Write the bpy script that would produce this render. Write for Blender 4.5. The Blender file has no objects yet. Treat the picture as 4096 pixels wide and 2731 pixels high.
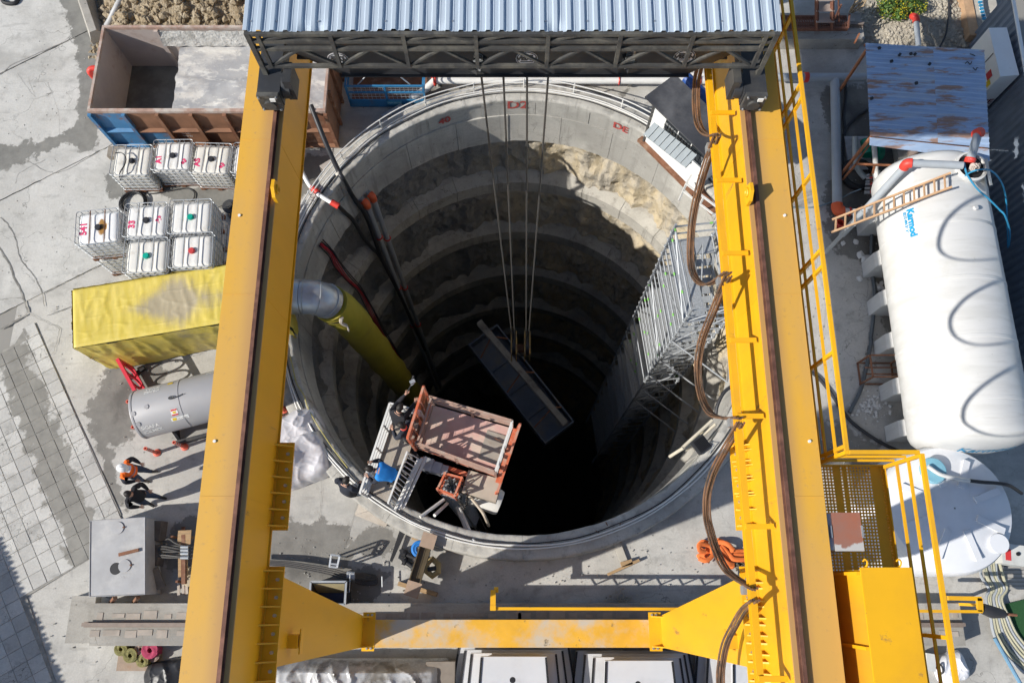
import bpy, bmesh, math, random
import numpy as np
from mathutils import Vector, Matrix, noise
random.seed(7)
S = bpy.context.scene
COL = S.collection
V = Vector
R = math.radians
# ---------------------------------------------------------------- camera, sky, sun, exposure
H = 22.0                      # camera height above the yard
TILT = R(17.07)               # tilt away from straight down
CT, ST = math.cos(TILT), math.sin(TILT)
cam = bpy.data.objects.new('camera', bpy.data.cameras.new('camera'))
COL.objects.link(cam)
cam.data.sensor_width = 36.0
cam.data.lens = 28.0
cam.data.clip_start = 0.1
cam.data.clip_end = 2000
cam.location = (0, 0, H)
cam.rotation_euler = (TILT, 0, 0)
S.camera = cam
SUN_EL, SUN_AZ = R(34.3), R(19.6)          # shadows run along +X, turned SUN_AZ towards +Y
sd = V((math.cos(SUN_AZ) * math.cos(SUN_EL), math.sin(SUN_AZ) * math.cos(SUN_EL), -math.sin(SUN_EL)))
W = bpy.data.worlds.new('World'); S.world = W; W.use_nodes = True
nt = W.node_tree
sky = nt.nodes.new('ShaderNodeTexSky'); sky.sky_type = 'NISHITA'; sky.sun_disc = False
sky.sun_elevation = SUN_EL
sky.sun_rotation = math.atan2(-sd.x, -sd.y)
sky.altitude = 100; sky.air_density = 1.0; sky.dust_density = 0.6; sky.ozone_density = 1.2
bg = [n for n in nt.nodes if n.type == 'BACKGROUND'][0]
nt.links.new(sky.outputs[0], bg.inputs[0]); bg.inputs[1].default_value = 0.098
sl = bpy.data.lights.new('sun', 'SUN'); sl.energy = 4.5; sl.angle = R(0.53); sl.color = (1.0, 0.955, 0.88)
so = bpy.data.objects.new('sun', sl); COL.objects.link(so)
so.rotation_euler = sd.to_track_quat('-Z', 'Y').to_euler(); so.location = (-30, -12, 40)
S.view_settings.view_transform = 'Standard'; S.view_settings.look = 'None'
S.view_settings.gamma = 1.0; S.view_settings.use_curve_mapping = False
S.view_settings.exposure = 0.36
S.cycles.max_bounces = 6; S.cycles.diffuse_bounces = 3; S.cycles.glossy_bounces = 3
S.cycles.transparent_max_bounces = 8
S.cycles.use_denoising = True
S.cycles.use_adaptive_sampling = True; S.cycles.adaptive_threshold = 0.03
# ---------------------------------------------------------------- layout: photo position + height -> place in the yard (metres)
def P(sx, sy, z=0.0):
    xc = (sx - 2048) / 3186.0; yc = -(sy - 1365.5) / 3186.0; d = CT - yc * ST
    return V((xc / d * (H - z), (yc * CT + ST) / d * (H - z), z))
def PX(sx, sy, X):
    "point at photo position sx,sy lying in the plane x = X"
    q = P(sx, sy, 0) / H
    D = X / q.x
    return V((X, q.y * D, H - D))
def PY(sx, sy, Y):
    q = P(sx, sy, 0) / H
    D = Y / q.y
    return V((q.x * D, Y, H - D))
# ---------------------------------------------------------------- mesh builder
class MB:
    def __init__(s): s.v = []; s.f = []
    def add(s, vs, fs):
        o = len(s.v); s.v += [V(v) for v in vs]; s.f += [tuple(i + o for i in f) for f in fs]; return s
    def hexa(s, a):
        return s.add(a, [(3, 2, 1, 0), (4, 5, 6, 7), (0, 1, 5, 4), (1, 2, 6, 5), (2, 3, 7, 6), (3, 0, 4, 7)])
    def box(s, x0, x1, y0, y1, z0, z1):
        return s.hexa([(x0, y0, z0), (x1, y0, z0), (x1, y1, z0), (x0, y1, z0), (x0, y0, z1), (x1, y0, z1), (x1, y1, z1), (x0, y1, z1)])
    def cbox(s, c, size, rz=0, rot=None):
        m = rot if rot else Matrix.Rotation(rz, 3, 'Z'); c = V(c); h = V(size) / 2
        k = [(-1, -1, -1), (1, -1, -1), (1, 1, -1), (-1, 1, -1), (-1, -1, 1), (1, -1, 1), (1, 1, 1), (-1, 1, 1)]
        return s.hexa([c + m @ V((a * h.x, b * h.y, d * h.z)) for a, b, d in k])
    def beam(s, p, q, w, h=None, up=(0, 0, 1)):
        h = w if h is None else h
        p, q = V(p), V(q); t = (q - p).normalized(); u = V(up)
        if abs(t.dot(u)) > .98: u = V((0, 1, 0))
        a = t.cross(u).normalized(); b = a.cross(t).normalized()
        a *= w / 2; b *= h / 2
        return s.hexa([p - a - b, p + a - b, p + a + b, p - a + b, q - a - b, q + a - b, q + a + b, q - a + b])
    def prism(s, poly, ext):
        n = len(poly); e = V(ext); a = [V(p) for p in poly]
        fs = [tuple(range(n - 1, -1, -1)), tuple(range(n, 2 * n))] + [(i, (i + 1) % n, n + (i + 1) % n, n + i) for i in range(n)]
        return s.add(a + [p + e for p in a], fs)
    def tube(s, path, r, n=8, cap=True, closed=False, flat=1.0):
        pts = [V(p) for p in path]; m = len(pts)
        rs = r if isinstance(r, (list, tuple)) else [r] * m
        vs = []; nrm = None
        for i in range(m):
            if closed: t = pts[(i + 1) % m] - pts[i - 1]
            else: t = pts[min(i + 1, m - 1)] - pts[max(i - 1, 0)]
            if t.length < 1e-9: t = V((0, 0, 1))
            t.normalize()
            if nrm is None:
                u = V((0, 0, 1)) if abs(t.z) < .9 else V((1, 0, 0))
                nrm = (u - t * u.dot(t)).normalized()
            else:
                nn = nrm - t * nrm.dot(t)
                nrm = nn.normalized() if nn.length > 1e-6 else nrm
            b = t.cross(nrm)
            for k in range(n):
                an = 2 * math.pi * k / n
                vs.append(pts[i] + (nrm * math.cos(an) * flat + b * math.sin(an)) * rs[i])
        fs = []
        for i in range(m if closed else m - 1):
            j = (i + 1) % m
            for k in range(n):
                l = (k + 1) % n
                fs.append((i * n + k, i * n + l, j * n + l, j * n + k))
        if cap and not closed:
            fs.append(tuple(range(n - 1, -1, -1))); fs.append(tuple(range((m - 1) * n, m * n)))
        return s.add(vs, fs)
    def cyl(s, p, q, r, n=16, r2=None):
        return s.tube([p, q], [r, r if r2 is None else r2], n)
    def rev(s, prof, c, n=32, axis='Z', a0=0, a1=2 * math.pi):
        full = abs(a1 - a0 - 2 * math.pi) < 1e-6; m = n if full else n + 1; vs = []
        c = V(c)
        for (r, z) in prof:
            for k in range(m):
                a = a0 + (a1 - a0) * k / n
                vs.append(c + (V((r * math.cos(a), r * math.sin(a), z)) if axis == 'Z' else V((z, r * math.cos(a), r * math.sin(a)))))
        fs = []
        for i in range(len(prof) - 1):
            for k in range(n):
                l = (k + 1) % m
                fs.append((i * m + k, i * m + l, (i + 1) * m + l, (i + 1) * m + k))
        return s.add(vs, fs)
    def grid(s, fn, nu, nv):
        vs = [fn(i / nu, j / nv) for j in range(nv + 1) for i in range(nu + 1)]
        fs = [(j * (nu + 1) + i, j * (nu + 1) + i + 1, (j + 1) * (nu + 1) + i + 1, (j + 1) * (nu + 1) + i) for j in range(nv) for i in range(nu)]
        return s.add(vs, fs)
    def torus(s, c, Rr, r, n=24, m=8, axis=(0, 0, 1)):
        ax = V(axis).normalized(); u = ax.orthogonal().normalized(); w = ax.cross(u)
        return s.tube([V(c) + (u * math.cos(2 * math.pi * i / n) + w * math.sin(2 * math.pi * i / n)) * Rr for i in range(n)], r, m, closed=True)
    def xf(s, M):
        s.v = [M @ v for v in s.v]; return s
def mesh_of(name, mb, mat, smooth=False, off=V((0, 0, 0)), angle=None):
    me = bpy.data.meshes.new(name)
    me.from_pydata([tuple(v - off) for v in mb.v], [], mb.f)
    for m in (mat if isinstance(mat, (list, tuple)) else [mat]): me.materials.append(m)
    if smooth:
        me.polygons.foreach_set('use_smooth', [True] * len(me.polygons))
        me.set_sharp_from_angle(angle=R(40 if angle is None else angle))
    me.update()
    return me
def thing(name, label, cat, loc, group=None):
    o = bpy.data.objects.new(name, None); COL.objects.link(o); o.location = loc
    o.empty_display_size = .2
    o['label'] = label; o['category'] = cat
    if group: o['group'] = group
    return o
def wloc(o):
    l = V(o.location)
    while o.parent: o = o.parent; l = l + V(o.location)
    return l
def part(name, mb, mat, parent, smooth=False, label=None, local=False, kind=None):
    off = V((0, 0, 0)) if local else wloc(parent)
    o = bpy.data.objects.new(name, mesh_of(name, mb, mat, smooth, off)); COL.objects.link(o); o.parent = parent
    if label: o['label'] = label
    if kind: o['kind'] = kind
    return o
def solo(name, mb, mat, label, cat, group=None, smooth=False, kind=None):
    xs = [v.x for v in mb.v]; ys = [v.y for v in mb.v]; zs = [v.z for v in mb.v]
    off = V(((min(xs) + max(xs)) / 2, (min(ys) + max(ys)) / 2, min(zs)))
    o = bpy.data.objects.new(name, mesh_of(name, mb, mat, smooth, off)); COL.objects.link(o); o.location = off
    if label: o['label'] = label
    if cat: o['category'] = cat
    if group: o['group'] = group
    if kind: o['kind'] = kind
    return o
def struct(name, mb, mat, smooth=False):
    o = bpy.data.objects.new(name, mesh_of(name, mb, mat, smooth)); COL.objects.link(o); o['kind'] = 'structure'; return o
def copy_thing(root, loc, rz=0, label=None, group=None, swap=None):
    def cp(o, par):
        c = o.copy(); COL.objects.link(c); c.parent = par
        for ch in o.children: cp(ch, c)
        return c
    c = cp(root, None); c.location = loc; c.rotation_euler = (0, 0, rz)
    if label: c['label'] = label
    if group: c['group'] = group
    return c
def arc(c, r, a0, a1, n, z=0):
    return [V((c[0] + r * math.cos(a0 + (a1 - a0) * i / n), c[1] + r * math.sin(a0 + (a1 - a0) * i / n), z)) for i in range(n + 1)]
def spline(pts, k=6):
    pts = [V(p) for p in pts]; out = []
    q = [pts[0] * 2 - pts[1]] + pts + [pts[-1] * 2 - pts[-2]]
    for i in range(1, len(q) - 2):
        for j in range(k):
            t = j / k; a, b, c, d = q[i - 1], q[i], q[i + 1], q[i + 2]
            out.append(.5 * ((2 * b) + (c - a) * t + (2 * a - 5 * b + 4 * c - d) * t * t + (3 * b - a - 3 * c + d) * t ** 3))
    out.append(pts[-1]); return out
# ---------------------------------------------------------------- materials
class G:
    def __init__(s, name):
        s.m = bpy.data.materials.new(name); s.m.use_nodes = True; s.t = s.m.node_tree
        s.b = s.t.nodes['Principled BSDF']; s._pos = None
    def n(s, ty, ins=None, **props):
        x = s.t.nodes.new('ShaderNode' + ty)
        for k, v in props.items(): setattr(x, k, v)
        for k, v in (ins or {}).items(): s.set(x.inputs[k], v)
        return x
    def set(s, sock, v):
        if hasattr(v, 'outputs'): s.t.links.new(v.outputs[0], sock)
        elif isinstance(v, bpy.types.NodeSocket): s.t.links.new(v, sock)
        elif isinstance(v, (tuple, list)) and len(v) == 3 and sock.type == 'RGBA': sock.default_value = (*v, 1)
        else: sock.default_value = v
    def pos(s, world=False):
        if s._pos is None:
            if world: s._pos = s.n('NewGeometry').outputs['Position']
            else:
                tc = s.n('TexCoord'); oi = s.n('ObjectInfo')
                k = s.n('Math', {0: oi.outputs['Random'], 1: 37.0}, operation='MULTIPLY')
                s._pos = s.n('VectorMath', {0: tc.outputs['Object'], 1: k}, operation='ADD').outputs[0]
        return s._pos
    def noise(s, scale, detail=5, rough=.6, vec=None, stretch=None):
        v = vec or s.pos()
        if stretch: v = s.n('VectorMath', {0: v, 1: stretch}, operation='MULTIPLY').outputs[0]
        return s.n('TexNoise', {'Vector': v, 'Scale': scale, 'Detail': detail, 'Roughness': rough}).outputs[0]
    def rng(s, x, a, b, c=0., d=1., smooth=True):
        return s.n('MapRange', {0: x, 1: a, 2: b, 3: c, 4: d}, interpolation_type='SMOOTHSTEP' if smooth else 'LINEAR').outputs[0]
    def mix(s, f, a, b, mode='MIX'):
        x = s.n('Mix', data_type='RGBA', blend_type=mode)
        s.set(x.inputs[0], f); s.set(x.inputs[6], a); s.set(x.inputs[7], b); return x.outputs[2]
    def math(s, op, a, b=0., c=None):
        ins = {0: a, 1: b}
        if c is not None: ins[2] = c
        return s.n('Math', ins, operation=op).outputs[0]
    def bump(s, h, strength=.3, dist=.02):
        s.set(s.b.inputs['Normal'], s.n('Bump', {'Height': h, 'Strength': strength, 'Distance': dist}).outputs[0])
    def out(s, col, rough=.7, metal=0, spec=.5):
        s.set(s.b.inputs['Base Color'], col); s.set(s.b.inputs['Roughness'], rough)
        s.set(s.b.inputs['Metallic'], metal); s.set(s.b.inputs['Specular IOR Level'], spec); return s.m
def mat(name, col, rough=.65, metal=0, var=.18, scale=2.0, dirt=None, damt=.45, dscale=1.2, dsoft=.12, dirt2=None, d2amt=.3, d2scale=5., bump=0., bscale=25., bdist=.01, spec=.4, world=False, stretch=None):
    g = G(name); g.pos(world)
    n1 = g.noise(scale, 6, .6, stretch=stretch)
    c = g.mix(1.0, col, g.n('CombineColor', {0: g.rng(n1, .25, .75, 1 - var, 1 + var, False), 1: g.rng(n1, .25, .75, 1 - var, 1 + var, False), 2: g.rng(n1, .25, .75, 1 - var, 1 + var, False)}), 'MULTIPLY')
    if dirt:
        n2 = g.noise(dscale, 8, .65, stretch=stretch)
        c = g.mix(g.rng(n2, 1 - damt - dsoft, 1 - damt + dsoft), c, dirt)
    if dirt2:
        n3 = g.noise(d2scale, 6, .7, stretch=stretch)
        c = g.mix(g.rng(n3, 1 - d2amt - .04, 1 - d2amt + .06), c, dirt2)
    if bump: g.bump(g.noise(bscale, 4, .6), bump, bdist)
    return g.out(c, rough, metal, spec)
M = {}
M['yellow'] = mat('crane_yellow_paint', (.78, .405, .010), .45, var=.09, scale=.7, dirt=(.58, .29, .03), damt=.38, dscale=.5, dsoft=.2, dirt2=(.33, .18, .06), d2amt=.33, d2scale=3.2, spec=.45, stretch=(1.2, 1.2, .22))
g = G('crane_yellow_dusty_top'); g.pos(True)
sx_ = g.n('SeparateXYZ', {0: g.pos()}); n_a = g.noise(.6, 5, .6, stretch=(1, .35, 1)); n_b = g.noise(12, 5, .7); n_c = g.noise(2.5, 6, .65)
cc_ = g.mix(g.rng(n_a, .35, .65), (.70, .375, .035), (.58, .335, .085))
near = g.rng(g.math('ADD', g.math('ABSOLUTE', sx_.outputs[0]), g.math('MULTIPLY', g.math('SUBTRACT', n_a, .5), .35)), 3.74, 3.98, .75, 0)
cc_ = g.mix(near, cc_, (.40, .23, .10)); cc_ = g.mix(g.rng(n_b, .58, .72, 0, .5), cc_, (.42, .25, .10)); cc_ = g.mix(g.rng(n_c, .62, .75, 0, .55), cc_, (.30, .18, .09))
M['yellow_top'] = g.out(cc_, .55, 0, .4)
M['yellow_worn'] = mat('crane_yellow_worn_sill', (.70, .37, .03), .6, var=.14, scale=1.5, dirt=(.50, .43, .34), damt=.46, dscale=1.1, dsoft=.14, dirt2=(.13, .10, .06), d2amt=.33, d2scale=3)
M['railsteel'] = mat('rail_rust_steel', (.14, .065, .045), .55, .3, var=.25, scale=6, dirt=(.25, .12, .08), damt=.45, dscale=3)
M['bolt'] = mat('galvanised_bolt', (.45, .46, .47), .4, .7, var=.1)
M['galv'] = mat('galvanised_steel', (.40, .42, .44), .45, .55, var=.15, scale=5, dirt=(.52, .52, .50), damt=.4, dscale=4)
M['dark'] = mat('charcoal_paint', (.035, .037, .042), .5, var=.2, scale=1.5, dirt=(.085, .08, .07), damt=.40, dscale=1.0)
M['truss'] = mat('dark_grey_lattice_paint', (.055, .055, .055), .6, var=.2, scale=4, dirt=(.12, .115, .10), damt=.45, dscale=3)
M['black'] = mat('black_rubber', (.018, .018, .02), .55, var=.2, scale=3)
M['white'] = mat('white_paint', (.74, .74, .72), .5, var=.05, scale=2, dirt=(.45, .42, .37), damt=.25, dscale=2.)
M['redc'] = mat('red_coupling_paint', (.60, .05, .035), .45, var=.15, scale=6)
M['orange'] = mat('orange_hoist_paint', (.58, .13, .055), .6, var=.18, scale=3, dirt=(.47, .30, .22), damt=.45, dscale=3)
M['rust'] = mat('rusty_steel', (.20, .09, .05), .8, .1, var=.3, scale=4, dirt=(.32, .2, .13), damt=.4, dscale=3)
M['wood'] = mat('bare_timber', (.38, .25, .13), .8, var=.25, scale=3, stretch=(1, 12, 1), dirt=(.25, .18, .11), damt=.35)
g = G('white_tank_plastic'); oi_ = g.n('ObjectInfo').outputs['Random']; n_a = g.noise(2.2, 6, .65); n_b = g.noise(7, 5, .65)
cc_ = g.mix(g.rng(oi_, .1, 1, 0, .75, False), (.76, .76, .755), (.66, .63, .55)); cc_ = g.mix(g.rng(n_a, .56, .68, 0, .6), cc_, (.50, .47, .41)); cc_ = g.mix(g.rng(n_b, .64, .74, 0, .4), cc_, (.34, .31, .26))
M['plastic_w'] = g.out(cc_, .4, 0, .45)
# ---------------------------------------------------------------- the yard surface
CX, CY, RS, ZC = .2736, 7.9025, 6.60, .45      # shaft axis, radius, collar height
def sdf_poly(pts, X, Y):
    q = np.array(pts); n = len(q); d = np.full(X.shape, 1e9); ins = np.zeros(X.shape, bool)
    for i in range(n):
        a, b = q[i], q[(i + 1) % n]; ex, ey = b - a; wx, wy = X - a[0], Y - a[1]
        t = np.clip((wx * ex + wy * ey) / (ex * ex + ey * ey + 1e-12), 0, 1)
        d = np.minimum(d, np.hypot(wx - ex * t, wy - ey * t))
        c = (a[1] > Y) != (b[1] > Y)
        with np.errstate(divide='ignore', invalid='ignore'):
            ins ^= c & (X < (b[0] - a[0]) * (Y - a[1]) / (b[1] - a[1] + 1e-12) + a[0])
    return np.where(ins, d, -d)
WET = [
 [(215, -40), (330, -40), (405, 180), (395, 420), (400, 610), (330, 600), (240, 560), (300, 480), (318, 350), (300, 180), (255, 70)],
 [(-60, 590), (150, 570), (270, 535), (330, 560), (190, 610), (110, 650), (-60, 700)],
 [(425, 700), (500, 690), (980, 770), (980, 860), (700, 800), (560, 760), (470, 800), (420, 790)],
 [(430, 1470), (362, 1560), (355, 1600), (347, 1640), (318, 1668), (362, 1690), (357, 1740), (370, 1790), (400, 1805), (440, 1775), (500, 1790), (560, 1700), (620, 1560), (700, 1480), (560, 1400)],
 [(395, 1790), (450, 1800), (470, 1900), (500, 2030), (440, 2000), (410, 1900)],
 [(1080, 2065), (1180, 2078), (1222, 2100), (1245, 2095), (1280, 2060), (1310, 2075), (1350, 2092), (1395, 2100), (1415, 2150), (1385, 2190), (1360, 2250), (1040, 2250), (1050, 2120)],
 [(1440, 2115), (1540, 2095), (1590, 2110), (1570, 2190), (1550, 2250), (1400, 2200), (1405, 2160)],
 [(1600, 360), (1850, 345), (2380, 343), (2400, 365), (2440, 380), (2510, 358), (2500, 345), (2530, 342), (2500, 380), (2430, 392), (2395, 400), (2250, 420), (2000, 380), (1800, 420), (1600, 480)],
 [(3290, 335), (3560, 340), (4000, 600), (3900, 1300), (3560, 1330), (3500, 1215), (3488, 1130), (3462, 1082), (3404, 1040), (3384, 1020), (3320, 965), (3298, 900), (3296, 730), (3340, 700), (3330, 560), (3290, 430)],
 [(1230, 620), (1340, 620), (1300, 720), (1220, 800), (1180, 760)],
 [(700, 2080), (1020, 2020), (1060, 2200), (800, 2330), (640, 2240)],
 [(1040, 2110), (1385, 2170), (1400, 2250), (1560, 2290), (1500, 2430), (1300, 2400), (1040, 2430)],
 [(3100, 1640), (3420, 1700), (3560, 1830), (3400, 1900), (3100, 1840)],
 [(560, 2490), (1000, 2480), (1000, 2560), (640, 2560)],
]
DRY = [
 [(3130, 420), (3230, 385), (3290, 420), (3306, 520), (3300, 580), (3260, 610), (3190, 600), (3130, 580)],
 [(3050, 600), (3290, 640), (3300, 900), (3140, 900)],
]
WETW = [[tuple(P(x, y)[:2]) for x, y in p] for p in WET]
DRYW = [[tuple(P(x, y)[:2]) for x, y in p] for p in DRY]
def wet_at(X, Y):
    w = np.full(X.shape, -1.0)
    for p in WETW: w = np.maximum(w, sdf_poly(p, X, Y))
    for p in DRYW: w = np.minimum(w, -sdf_poly(p, X, Y))
    return np.clip(w, -1, 1)
def concrete(name, dry, dry2, wetc, bump=.25, attr=True, wetbias=-.5, world=True, speck=True, band=None, streak=False):
    g = G(name); g.pos(world)
    big = g.noise(.55, 4, .6); mid = g.noise(2.3, 5, .65); fine = g.noise(22, 3, .7)
    c = g.mix(g.rng(big, .35, .68), dry, dry2)
    c = g.mix(g.rng(mid, .52, .70, 0, .55), c, tuple(x * .66 for x in dry2))
    c = g.mix(g.rng(g.noise(1.1, 5, .6, stretch=(1, .35, 1)), .56, .72, 0, .45), c, tuple(min(1, x * 1.22) for x in dry))
    v = g.rng(fine, .2, .8, .86, 1.12, False)
    c = g.mix(1.0, c, g.n('CombineColor', {0: v, 1: v, 2: v}), 'MULTIPLY')
    hc_ = g.n('TexVoronoi', {'Vector': g.n('VectorMath', {0: g.pos(), 1: g.n('TexNoise', {'Vector': g.pos(), 'Scale': 1.7, 'Detail': 3.0}).outputs[1]}, operation='ADD').outputs[0], 'Scale': 4.6 if band else .62}, feature='DISTANCE_TO_EDGE').outputs[0]
    c = g.mix(g.math('MULTIPLY', g.rng(hc_, .0, .03 if band else .0065, .8, 0), g.rng(g.noise(.45, 3, .5), .46, .58)), c, (.13, .125, .11))
    if streak:
        sk_ = g.noise(2.2, 5, .65, stretch=(1.6, 1.6, .12)); c = g.mix(g.rng(sk_, .52, .70, 0, .6), c, tuple(x * .5 for x in dry2)); c = g.mix(g.rng(g.noise(1.3, 4, .6, stretch=(1, 1, .2)), .58, .70, 0, .5), c, tuple(min(1, x * 1.25) for x in dry))
        tv = g.n('TexVoronoi', {'Vector': g.pos(), 'Scale': 1.5, 'Randomness': .35}); c = g.mix(g.rng(tv.outputs['Distance'], .02, .05, .8, 0), c, (.09, .085, .075))
    if band:
        r_ = g.rng(g.n('ObjectInfo').outputs['Random'], 0, 1, .84, 1.08, False); c = g.mix(1.0, c, g.n('CombineColor', {0: r_, 1: r_, 2: r_}), 'MULTIPLY')
    else:
        c = g.mix(g.rng(g.noise(.25, 5, .65, stretch=(1, 1.6, 1)), .48, .64, 0, .62), c, tuple(x * .70 for x in dry2)); c = g.mix(g.rng(g.noise(3.1, 4, .6, stretch=(.25, 1.2, 1)), .60, .70, 0, .35), c, tuple(x * .6 for x in dry2))
    if speck:
        vo = g.n('TexVoronoi', {'Vector': g.pos(), 'Scale': 2.6, 'Randomness': 1.0})
        c = g.mix(g.rng(vo.outputs['Distance'], .03, .09, .75, 0), c, (.10, .10, .095))
    nz = g.noise(1.6, 6, .68); nz2 = g.noise(5.0, 5, .6)
    if attr:
        a = g.n('Attribute', attribute_name='wet').outputs['Fac']
    elif band:
        sp_ = g.n('SeparateXYZ', {0: g.pos()}); (x0_, y0_), (x1_, y1_) = band; ln = math.hypot(x1_ - x0_, y1_ - y0_); nx_, ny_ = -(y1_ - y0_) / ln, (x1_ - x0_) / ln
        dd = g.math('ADD', g.math('ADD', g.math('MULTIPLY', sp_.outputs[0], nx_), g.math('MULTIPLY', sp_.outputs[1], ny_)), -(x0_ * nx_ + y0_ * ny_))
        a = g.math('ADD', g.rng(g.math('ABSOLUTE', dd), .0, 1.1, .26, -.34), 0.0)
    else: a = wetbias
    k = g.math('ADD', a, g.math('MULTIPLY', g.math('SUBTRACT', nz, .5), 1.1))
    k = g.math('ADD', k, g.math('MULTIPLY', g.math('SUBTRACT', nz2, .5), .25))
    f = g.rng(k, -.035, .06, 0, .92)
    wc = g.mix(g.rng(mid, .3, .7), wetc, tuple(x * .72 for x in wetc))
    wc = g.mix(g.rng(k, .45, .95, 0, .85), wc, tuple(x * .36 for x in wetc))
    c = g.mix(f, c, wc)
    g.bump(g.math('ADD', g.math('MULTIPLY', fine, .5), mid), bump, .02)
    return g.out(c, g.rng(f, 0, 1, .92, .62, False), 0, .3)
M['ground'] = concrete('yard_concrete', (.50, .485, .45), (.41, .395, .365), (.20, .19, .17))
M['slab'] = concrete('yard_slab_concrete', (.53, .52, .49), (.45, .44, .41), (.21, .205, .185))
M['tile'] = concrete('scored_tile_concrete', (.53, .52, .49), (.45, .44, .415), (.24, .23, .205), attr=False, speck=False, band=(tuple(P(60, 1450)[:2]), tuple(P(300, 2080)[:2])))
M['joint'] = mat('joint_dirt', (.20, .192, .172), .95, var=.35, scale=8, dirt=(.30, .29, .265), damt=.45, dscale=5)
def ground_grid(x0, x1, y0, y1, st, z, hole=None):
    nx = int((x1 - x0) / st); ny = int((y1 - y0) / st)
    xs = np.linspace(x0, x1, nx + 1); ys = np.linspace(y0, y1, ny + 1)
    X, Y = np.meshgrid(xs, ys)
    idx = np.arange((nx + 1) * (ny + 1)).reshape(ny + 1, nx + 1)
    q = np.stack([idx[:-1, :-1], idx[:-1, 1:], idx[1:, 1:], idx[1:, :-1]], -1).reshape(-1, 4)
    if hole:
        xc = (X[:-1, :-1] + st / 2).ravel(); yc = (Y[:-1, :-1] + st / 2).ravel()
        q = q[np.hypot(xc - hole[0], yc - hole[1]) > hole[2]]
    return X.ravel(), Y.ravel(), q
X, Y, q = ground_grid(-14.5, 14.5, -4, 21, .1, 0, (CX, CY, RS + .25))
me = bpy.data.meshes.new('ground')
rng = np.random.default_rng(3)
Zg = np.array([.012 * noise.noise((x * .6, y * .6, 1)) for x, y in zip(X, Y)])
me.from_pydata(np.stack([X, Y, Zg - .008], 1).tolist(), [], q.tolist())
me.materials.append(M['ground'])
at = me.attributes.new('wet', 'FLOAT', 'POINT'); at.data.foreach_set('value', wet_at(X, Y).astype(np.float32))
me.polygons.foreach_set('use_smooth', [True] * len(me.polygons)); me.update()
ground = bpy.data.objects.new('ground', me); COL.objects.link(ground); ground['kind'] = 'structure'
# the land beyond the yard, a sheet with a hole for the yard
b = MB()
for (x0, x1, y0, y1) in ((-600, -14.4, -600, 600), (14.4, 600, -600, 600), (-14.4, 14.4, -600, -3.9), (-14.4, 14.4, 20.9, 600)):
    b.box(x0, x1, y0, y1, -.4, -.03)
M['far'] = mat('far_land', (.24, .23, .21), .9, var=.2, scale=.05, world=True)
struct('surrounding_land', b, M['far'])
# broken concrete slabs on the west side, laid a finger's width proud with open joints
def slab(poly, z=.014, joint=.012, nx=36, ny=36):
    c = [P(x, y)[:2] for x, y in poly]; c = [V((p[0], p[1])) for p in c]
    m = sum(c, V((0, 0))) / 4
    c = [p + (m - p).normalized() * joint * 1.5 for p in c]
    U, Vv = np.meshgrid(np.linspace(0, 1, nx + 1), np.linspace(0, 1, ny + 1))
    X = (1 - U) * (1 - Vv) * c[0].x + U * (1 - Vv) * c[1].x + U * Vv * c[2].x + (1 - U) * Vv * c[3].x
    Y = (1 - U) * (1 - Vv) * c[0].y + U * (1 - Vv) * c[1].y + U * Vv * c[2].y + (1 - U) * Vv * c[3].y
    jit = np.array([[.02 * noise.noise((x * 5, y * 5, 3)) for x, y in zip(r, t)] for r, t in zip(X, Y)])
    Z = np.full(X.shape, z) + jit * .12
    edge = (U == 0) | (U == 1) | (Vv == 0) | (Vv == 1)
    X = X + edge * jit; Y = Y + edge * np.roll(jit, 3)
    vs = np.stack([X.ravel(), Y.ravel(), Z.ravel()], 1).tolist()
    idx = np.arange((nx + 1) * (ny + 1)).reshape(ny + 1, nx + 1)
    f = np.stack([idx[:-1, :-1], idx[1:, :-1], idx[1:, 1:], idx[:-1, 1:]], -1).reshape(-1, 4).tolist()
    n0 = len(vs); ring = list(idx[0, :]) + list(idx[1:, -1]) + list(idx[-1, -2::-1]) + list(idx[-2:0:-1, 0])
    for i in ring: vs.append([vs[i][0], vs[i][1], -.03])
    k = len(ring)
    for i in range(k): f.append([ring[i], ring[(i + 1) % k], n0 + (i + 1) % k, n0 + i])
    me = bpy.data.meshes.new('slab'); me.from_pydata(vs, [], f); me.materials.append(M['slab'])
    at = me.attributes.new('wet', 'FLOAT', 'POINT')
    at.data.foreach_set('value', wet_at(np.array([v[0] for v in vs]), np.array([v[1] for v in vs])).astype(np.float32)); me.update()
    bm = bmesh.new(); bm.from_mesh(me); bmesh.ops.recalc_face_normals(bm, faces=bm.faces); bm.to_mesh(me); bm.free()
    o = bpy.data.objects.new('slab', me); COL.objects.link(o); o.parent = ground
slab([(-60, 325), (600, 3), (600, -80), (-60, -80)])
slab([(-60, 832), (600, 505), (600, 6), (-60, 328)], nx=60, ny=48)
slab([(-60, 1286), (960, 788), (960, 328), (-60, 835)], nx=90, ny=48)
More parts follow.
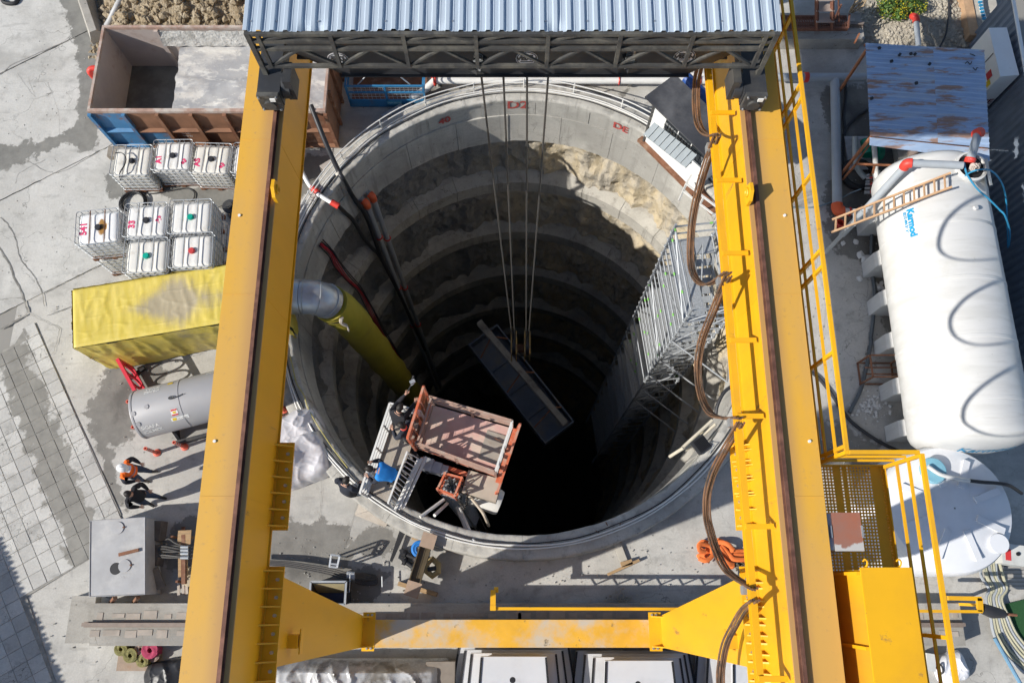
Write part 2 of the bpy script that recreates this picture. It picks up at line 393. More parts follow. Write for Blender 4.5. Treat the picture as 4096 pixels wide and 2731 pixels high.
# crack lines: dirt lying in the cracks
def crack(pts, w, z=.022, name='crack'):
    path = spline([P(x, y, z) for x, y in pts], 10); b = MB(); L = []; Rr = []
    for i, p in enumerate(path):
        t = (path[min(i + 1, len(path) - 1)] - path[max(i - 1, 0)]).normalized(); nrm = V((-t.y, t.x, 0))
        j = nrm * (.03 * noise.noise(p * 6)); ww = w * (.45 + 1.1 * abs(noise.noise(p * 4 + V((9, 0, 0)))))
        L.append(p + j + nrm * ww); Rr.append(p + j - nrm * ww)
    n = len(path)
    b.add(L + Rr, [(i, i + 1, n + i + 1, n + i) for i in range(n - 1)])
    part(name, b, M['joint'], ground)
crack([(0, 870), (28, 895), (62, 955), (80, 1030), (136, 1108), (168, 1172), (178, 1225)], .016, .026)
crack([(-10, 985), (28, 1040), (55, 1105), (95, 1195), (112, 1250)], .035, .028)
crack([(115, 1252), (150, 1272), (230, 1310), (236, 1330), (218, 1395), (205, 1420)], .008, .028)
crack([(0, 1318), (60, 1285), (108, 1256)], .03, .028)
crack([(0, 1200), (60, 1190), (100, 1196)], .009, .028)
crack([(60, 735), (80, 690), (180, 640)], .006, .024)
crack([(0, 300), (45, 262), (110, 232), (300, 150)], .012, .024)
crack([(100, 640), (230, 690), (420, 592)], .010, .024)
crack([(70, 295), (140, 390), (110, 310)], .004, .024)
crack([(190, 330), (232, 450), (238, 560)], .004, .024)
crack([(174, 1172), (300, 1108), (420, 1050)], .012, .024)
crack([(186, 1262), (300, 1220)], .012, .024)
crack([(390, 2010), (470, 2050), (480, 2065)], .008, .02)
crack([(1290, 1700), (1285, 1980), (1275, 2080)], .005, .012)
crack([(1435, 1990), (1398, 2120), (1380, 2180)], .005, .012)
crack([(3390, 1360), (3450, 1320), (3480, 1300)], .004, .012)
crack([(3330, 1140), (3370, 1150), (3390, 1120)], .004, .012)
crack([(3260, 1050), (3300, 1200), (3290, 1350)], .004, .012)
# scored square tiles of the south-west corner
O = P(259, 1559.7); ev = (P(259, 1559.7) - P(178.6, 1378.6)) / 4.0; eu = V((-ev.y, ev.x, 0)); eu = -eu if eu.x > 0 else eu
eu *= .99
region = [(140, 1297), (486, 2059), (355, 2236), (107, 2386), (235, 2760), (-80, 2760), (-80, 1448), (5, 1404), (59, 1376), (94, 1322)]
regw = [tuple(P(x, y)[:2]) for x, y in region]
bed = MB(); bed.prism([V((*p, .002)) for p in regw][::-1], (0, 0, .010))
pave = struct('scored_pavement', bed, mat('tile_bed', (.27, .26, .235), .95, var=.3, scale=5, world=True))
cells = [(i, j) for i in range(-1, 14) for j in range(-8, 26)]
cc = [O + eu * (i + .5) + ev * (j + .5) for i, j in cells]
ins = sdf_poly(regw, np.array([p.x for p in cc]), np.array([p.y for p in cc]))
ex, ey = ev.normalized(), eu.normalized()
tile_meshes = []
def tile_mesh(k):
    rr = random.Random(k); b = MB(); hx, hy = ev.length / 2 - .004, eu.length / 2 - .004
    top = [(hx, hy), (-hx, hy), (-hx, -hy), (hx, -hy)]; n = 5; ring = []
    for a in range(4):
        p, q2 = V(top[a]), V(top[(a + 1) % 4])
        for t in range(n):
            w = p.lerp(q2, t / n); ring.append(w * (1 - rr.uniform(0, .02)))
    vs = [V((w.x, w.y, -.02)) for w in ring] + [V((w.x, w.y, .003)) for w in ring] + [V((w.x * .965, w.y * .965, .011)) for w in ring]
    m = len(ring)
    fs = [(i, (i + 1) % m, m + (i + 1) % m, m + i) for i in range(m)] + [(m + i, m + (i + 1) % m, 2 * m + (i + 1) % m, 2 * m + i) for i in range(m)] + [tuple(range(2 * m, 3 * m))]
    b.add(vs, fs); return mesh_of('tile', b, M['tile'])
TM = [tile_mesh(k) for k in range(6)]
rotm = Matrix((( ex.x, ey.x, 0), (ex.y, ey.y, 0), (0, 0, 1))).to_4x4()
for (i, j), p, d in zip(cells, cc, ins):
    if d < .05: continue
    o = bpy.data.objects.new('tile', random.choice(TM)); COL.objects.link(o); o.parent = pave
    o.matrix_local = Matrix.Translation((p.x, p.y, .012 + random.uniform(-.003, .004))) @ rotm @ Matrix.Rotation(random.uniform(-.012, .012), 4, 'X') @ Matrix.Rotation(random.choice((0, math.pi)), 4, 'Z')
# ---------------------------------------------------------------- the shaft: collar panels, ring beams, rock
def cpanel(r0, r1, a0, a1, z0, z1, n=6, wob=0.0, seed=0):
    b = MB(); vs = []; 
    for k in range(n + 1):
        a = a0 + (a1 - a0) * k / n
        for (r, z) in ((r0, z0), (r1, z0), (r1, z1), (r0, z1)):
            vs.append(V((CX + r * math.cos(a), CY + r * math.sin(a), z)))
    fs = []
    for k in range(n):
        o = 4 * k
        for e in range(4): fs.append((o + e, o + (e + 1) % 4, o + 4 + (e + 1) % 4, o + 4 + e))
    fs += [(3, 2, 1, 0), (4 * n, 4 * n + 1, 4 * n + 2, 4 * n + 3)]
    return b.add(vs, fs)
M['collar'] = concrete('shaft_collar_concrete', (.47, .455, .415), (.39, .375, .34), (.23, .22, .195), attr=False, wetbias=-.32, streak=True)
M['ring'] = concrete('ring_beam_concrete', (.44, .42, .375), (.36, .34, .30), (.21, .195, .17), attr=False, wetbias=-.25, streak=True)
g = G('excavated_rock'); g.pos(True)
big = g.noise(.5, 5, .6); ver = g.noise(1.6, 6, .65, stretch=(1, 1, .3)); fin = g.noise(7, 7, .7)
sep = g.n('SeparateXYZ', {0: g.pos()})
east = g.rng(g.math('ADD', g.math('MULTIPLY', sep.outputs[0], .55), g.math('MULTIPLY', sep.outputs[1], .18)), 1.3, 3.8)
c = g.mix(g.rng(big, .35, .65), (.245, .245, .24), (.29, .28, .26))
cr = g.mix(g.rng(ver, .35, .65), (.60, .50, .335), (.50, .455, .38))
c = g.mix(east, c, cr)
c = g.mix(g.rng(ver, .54, .70, 0, .55), c, (.19, .175, .15))
c = g.mix(g.rng(fin, .54, .70, 0, .65), c, (.18, .165, .14))
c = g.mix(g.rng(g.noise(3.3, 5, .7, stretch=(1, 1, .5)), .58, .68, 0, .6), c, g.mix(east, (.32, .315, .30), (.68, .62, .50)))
g.bump(g.math('ADD', fin, g.math('MULTIPLY', g.noise(24, 5, .7), .4)), .9, .12)
M['rock'] = g.out(c, .95, 0, .15)
RD = 42.0  # depth stretched so that less light reaches the floor
back = MB()
back.rev([(RS + 1.25, -.5), (RS + 1.25, -RD)], (CX, CY, 0), 96)
shaft = struct('shaft_wall', back, M['rock'])
def rockband(z0, z1, depth, seed, hi=False):
    n = 640 if hi else 320; m = max(6, int((z1 - z0) / (.075 if hi else .16)))
    def f(u, v):
        a = 2 * math.pi * u; z = z0 + (z1 - z0) * v; ca, sa = math.cos(a), math.sin(a)
        p = V((ca * RS, sa * RS, z))
        # fluted rock: vertical ribs left by the excavator, broken by lumps and sharp ledges
        fl = 1 - abs(noise.noise(V((ca * 5.6 + seed, sa * 5.6, z * .16)))) * 3.2
        lump = noise.noise(V((p.x * .9, p.y * .9, z * .8 + seed)))
        w3 = noise.ridged_multi_fractal(V((p.x * 1.9, p.y * 1.9, z * 1.3 + seed)), .9, 2.2, 4, 1.0, 2.0) - 1.0
        w4 = noise.noise(V((p.x * 6, p.y * 6, z * 4 + seed)))
        d = depth + .17 * fl * -1 + .16 * lump - .12 * w3 + .05 * w4
        d *= .30 + min(.70, (1 - v) * 3.0 + .12) if v > .72 else 1.0
        r = RS + max(.05, min(1.1, d))
        return V((CX + r * ca, CY + r * sa, z))
    b = MB(); b.grid(f, n, m)
    o = part('rock_face', b, M['rock'], shaft)
    o.data.polygons.foreach_set('use_smooth', [True] * len(o.data.polygons)); o.data.set_sharp_from_angle(angle=R(38)); return o
rings = [(-5.62, -4.85), (-10.0, -9.2), (-14.9, -14.1), (-19.6, -18.8), (-24.4, -23.6), (-29.2, -28.4)]
tops = [-1.95] + [r[0] for r in rings]
for k, (zt, (rb, rt)) in enumerate(zip(tops, rings)):
    rockband(rt - .10, zt + .10, .42, 11.3 * k + 2, k < 3)
rockband(-RD, -29.1, .35, 77)
# ring beams, cast in segments with a sloping dusty ledge on top
for (zb, zt) in rings:
    ns = 26
    for k in range(ns):
        a0 = 2 * math.pi * k / ns + .0012; a1 = 2 * math.pi * (k + 1) / ns - .0012; n = 8; vs = []; fs = []
        for i in range(n + 1):
            a = a0 + (a1 - a0) * i / n
            q = V((math.cos(a), math.sin(a), 0)); jb = .05 * noise.noise(V((q.x * 40, q.y * 40, zb))) + .03 * noise.noise(V((q.x * 9, q.y * 9, zb)))
            for (r, z) in ((RS + .02, zb + jb), (RS - .02, zt), (RS + .32, zt + .26), (RS + 1.2, zt + .55), (RS + 1.2, zb + jb)):
                vs.append(V((CX + r * q.x, CY + r * q.y, z)))
        for i in range(n):
            for e in range(5):
                fs.append((5 * i + e, 5 * (i + 1) + e, 5 * (i + 1) + (e + 1) % 5, 5 * i + (e + 1) % 5))
        b = MB().add(vs, fs)
        part('ring_beam_segment', b, M['ring'], shaft)
# collar: two lifts of cast panels and a rough capping
random.seed(5)
for (z0, z1, ns, ph, dr) in ((-1.95, -.40, 24, .06, .0), (-.385, .30, 24, .19, .035)):
    for k in range(ns):
        a0 = ph + 2 * math.pi * k / ns; a1 = ph + 2 * math.pi * (k + 1) / ns
        b = MB(); n = 10; vs = []; fs = []
        dd = dr + random.uniform(-.012, .012)
        for i in range(n + 1):
            a = a0 + .0009 + (a1 - a0 - .0018) * i / n; ca, sa = math.cos(a), math.sin(a)
            jb = (.05 * noise.noise(V((ca * 38, sa * 38, z0))) + .04 * noise.noise(V((ca * 11, sa * 11, z0)))) if z0 < -1 else 0
            for (r, z) in ((RS + dd, z0 + jb), (RS + dd, z1), (RS + .56, z1), (RS + .56, z0 + jb)):
                vs.append(V((CX + r * ca, CY + r * sa, z)))
        for i in range(n):
            for e in range(4): fs.append((4 * i + e, 4 * i + 4 + e, 4 * i + 4 + (e + 1) % 4, 4 * i + (e + 1) % 4))
        fs += [(0, 1, 2, 3), (4 * n + 3, 4 * n + 2, 4 * n + 1, 4 * n)]
        part('collar_panel', b.add(vs, fs), M['collar'], shaft)
# capping of the collar, chipped concrete with a low kerb towards the yard
ns = 24
for k in range(ns):
    a0, a1 = 2 * math.pi * k / ns, 2 * math.pi * (k + 1) / ns
    def f(u, v, a0=a0, a1=a1):
        a = a0 + (a1 - a0) * (.002 + .996 * u); ca, sa = math.cos(a), math.sin(a)
        prof = [(RS + .02, .27), (RS + .02, .42), (RS + .08, .45), (RS + .20, .46), (RS + .32, .47), (RS + .44, .47), (RS + .56, .46), (RS + .64, .44), (RS + .66, .38), (RS + .67, .18), (RS + .68, -.05)]
        t = v * 10; i = min(9, int(t)); fr = t - i
        r = prof[i][0] + (prof[i + 1][0] - prof[i][0]) * fr; z = prof[i][1] + (prof[i + 1][1] - prof[i][1]) * fr
        nz = noise.fractal(V((ca * 30, sa * 30, v * 5)), .9, 2.2, 4)
        if .08 < v < .75: z += .022 * nz
        r += .018 * noise.noise(V((ca * 22, sa * 22, v * 4)))
        return V((CX + r * ca, CY + r * sa, z))
    b = MB(); b.grid(f, 40, 20)
    o = part('collar_cap', b, M['collar'], shaft); o.data.polygons.foreach_set('use_smooth', [True] * len(o.data.polygons))
# floor of the shaft, near black to put the deep shade into its colour
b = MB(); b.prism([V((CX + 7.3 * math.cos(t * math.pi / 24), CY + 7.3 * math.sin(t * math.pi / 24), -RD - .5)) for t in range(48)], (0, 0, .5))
struct('shaft_floor', b, mat('shaft_floor_dark', (.06, .055, .048), .8, var=.3, scale=1.5))
# ---------------------------------------------------------------- the gantry crane
ZT, ZB = 11.15, 9.82          # girder top and bottom
XI, XO = 3.57, 4.20           # inner and outer girder sides
Y0, Y1 = -2.6, 19.0
crane = thing('gantry_crane', 'large yellow twin girder gantry crane standing astride the round shaft', 'gantry crane', (0, -1, 0))
for sgn in (-1, 1):
    b = MB()
    xi, xo = sgn * XI, sgn * XO
    b.box(min(xi, xo) + .04, max(xi, xo) - .04, Y0, Y1, ZB, ZT - .03)
    gd = part('girder', b, M['yellow'], crane, label='west box girder with its inner face in shade' if sgn < 0 else 'east box girder with its inner face in the sun')
    b = MB(); b.box(min(xi, xo), max(xi, xo), Y0, Y1, ZT - .028, ZT)
    part('top_flange', b, M['yellow_top'], gd)
    b = MB(); x0, x1 = sorted((sgn * (XI + .01), sgn * (XO + .05)))
    b.box(x0, x1, Y0, Y1, ZB - .03, ZB - .002)
    part('bottom_flange', b, M['yellow'], gd)
    b = MB(); xr = sgn * 3.68
    b.box(xr - .045, xr + .045, Y0, Y1, ZT + .002, ZT + .012); b.box(xr - .014, xr + .014, Y0, Y1, ZT + .012, ZT + .05); b.box(xr - .026, xr + .026, Y0, Y1, ZT + .048, ZT + .07)
    part('rail', b, M['railsteel'], gd)
    # weld seams across web and top flange, lifting lugs
    for yy in (-1.75, 1.15, 4.05, 6.6, 9.6, 12.4):
        b = MB(); b.box(min(xi, xo) + .004, max(xi, xo) - .004, yy - .007, yy + .007, ZT + .0005, ZT + .005); part('weld_seam', b, M['yellow_top'], gd)
        b = MB(); x2 = sgn * (XI + .036); b.box(min(x2, x2 + sgn * .006), max(x2, x2 + sgn * .006), yy - .008, yy + .008, ZB + .01, ZT - .035); part('weld_seam', b, M['yellow'], gd)
    for yy in (1.9, 5.3, 8.9):
        b = MB(); b.cyl((sgn * (XO - .12), yy, ZT + .001), (sgn * (XO - .12), yy, ZT + .02), .022, 8); part('lamp_stud', b, M['white'], gd)
    for (sx, sy) in (((1108, 757),) if sgn < 0 else ((2990, 770),)):
        p = PX(sx, sy, sgn * (XI - .05)); b = MB()
        x = p.x
        b.prism([V((x, p.y - .16, p.z - .14)), V((x, p.y - .16, p.z + .04)), V((x, p.y - .05, p.z + .16)), V((x, p.y + .09, p.z + .14)), V((x, p.y + .13, p.z - .14))], (sgn * .05, 0, 0))
        lug = part('lifting_lug', b, M['yellow'], gd)
        b = MB(); b.torus(V((x - sgn * .012, p.y, p.z)), .055, .02, 16, 6, (1, 0, 0)); part('lug_ring', b, M['yellow'], lug)
    # legs: tapered boxes from the girder down to the sill
    for near in (True, False):
        if near: ty0, ty1, by0, by1 = -1.14, .21, -1.40, -.68
        else: ty0, ty1, by0, by1 = 16.3, 17.9, 16.9, 17.6
        t0, t1 = sgn * (XI - .02), sgn * XO; q0, q1 = sgn * (XI + .03), sgn * (XO - .05)
        b = MB()
        b.hexa([(q0, by0, 1.62), (q1, by0, 1.62), (q1, by1, 1.62), (q0, by1, 1.62), (t0, ty0, ZB - .05), (t1, ty0, ZB - .05), (t1, ty1, ZB - .05), (t0, ty1, ZB - .05)])
        leg = part('leg', b, M['yellow'], crane)
        if near:
            b = MB(); b.box(min(sgn * 3.30, q0), max(sgn * 3.30, q0), by0 - .08, by1 + .08, 1.60, 1.635)
            for yy in (by0 + .02, by1 - .02):
                b.prism([V((q0, yy - .012, 1.635)), V((sgn * 3.36, yy - .012, 1.635)), V((q0, yy - .012, 1.95))], (0, .024, 0))
            part('base_flange', b, M['yellow'], leg)
            for yy in (by0 - .02, by1 + .02):
                for xx in (3.38, 3.48):
                    b = MB(); b.cyl((sgn * xx, yy, 1.636), (sgn * xx, yy, 1.67), .028, 6); part('bolt', b, M['bolt'], leg)
            p = PX(1155, 2563, -XI) if sgn < 0 else PX(2945, 2565, XI)
            b = MB(); x0, x1 = sorted((sgn * (XI - .17), sgn * XI)); b.box(x0, x1, p.y - .10, p.y + .10, p.z - .16, p.z + .14)
            x2 = sgn * (XI - .19); b.box(min(x2, x2 + .02), max(x2, x2 + .02), p.y - .19, p.y + .19, p.z - .09, p.z + .09)
            part('cable_bracket', b, M['yellow'], leg)
# bolted flange plates under both girders, ribs and bolts
for sgn in (-1, 1):
    for (ya, yb, nr) in ((.80, 2.12, 6), (-1.34, .28, 7)):
        fp = MB(); x0, x1 = sorted((sgn * 3.36, sgn * 3.60)); fp.box(x0, x1, ya, yb, ZB - .075, ZB - .034)
        fo = part('flange_plate', fp, M['yellow'], crane)
        for k in range(nr):
            y = ya + .06 + (yb - ya - .12) * k / (nr - 1); b = MB()
            b.prism([V((sgn * 3.37, y - .012, ZB - .034)), V((sgn * 3.61, y - .012, ZB - .034)), V((sgn * 3.61, y - .012, ZB + .16))], (0, .024, 0))
            part('stiffener', b, M['yellow'], fo)
            if k < nr - 1:
                y2 = y + (yb - ya - .12) / (nr - 1) / 2; b = MB(); b.cyl((sgn * 3.44, y2, ZB - .034), (sgn * 3.44, y2, ZB + .005), .026, 6); part('bolt', b, M['bolt'], fo)
# sill beam over the runway rail
b = MB(); b.box(-3.45, 3.45, -1.37, -.80, 1.0, 1.60); sill = part('sill_beam', b, M['yellow_worn'], crane)
b = MB(); b.box(-3.46, 3.46, -1.40, -.77, 1.605, 1.625); part('sill_top_plate', b, M['yellow_worn'], sill)
b = MB(); b.box(-3.45, 3.45, 16.9, 17.5, 1.0, 1.60); part('sill_beam', b, M['yellow_worn'], crane)
for sx in (-3.4, 3.4):
    for yy in (-1.08, 17.2):
        b = MB(); b.box(sx - .75, sx + .75, yy - .22, yy + .22, .80, .995)
        part('bogie', b, M['yellow'], crane)
        for dx in (-.45, .45):
            b = MB(); b.cyl((sx + dx, yy - .07, .845), (sx + dx, yy + .07, .845), .2, 20); part('wheel', b, M['railsteel'], crane)
# conductor pipe carried beside the sill, with its end arm
b = MB(); zz = 1.55; yb = P(2100, 2433, zz).y
b.beam((P(1975, 2433, zz).x, yb, zz), (P(2760, 2436, zz).x, yb - .01, zz), .07, .09)
cp = part('cable_rail', b, M['yellow'], crane)
b = MB(); p = P(1972, 2430, zz); b.cbox((p.x, p.y + .0, zz + .02), (.14, .12, .14)); b.beam((p.x, p.y, zz + .03), (p.x, p.y + .42, zz + .03), .13, .10); b.cyl((p.x + .02, p.y + .42, zz - .02), (p.x + .13, p.y + .42, zz - .02), .07, 14)
part('rail_end_arm', b, M['yellow'], cp)
# festoon track along the sunny girder
b = MB(); zt = 10.86; xt = 3.22
b.box(xt - .045, xt + .045, Y0, 13, zt - .012, zt); b.box(xt - .012, xt + .012, Y0, 13, zt - .10, zt - .012); b.box(xt - .05, xt + .05, Y0, 13, zt - .115, zt - .10)
tr = part('festoon_track', b, M['yellow'], crane)
for sy in (338, 672, 1012, 1393, 1705, 2128, 2660):
    yy = PX(2900, sy, xt).y; b = MB(); b.box(xt - .03, XI, yy - .035, yy + .035, zt + .002, zt + .03)
    part('track_bracket', b, M['yellow'], tr)
for sy in (1796, 1860, 1922, 1985, 2042, 2104, 2330, 2400, 2465, 2530, 2600, 2670):
    yy = PX(2990, sy, 3.56).y; b = MB(); b.prism([V((3.38, yy - .01, ZB)), V((3.61, yy - .01, ZB)), V((3.61, yy - .01, ZB + .22))], (0, .02, 0)); part('stiffener', b, M['yellow'], crane)
# handrail along the east edge
zr = 11.33; xr = 4.50; zw = 10.15
b = MB(); b.box(4.155, 4.56, 1.74, 14, zw - .03, zw); kp = part('walkway', b, M['yellow'], crane)
b = MB(); b.box(4.56, 4.575, 1.74, 14, zw - .05, zw + .10); part('toe_plate', b, M['yellow'], kp)
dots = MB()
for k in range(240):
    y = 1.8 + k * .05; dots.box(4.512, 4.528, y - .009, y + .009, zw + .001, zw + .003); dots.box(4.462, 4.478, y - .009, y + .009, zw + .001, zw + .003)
part('toe_plate_hole', dots, mat('painted_lit_hole', (.75, .72, .6), .8), kp, kind='stuff')  # pale dots painted as sunlit ground seen through the holes
def rail(b, p, q, w): b.beam(p, q, w, w)
ye = 1.74
for (z, w) in ((zr, .052), (10.96, .035), (10.6, .035)):
    b = MB(); rail(b, (xr, ye, z), (xr, 14, z), w); part('handrail', b, M['yellow'], crane)
for sy in (173, 440, 491, 784, 1074, 1135, 1462, 1818):
    y = P(3150, sy, 10.6).y + .0; b = MB(); b.beam((xr, y, zw), (xr, y, zr), .05, .05); part('handrail_post', b, M['yellow'], crane)
# side platform with perforated deck
zd = 10.15; yd0 = -2.6; yd1 = 1.70; xd = 5.5
def perforated(x0, x1, y0, y1, z, px, py, sz, sel):
    b = MB(); nx = int((x1 - x0) / px); ny = int((y1 - y0) / py); 
    xs = [x0 + (x1 - x0) * i / nx for i in range(nx + 1)]; ys = [y0 + (y1 - y0) * j / ny for j in range(ny + 1)]
    for i in range(nx):
        for j in range(ny):
            a, c, d, e = xs[i], xs[i + 1], ys[j], ys[j + 1]
            if sel(i, j):
                mx, my = (a + c) / 2, (d + e) / 2; h = sz / 2
                o = [(a, d, z), (c, d, z), (c, e, z), (a, e, z)]; k = [(mx - h, my - h, z), (mx + h, my - h, z), (mx + h, my + h, z), (mx - h, my + h, z)]
                b.add(o + k, [(0, 1, 5, 4), (1, 2, 6, 5), (2, 3, 7, 6), (3, 0, 4, 7)])
            else: b.add([(a, d, z), (c, d, z), (c, e, z), (a, e, z)], [(0, 1, 2, 3)])
    return b
b = perforated(XO + .01, xd, .20, yd1, zd, .045, .045, .022, lambda i, j: (i in (1, 3, 21, 27) or 6 <= i <= 11 or i in (14,) or 16 <= i <= 23) and j % 1 == 0)
dk = part('platform_deck', b, M['yellow'], crane)
b = MB()
for (x0, x1, y0, y1) in ((xd, xd + .02, yd0, yd1), (XO + .01, xd, yd1, yd1 + .02)):
    b.box(x0, x1, y0, y1, zd - .10, zd + .06)
part('deck_edge', b, M['yellow'], dk)
b = MB(); b.box(XO + .02, xd - .005, yd0, .19, zd - .03, zd - .005); part('platform_floor', b, M['yellow'], crane)
zr2 = 11.33
for (z, w) in ((zr2, .055), (10.95, .035), (10.6, .035)):
    b = MB(); rail(b, (xd, yd0, z), (xd, yd1, z), w); part('handrail', b, M['yellow'], crane)
    b = MB(); rail(b, (xr + .03, yd1 + .02, z), (xd - .03, yd1 + .02, z), w); part('handrail', b, M['yellow'], crane)
for (x, y) in ((xd, yd1 - .02), (xd, -.62), (xd, -2.3), (xr + .0, yd1 + .02)):
    b = MB(); b.beam((x, y, zd - .05), (x, y, zr2), .05, .05); part('handrail_post', b, M['yellow'], crane)
# control cabinet on the platform
cab = thing('control_cabinet', 'yellow steel cabinet with ribbed side standing on the crane side platform', 'cabinet', (4.5, -1.2, zd))
b = MB(); b.box(4.45, 5.06, yd0, .20, zd + .004, 11.42); part('cabinet_body', b, M['yellow'], cab)
b = MB(); b.box(4.44, 5.09, yd0, .23, 11.425, 11.455); part('cabinet_lid', b, M['yellow'], cab)
for yy in (.16, -.74, -1.6):
    b = MB(); b.box(4.40, 4.448, yy - .02, yy + .02, zd + .02, 11.42); part('cabinet_rib', b, M['yellow'], cab)
for xx in (4.52, 4.95):
    b = MB(); b.tube(spline([(xx, .235, 11.37), (xx, .25, 11.46), (xx, .30, 11.49), (xx, .33, 11.43), (xx, .31, 11.37)], 4), .012, 6); part('lifting_eye', b, M['yellow'], cab)
# cover of a rusty box on the platform
bx = thing('junction_box', 'low steel box with rust stained lid on the perforated crane platform', 'box', (4.45, .7, zd))
c0 = P(3325, 2052, 11.10); c1 = P(3455, 2200, 11.10)
g = G('rust_stained_lid'); g.pos(False)
n1 = g.noise(3.0, 5, .6); n2 = g.noise(.9, 3, .5)
sp = g.n('SeparateXYZ', {0: g.n('TexCoord').outputs['Object']})
f = g.rng(g.math('ADD', sp.outputs[1], g.math('MULTIPLY', g.math('SUBTRACT', n1, .5), .35)), -.16, -.13)
g2 = g.mix(g.rng(n1, .3, .7), (.36, .13, .075), (.30, .15, .11))
M['rustlid'] = g.out(g.mix(f, (.50, .49, .47), g2), .6, .1)
b = MB(); b.box(max(4.23, c0.x - .10), c1.x, c1.y, c0.y, zd + .01, 11.08); part('box_body', b, M['galv'], bx)
b = MB(); b.box(c0.x, c1.x + .01, c1.y - .01, c0.y + .01, 11.083, 11.10); lid = part('box_lid', b, M['rustlid'], bx)
lid.data.transform(Matrix.Translation(-(V(((c0.x + c1.x) / 2, (c0.y + c1.y) / 2, 11.08)) - V(bx.location)))); lid.location = V(((c0.x + c1.x) / 2, (c0.y + c1.y) / 2, 11.08)) - V(bx.location)
for xx in (c0.x - .03, c1.x + .012):
    b = MB(); b.cbox((xx, (c0.y + c1.y) / 2, 11.095), (.025, .16, .03)); part('latch', b, M['galv'], bx)
# ---------------------------------------------------------------- winch trolley with its roof
tro = thing('winch_trolley', 'dark winch trolley under a ribbed blue grey roof on top of the crane', 'trolley', (0, 9.5, ZT + .125))
YF = 7.90
b = MB()
b.prism([V((-3.45, YF, 11.55)), V((-2.75, YF, 10.98)), V((2.85, YF, 10.98)), V((3.45, YF, 11.50)), V((3.45, YF, 11.95)), V((-3.45, YF, 11.95))], (0, .05, 0))
b.box(-2.75, 2.85, YF - .06, YF, 10.965, 10.985)
fb = part('front_beam', b, M['dark'], tro)
b = MB(); b.box(-3.4, 3.4, YF + 2.4, YF + 2.45, 11.2, 11.95); b.box(-3.4, 3.4, YF + .06, YF + 2.4, 11.26, 11.29); part('trolley_frame', b, M['dark'], tro)
b = MB(); b.cyl((-2.1, YF + .55, 11.75), (2.3, YF + .55, 11.75), .30, 28)
dr = part('rope_drum', b, M['truss'], tro, True)
b = MB()
for k in range(88): b.torus((-2.05 + k * .049, YF + .55, 11.75), .305, .024, 20, 5, (1, 0, 0))
part('wound_rope', b, M['railsteel'], dr, True)
b = MB(); b.box(-3.0, -2.2, YF + .2, YF + 1.1, 11.3, 11.9); b.cyl((-2.95, YF + 1.5, 11.7), (-2.2, YF + 1.5, 11.7), .28, 20); part('gearbox', b, M['dark'], tro)
b = MB(); b.box(2.5, 3.1, YF + .2, YF + 1.0, 11.3, 11.85); part('motor', b, mat('blue_motor_paint', (.03, .08, .2), .5), tro)
for sgn in (-1, 1):
    b = MB(); x = sgn * 3.68; b.box(x - .17, x + .17, 7.10, 10.9, 11.30, 11.62); ec = part('end_carriage', b, M['dark'], tro)
    b = MB(); b.prism([V((x - .16, 7.02, 11.29)), V((x + .16, 7.02, 11.29)), V((x + .16, 7.02, 11.66)), V((x - .16, 7.02, 11.66))][::-1], (0, .07, 0)); b.cyl((x, 6.98, 11.45), (x, 7.03, 11.45), .09, 18); part('end_plate', b, M['truss'], ec)
    b = MB(); b.box(x + .03, x + .11, 6.995, 7.015, 11.545, 11.61); part('number_plate', b, M['white'], ec)
    b = MB(); b.cyl((x - sgn * .30, 7.35, 11.46), (x - sgn * .18, 7.35, 11.46), .2, 18); b.box(x - sgn * .3 - .06, x - sgn * .3 + .06, 7.2, 7.55, 11.3, 11.75); part('travel_motor', b, M['dark'], ec)
    for dx, dz in ((-.13, .33), (.13, .33), (-.13, .03), (.13, .03)):
        b = MB(); b.cyl((x + dx, 6.99, 11.30 + dz), (x + dx, 7.02, 11.30 + dz), .018, 6); part('bolt', b, M['bolt'], ec)
# lattice front of the roof
YL = 7.45
lat = MB()
zs = (12.52, 12.37, 12.20, 11.80)
for z in zs[:]: lat.beam((-3.78, YL, z), (3.78, YL, z), .055, .055, (0, 1, 0))
lf = part('lattice_chords', lat, M['truss'], tro)
for k in range(15):
    x = -3.6 + 7.2 * k / 14
    if k % 2 == 0:
        b = MB(); b.beam((x, YL - .01, 11.80), (x, YL - .01, 12.52), .055, .05, (0, 1, 0)); part('lattice_post', b, M['truss'], lf)
    if k < 14:
        xa, xb = x, -3.6 + 7.2 * (k + 1) / 14
        z1, z2 = (11.80, 12.20) if k % 2 == 0 else (12.20, 11.80)
        b = MB(); b.beam((xa, YL, z1), (xb, YL, z2), .04, .04, (0, 1, 0)); part('lattice_diagonal', b, M['truss'], lf)
        z1, z2 = (12.37, 12.52) if k % 2 == 0 else (12.52, 12.37)
        b = MB(); b.beam((xa, YL, z1), (xb, YL, z2), .04, .04, (0, 1, 0)); part('lattice_diagonal', b, M['truss'], lf)
for sgn in (-1, 1):
    for y in (YL, 10.9):
        b = MB(); b.beam((sgn * 3.74, y, 11.40), (sgn * 3.74, y, 12.55), .07, .07, (0, 1, 0)); part('roof_post', b, M['truss'], tro)
    b = MB(); b.beam((sgn * 3.74, YL, 12.5), (sgn * 3.74, 10.9, 12.5), .05, .05); part('roof_bearer', b, M['truss'], tro)
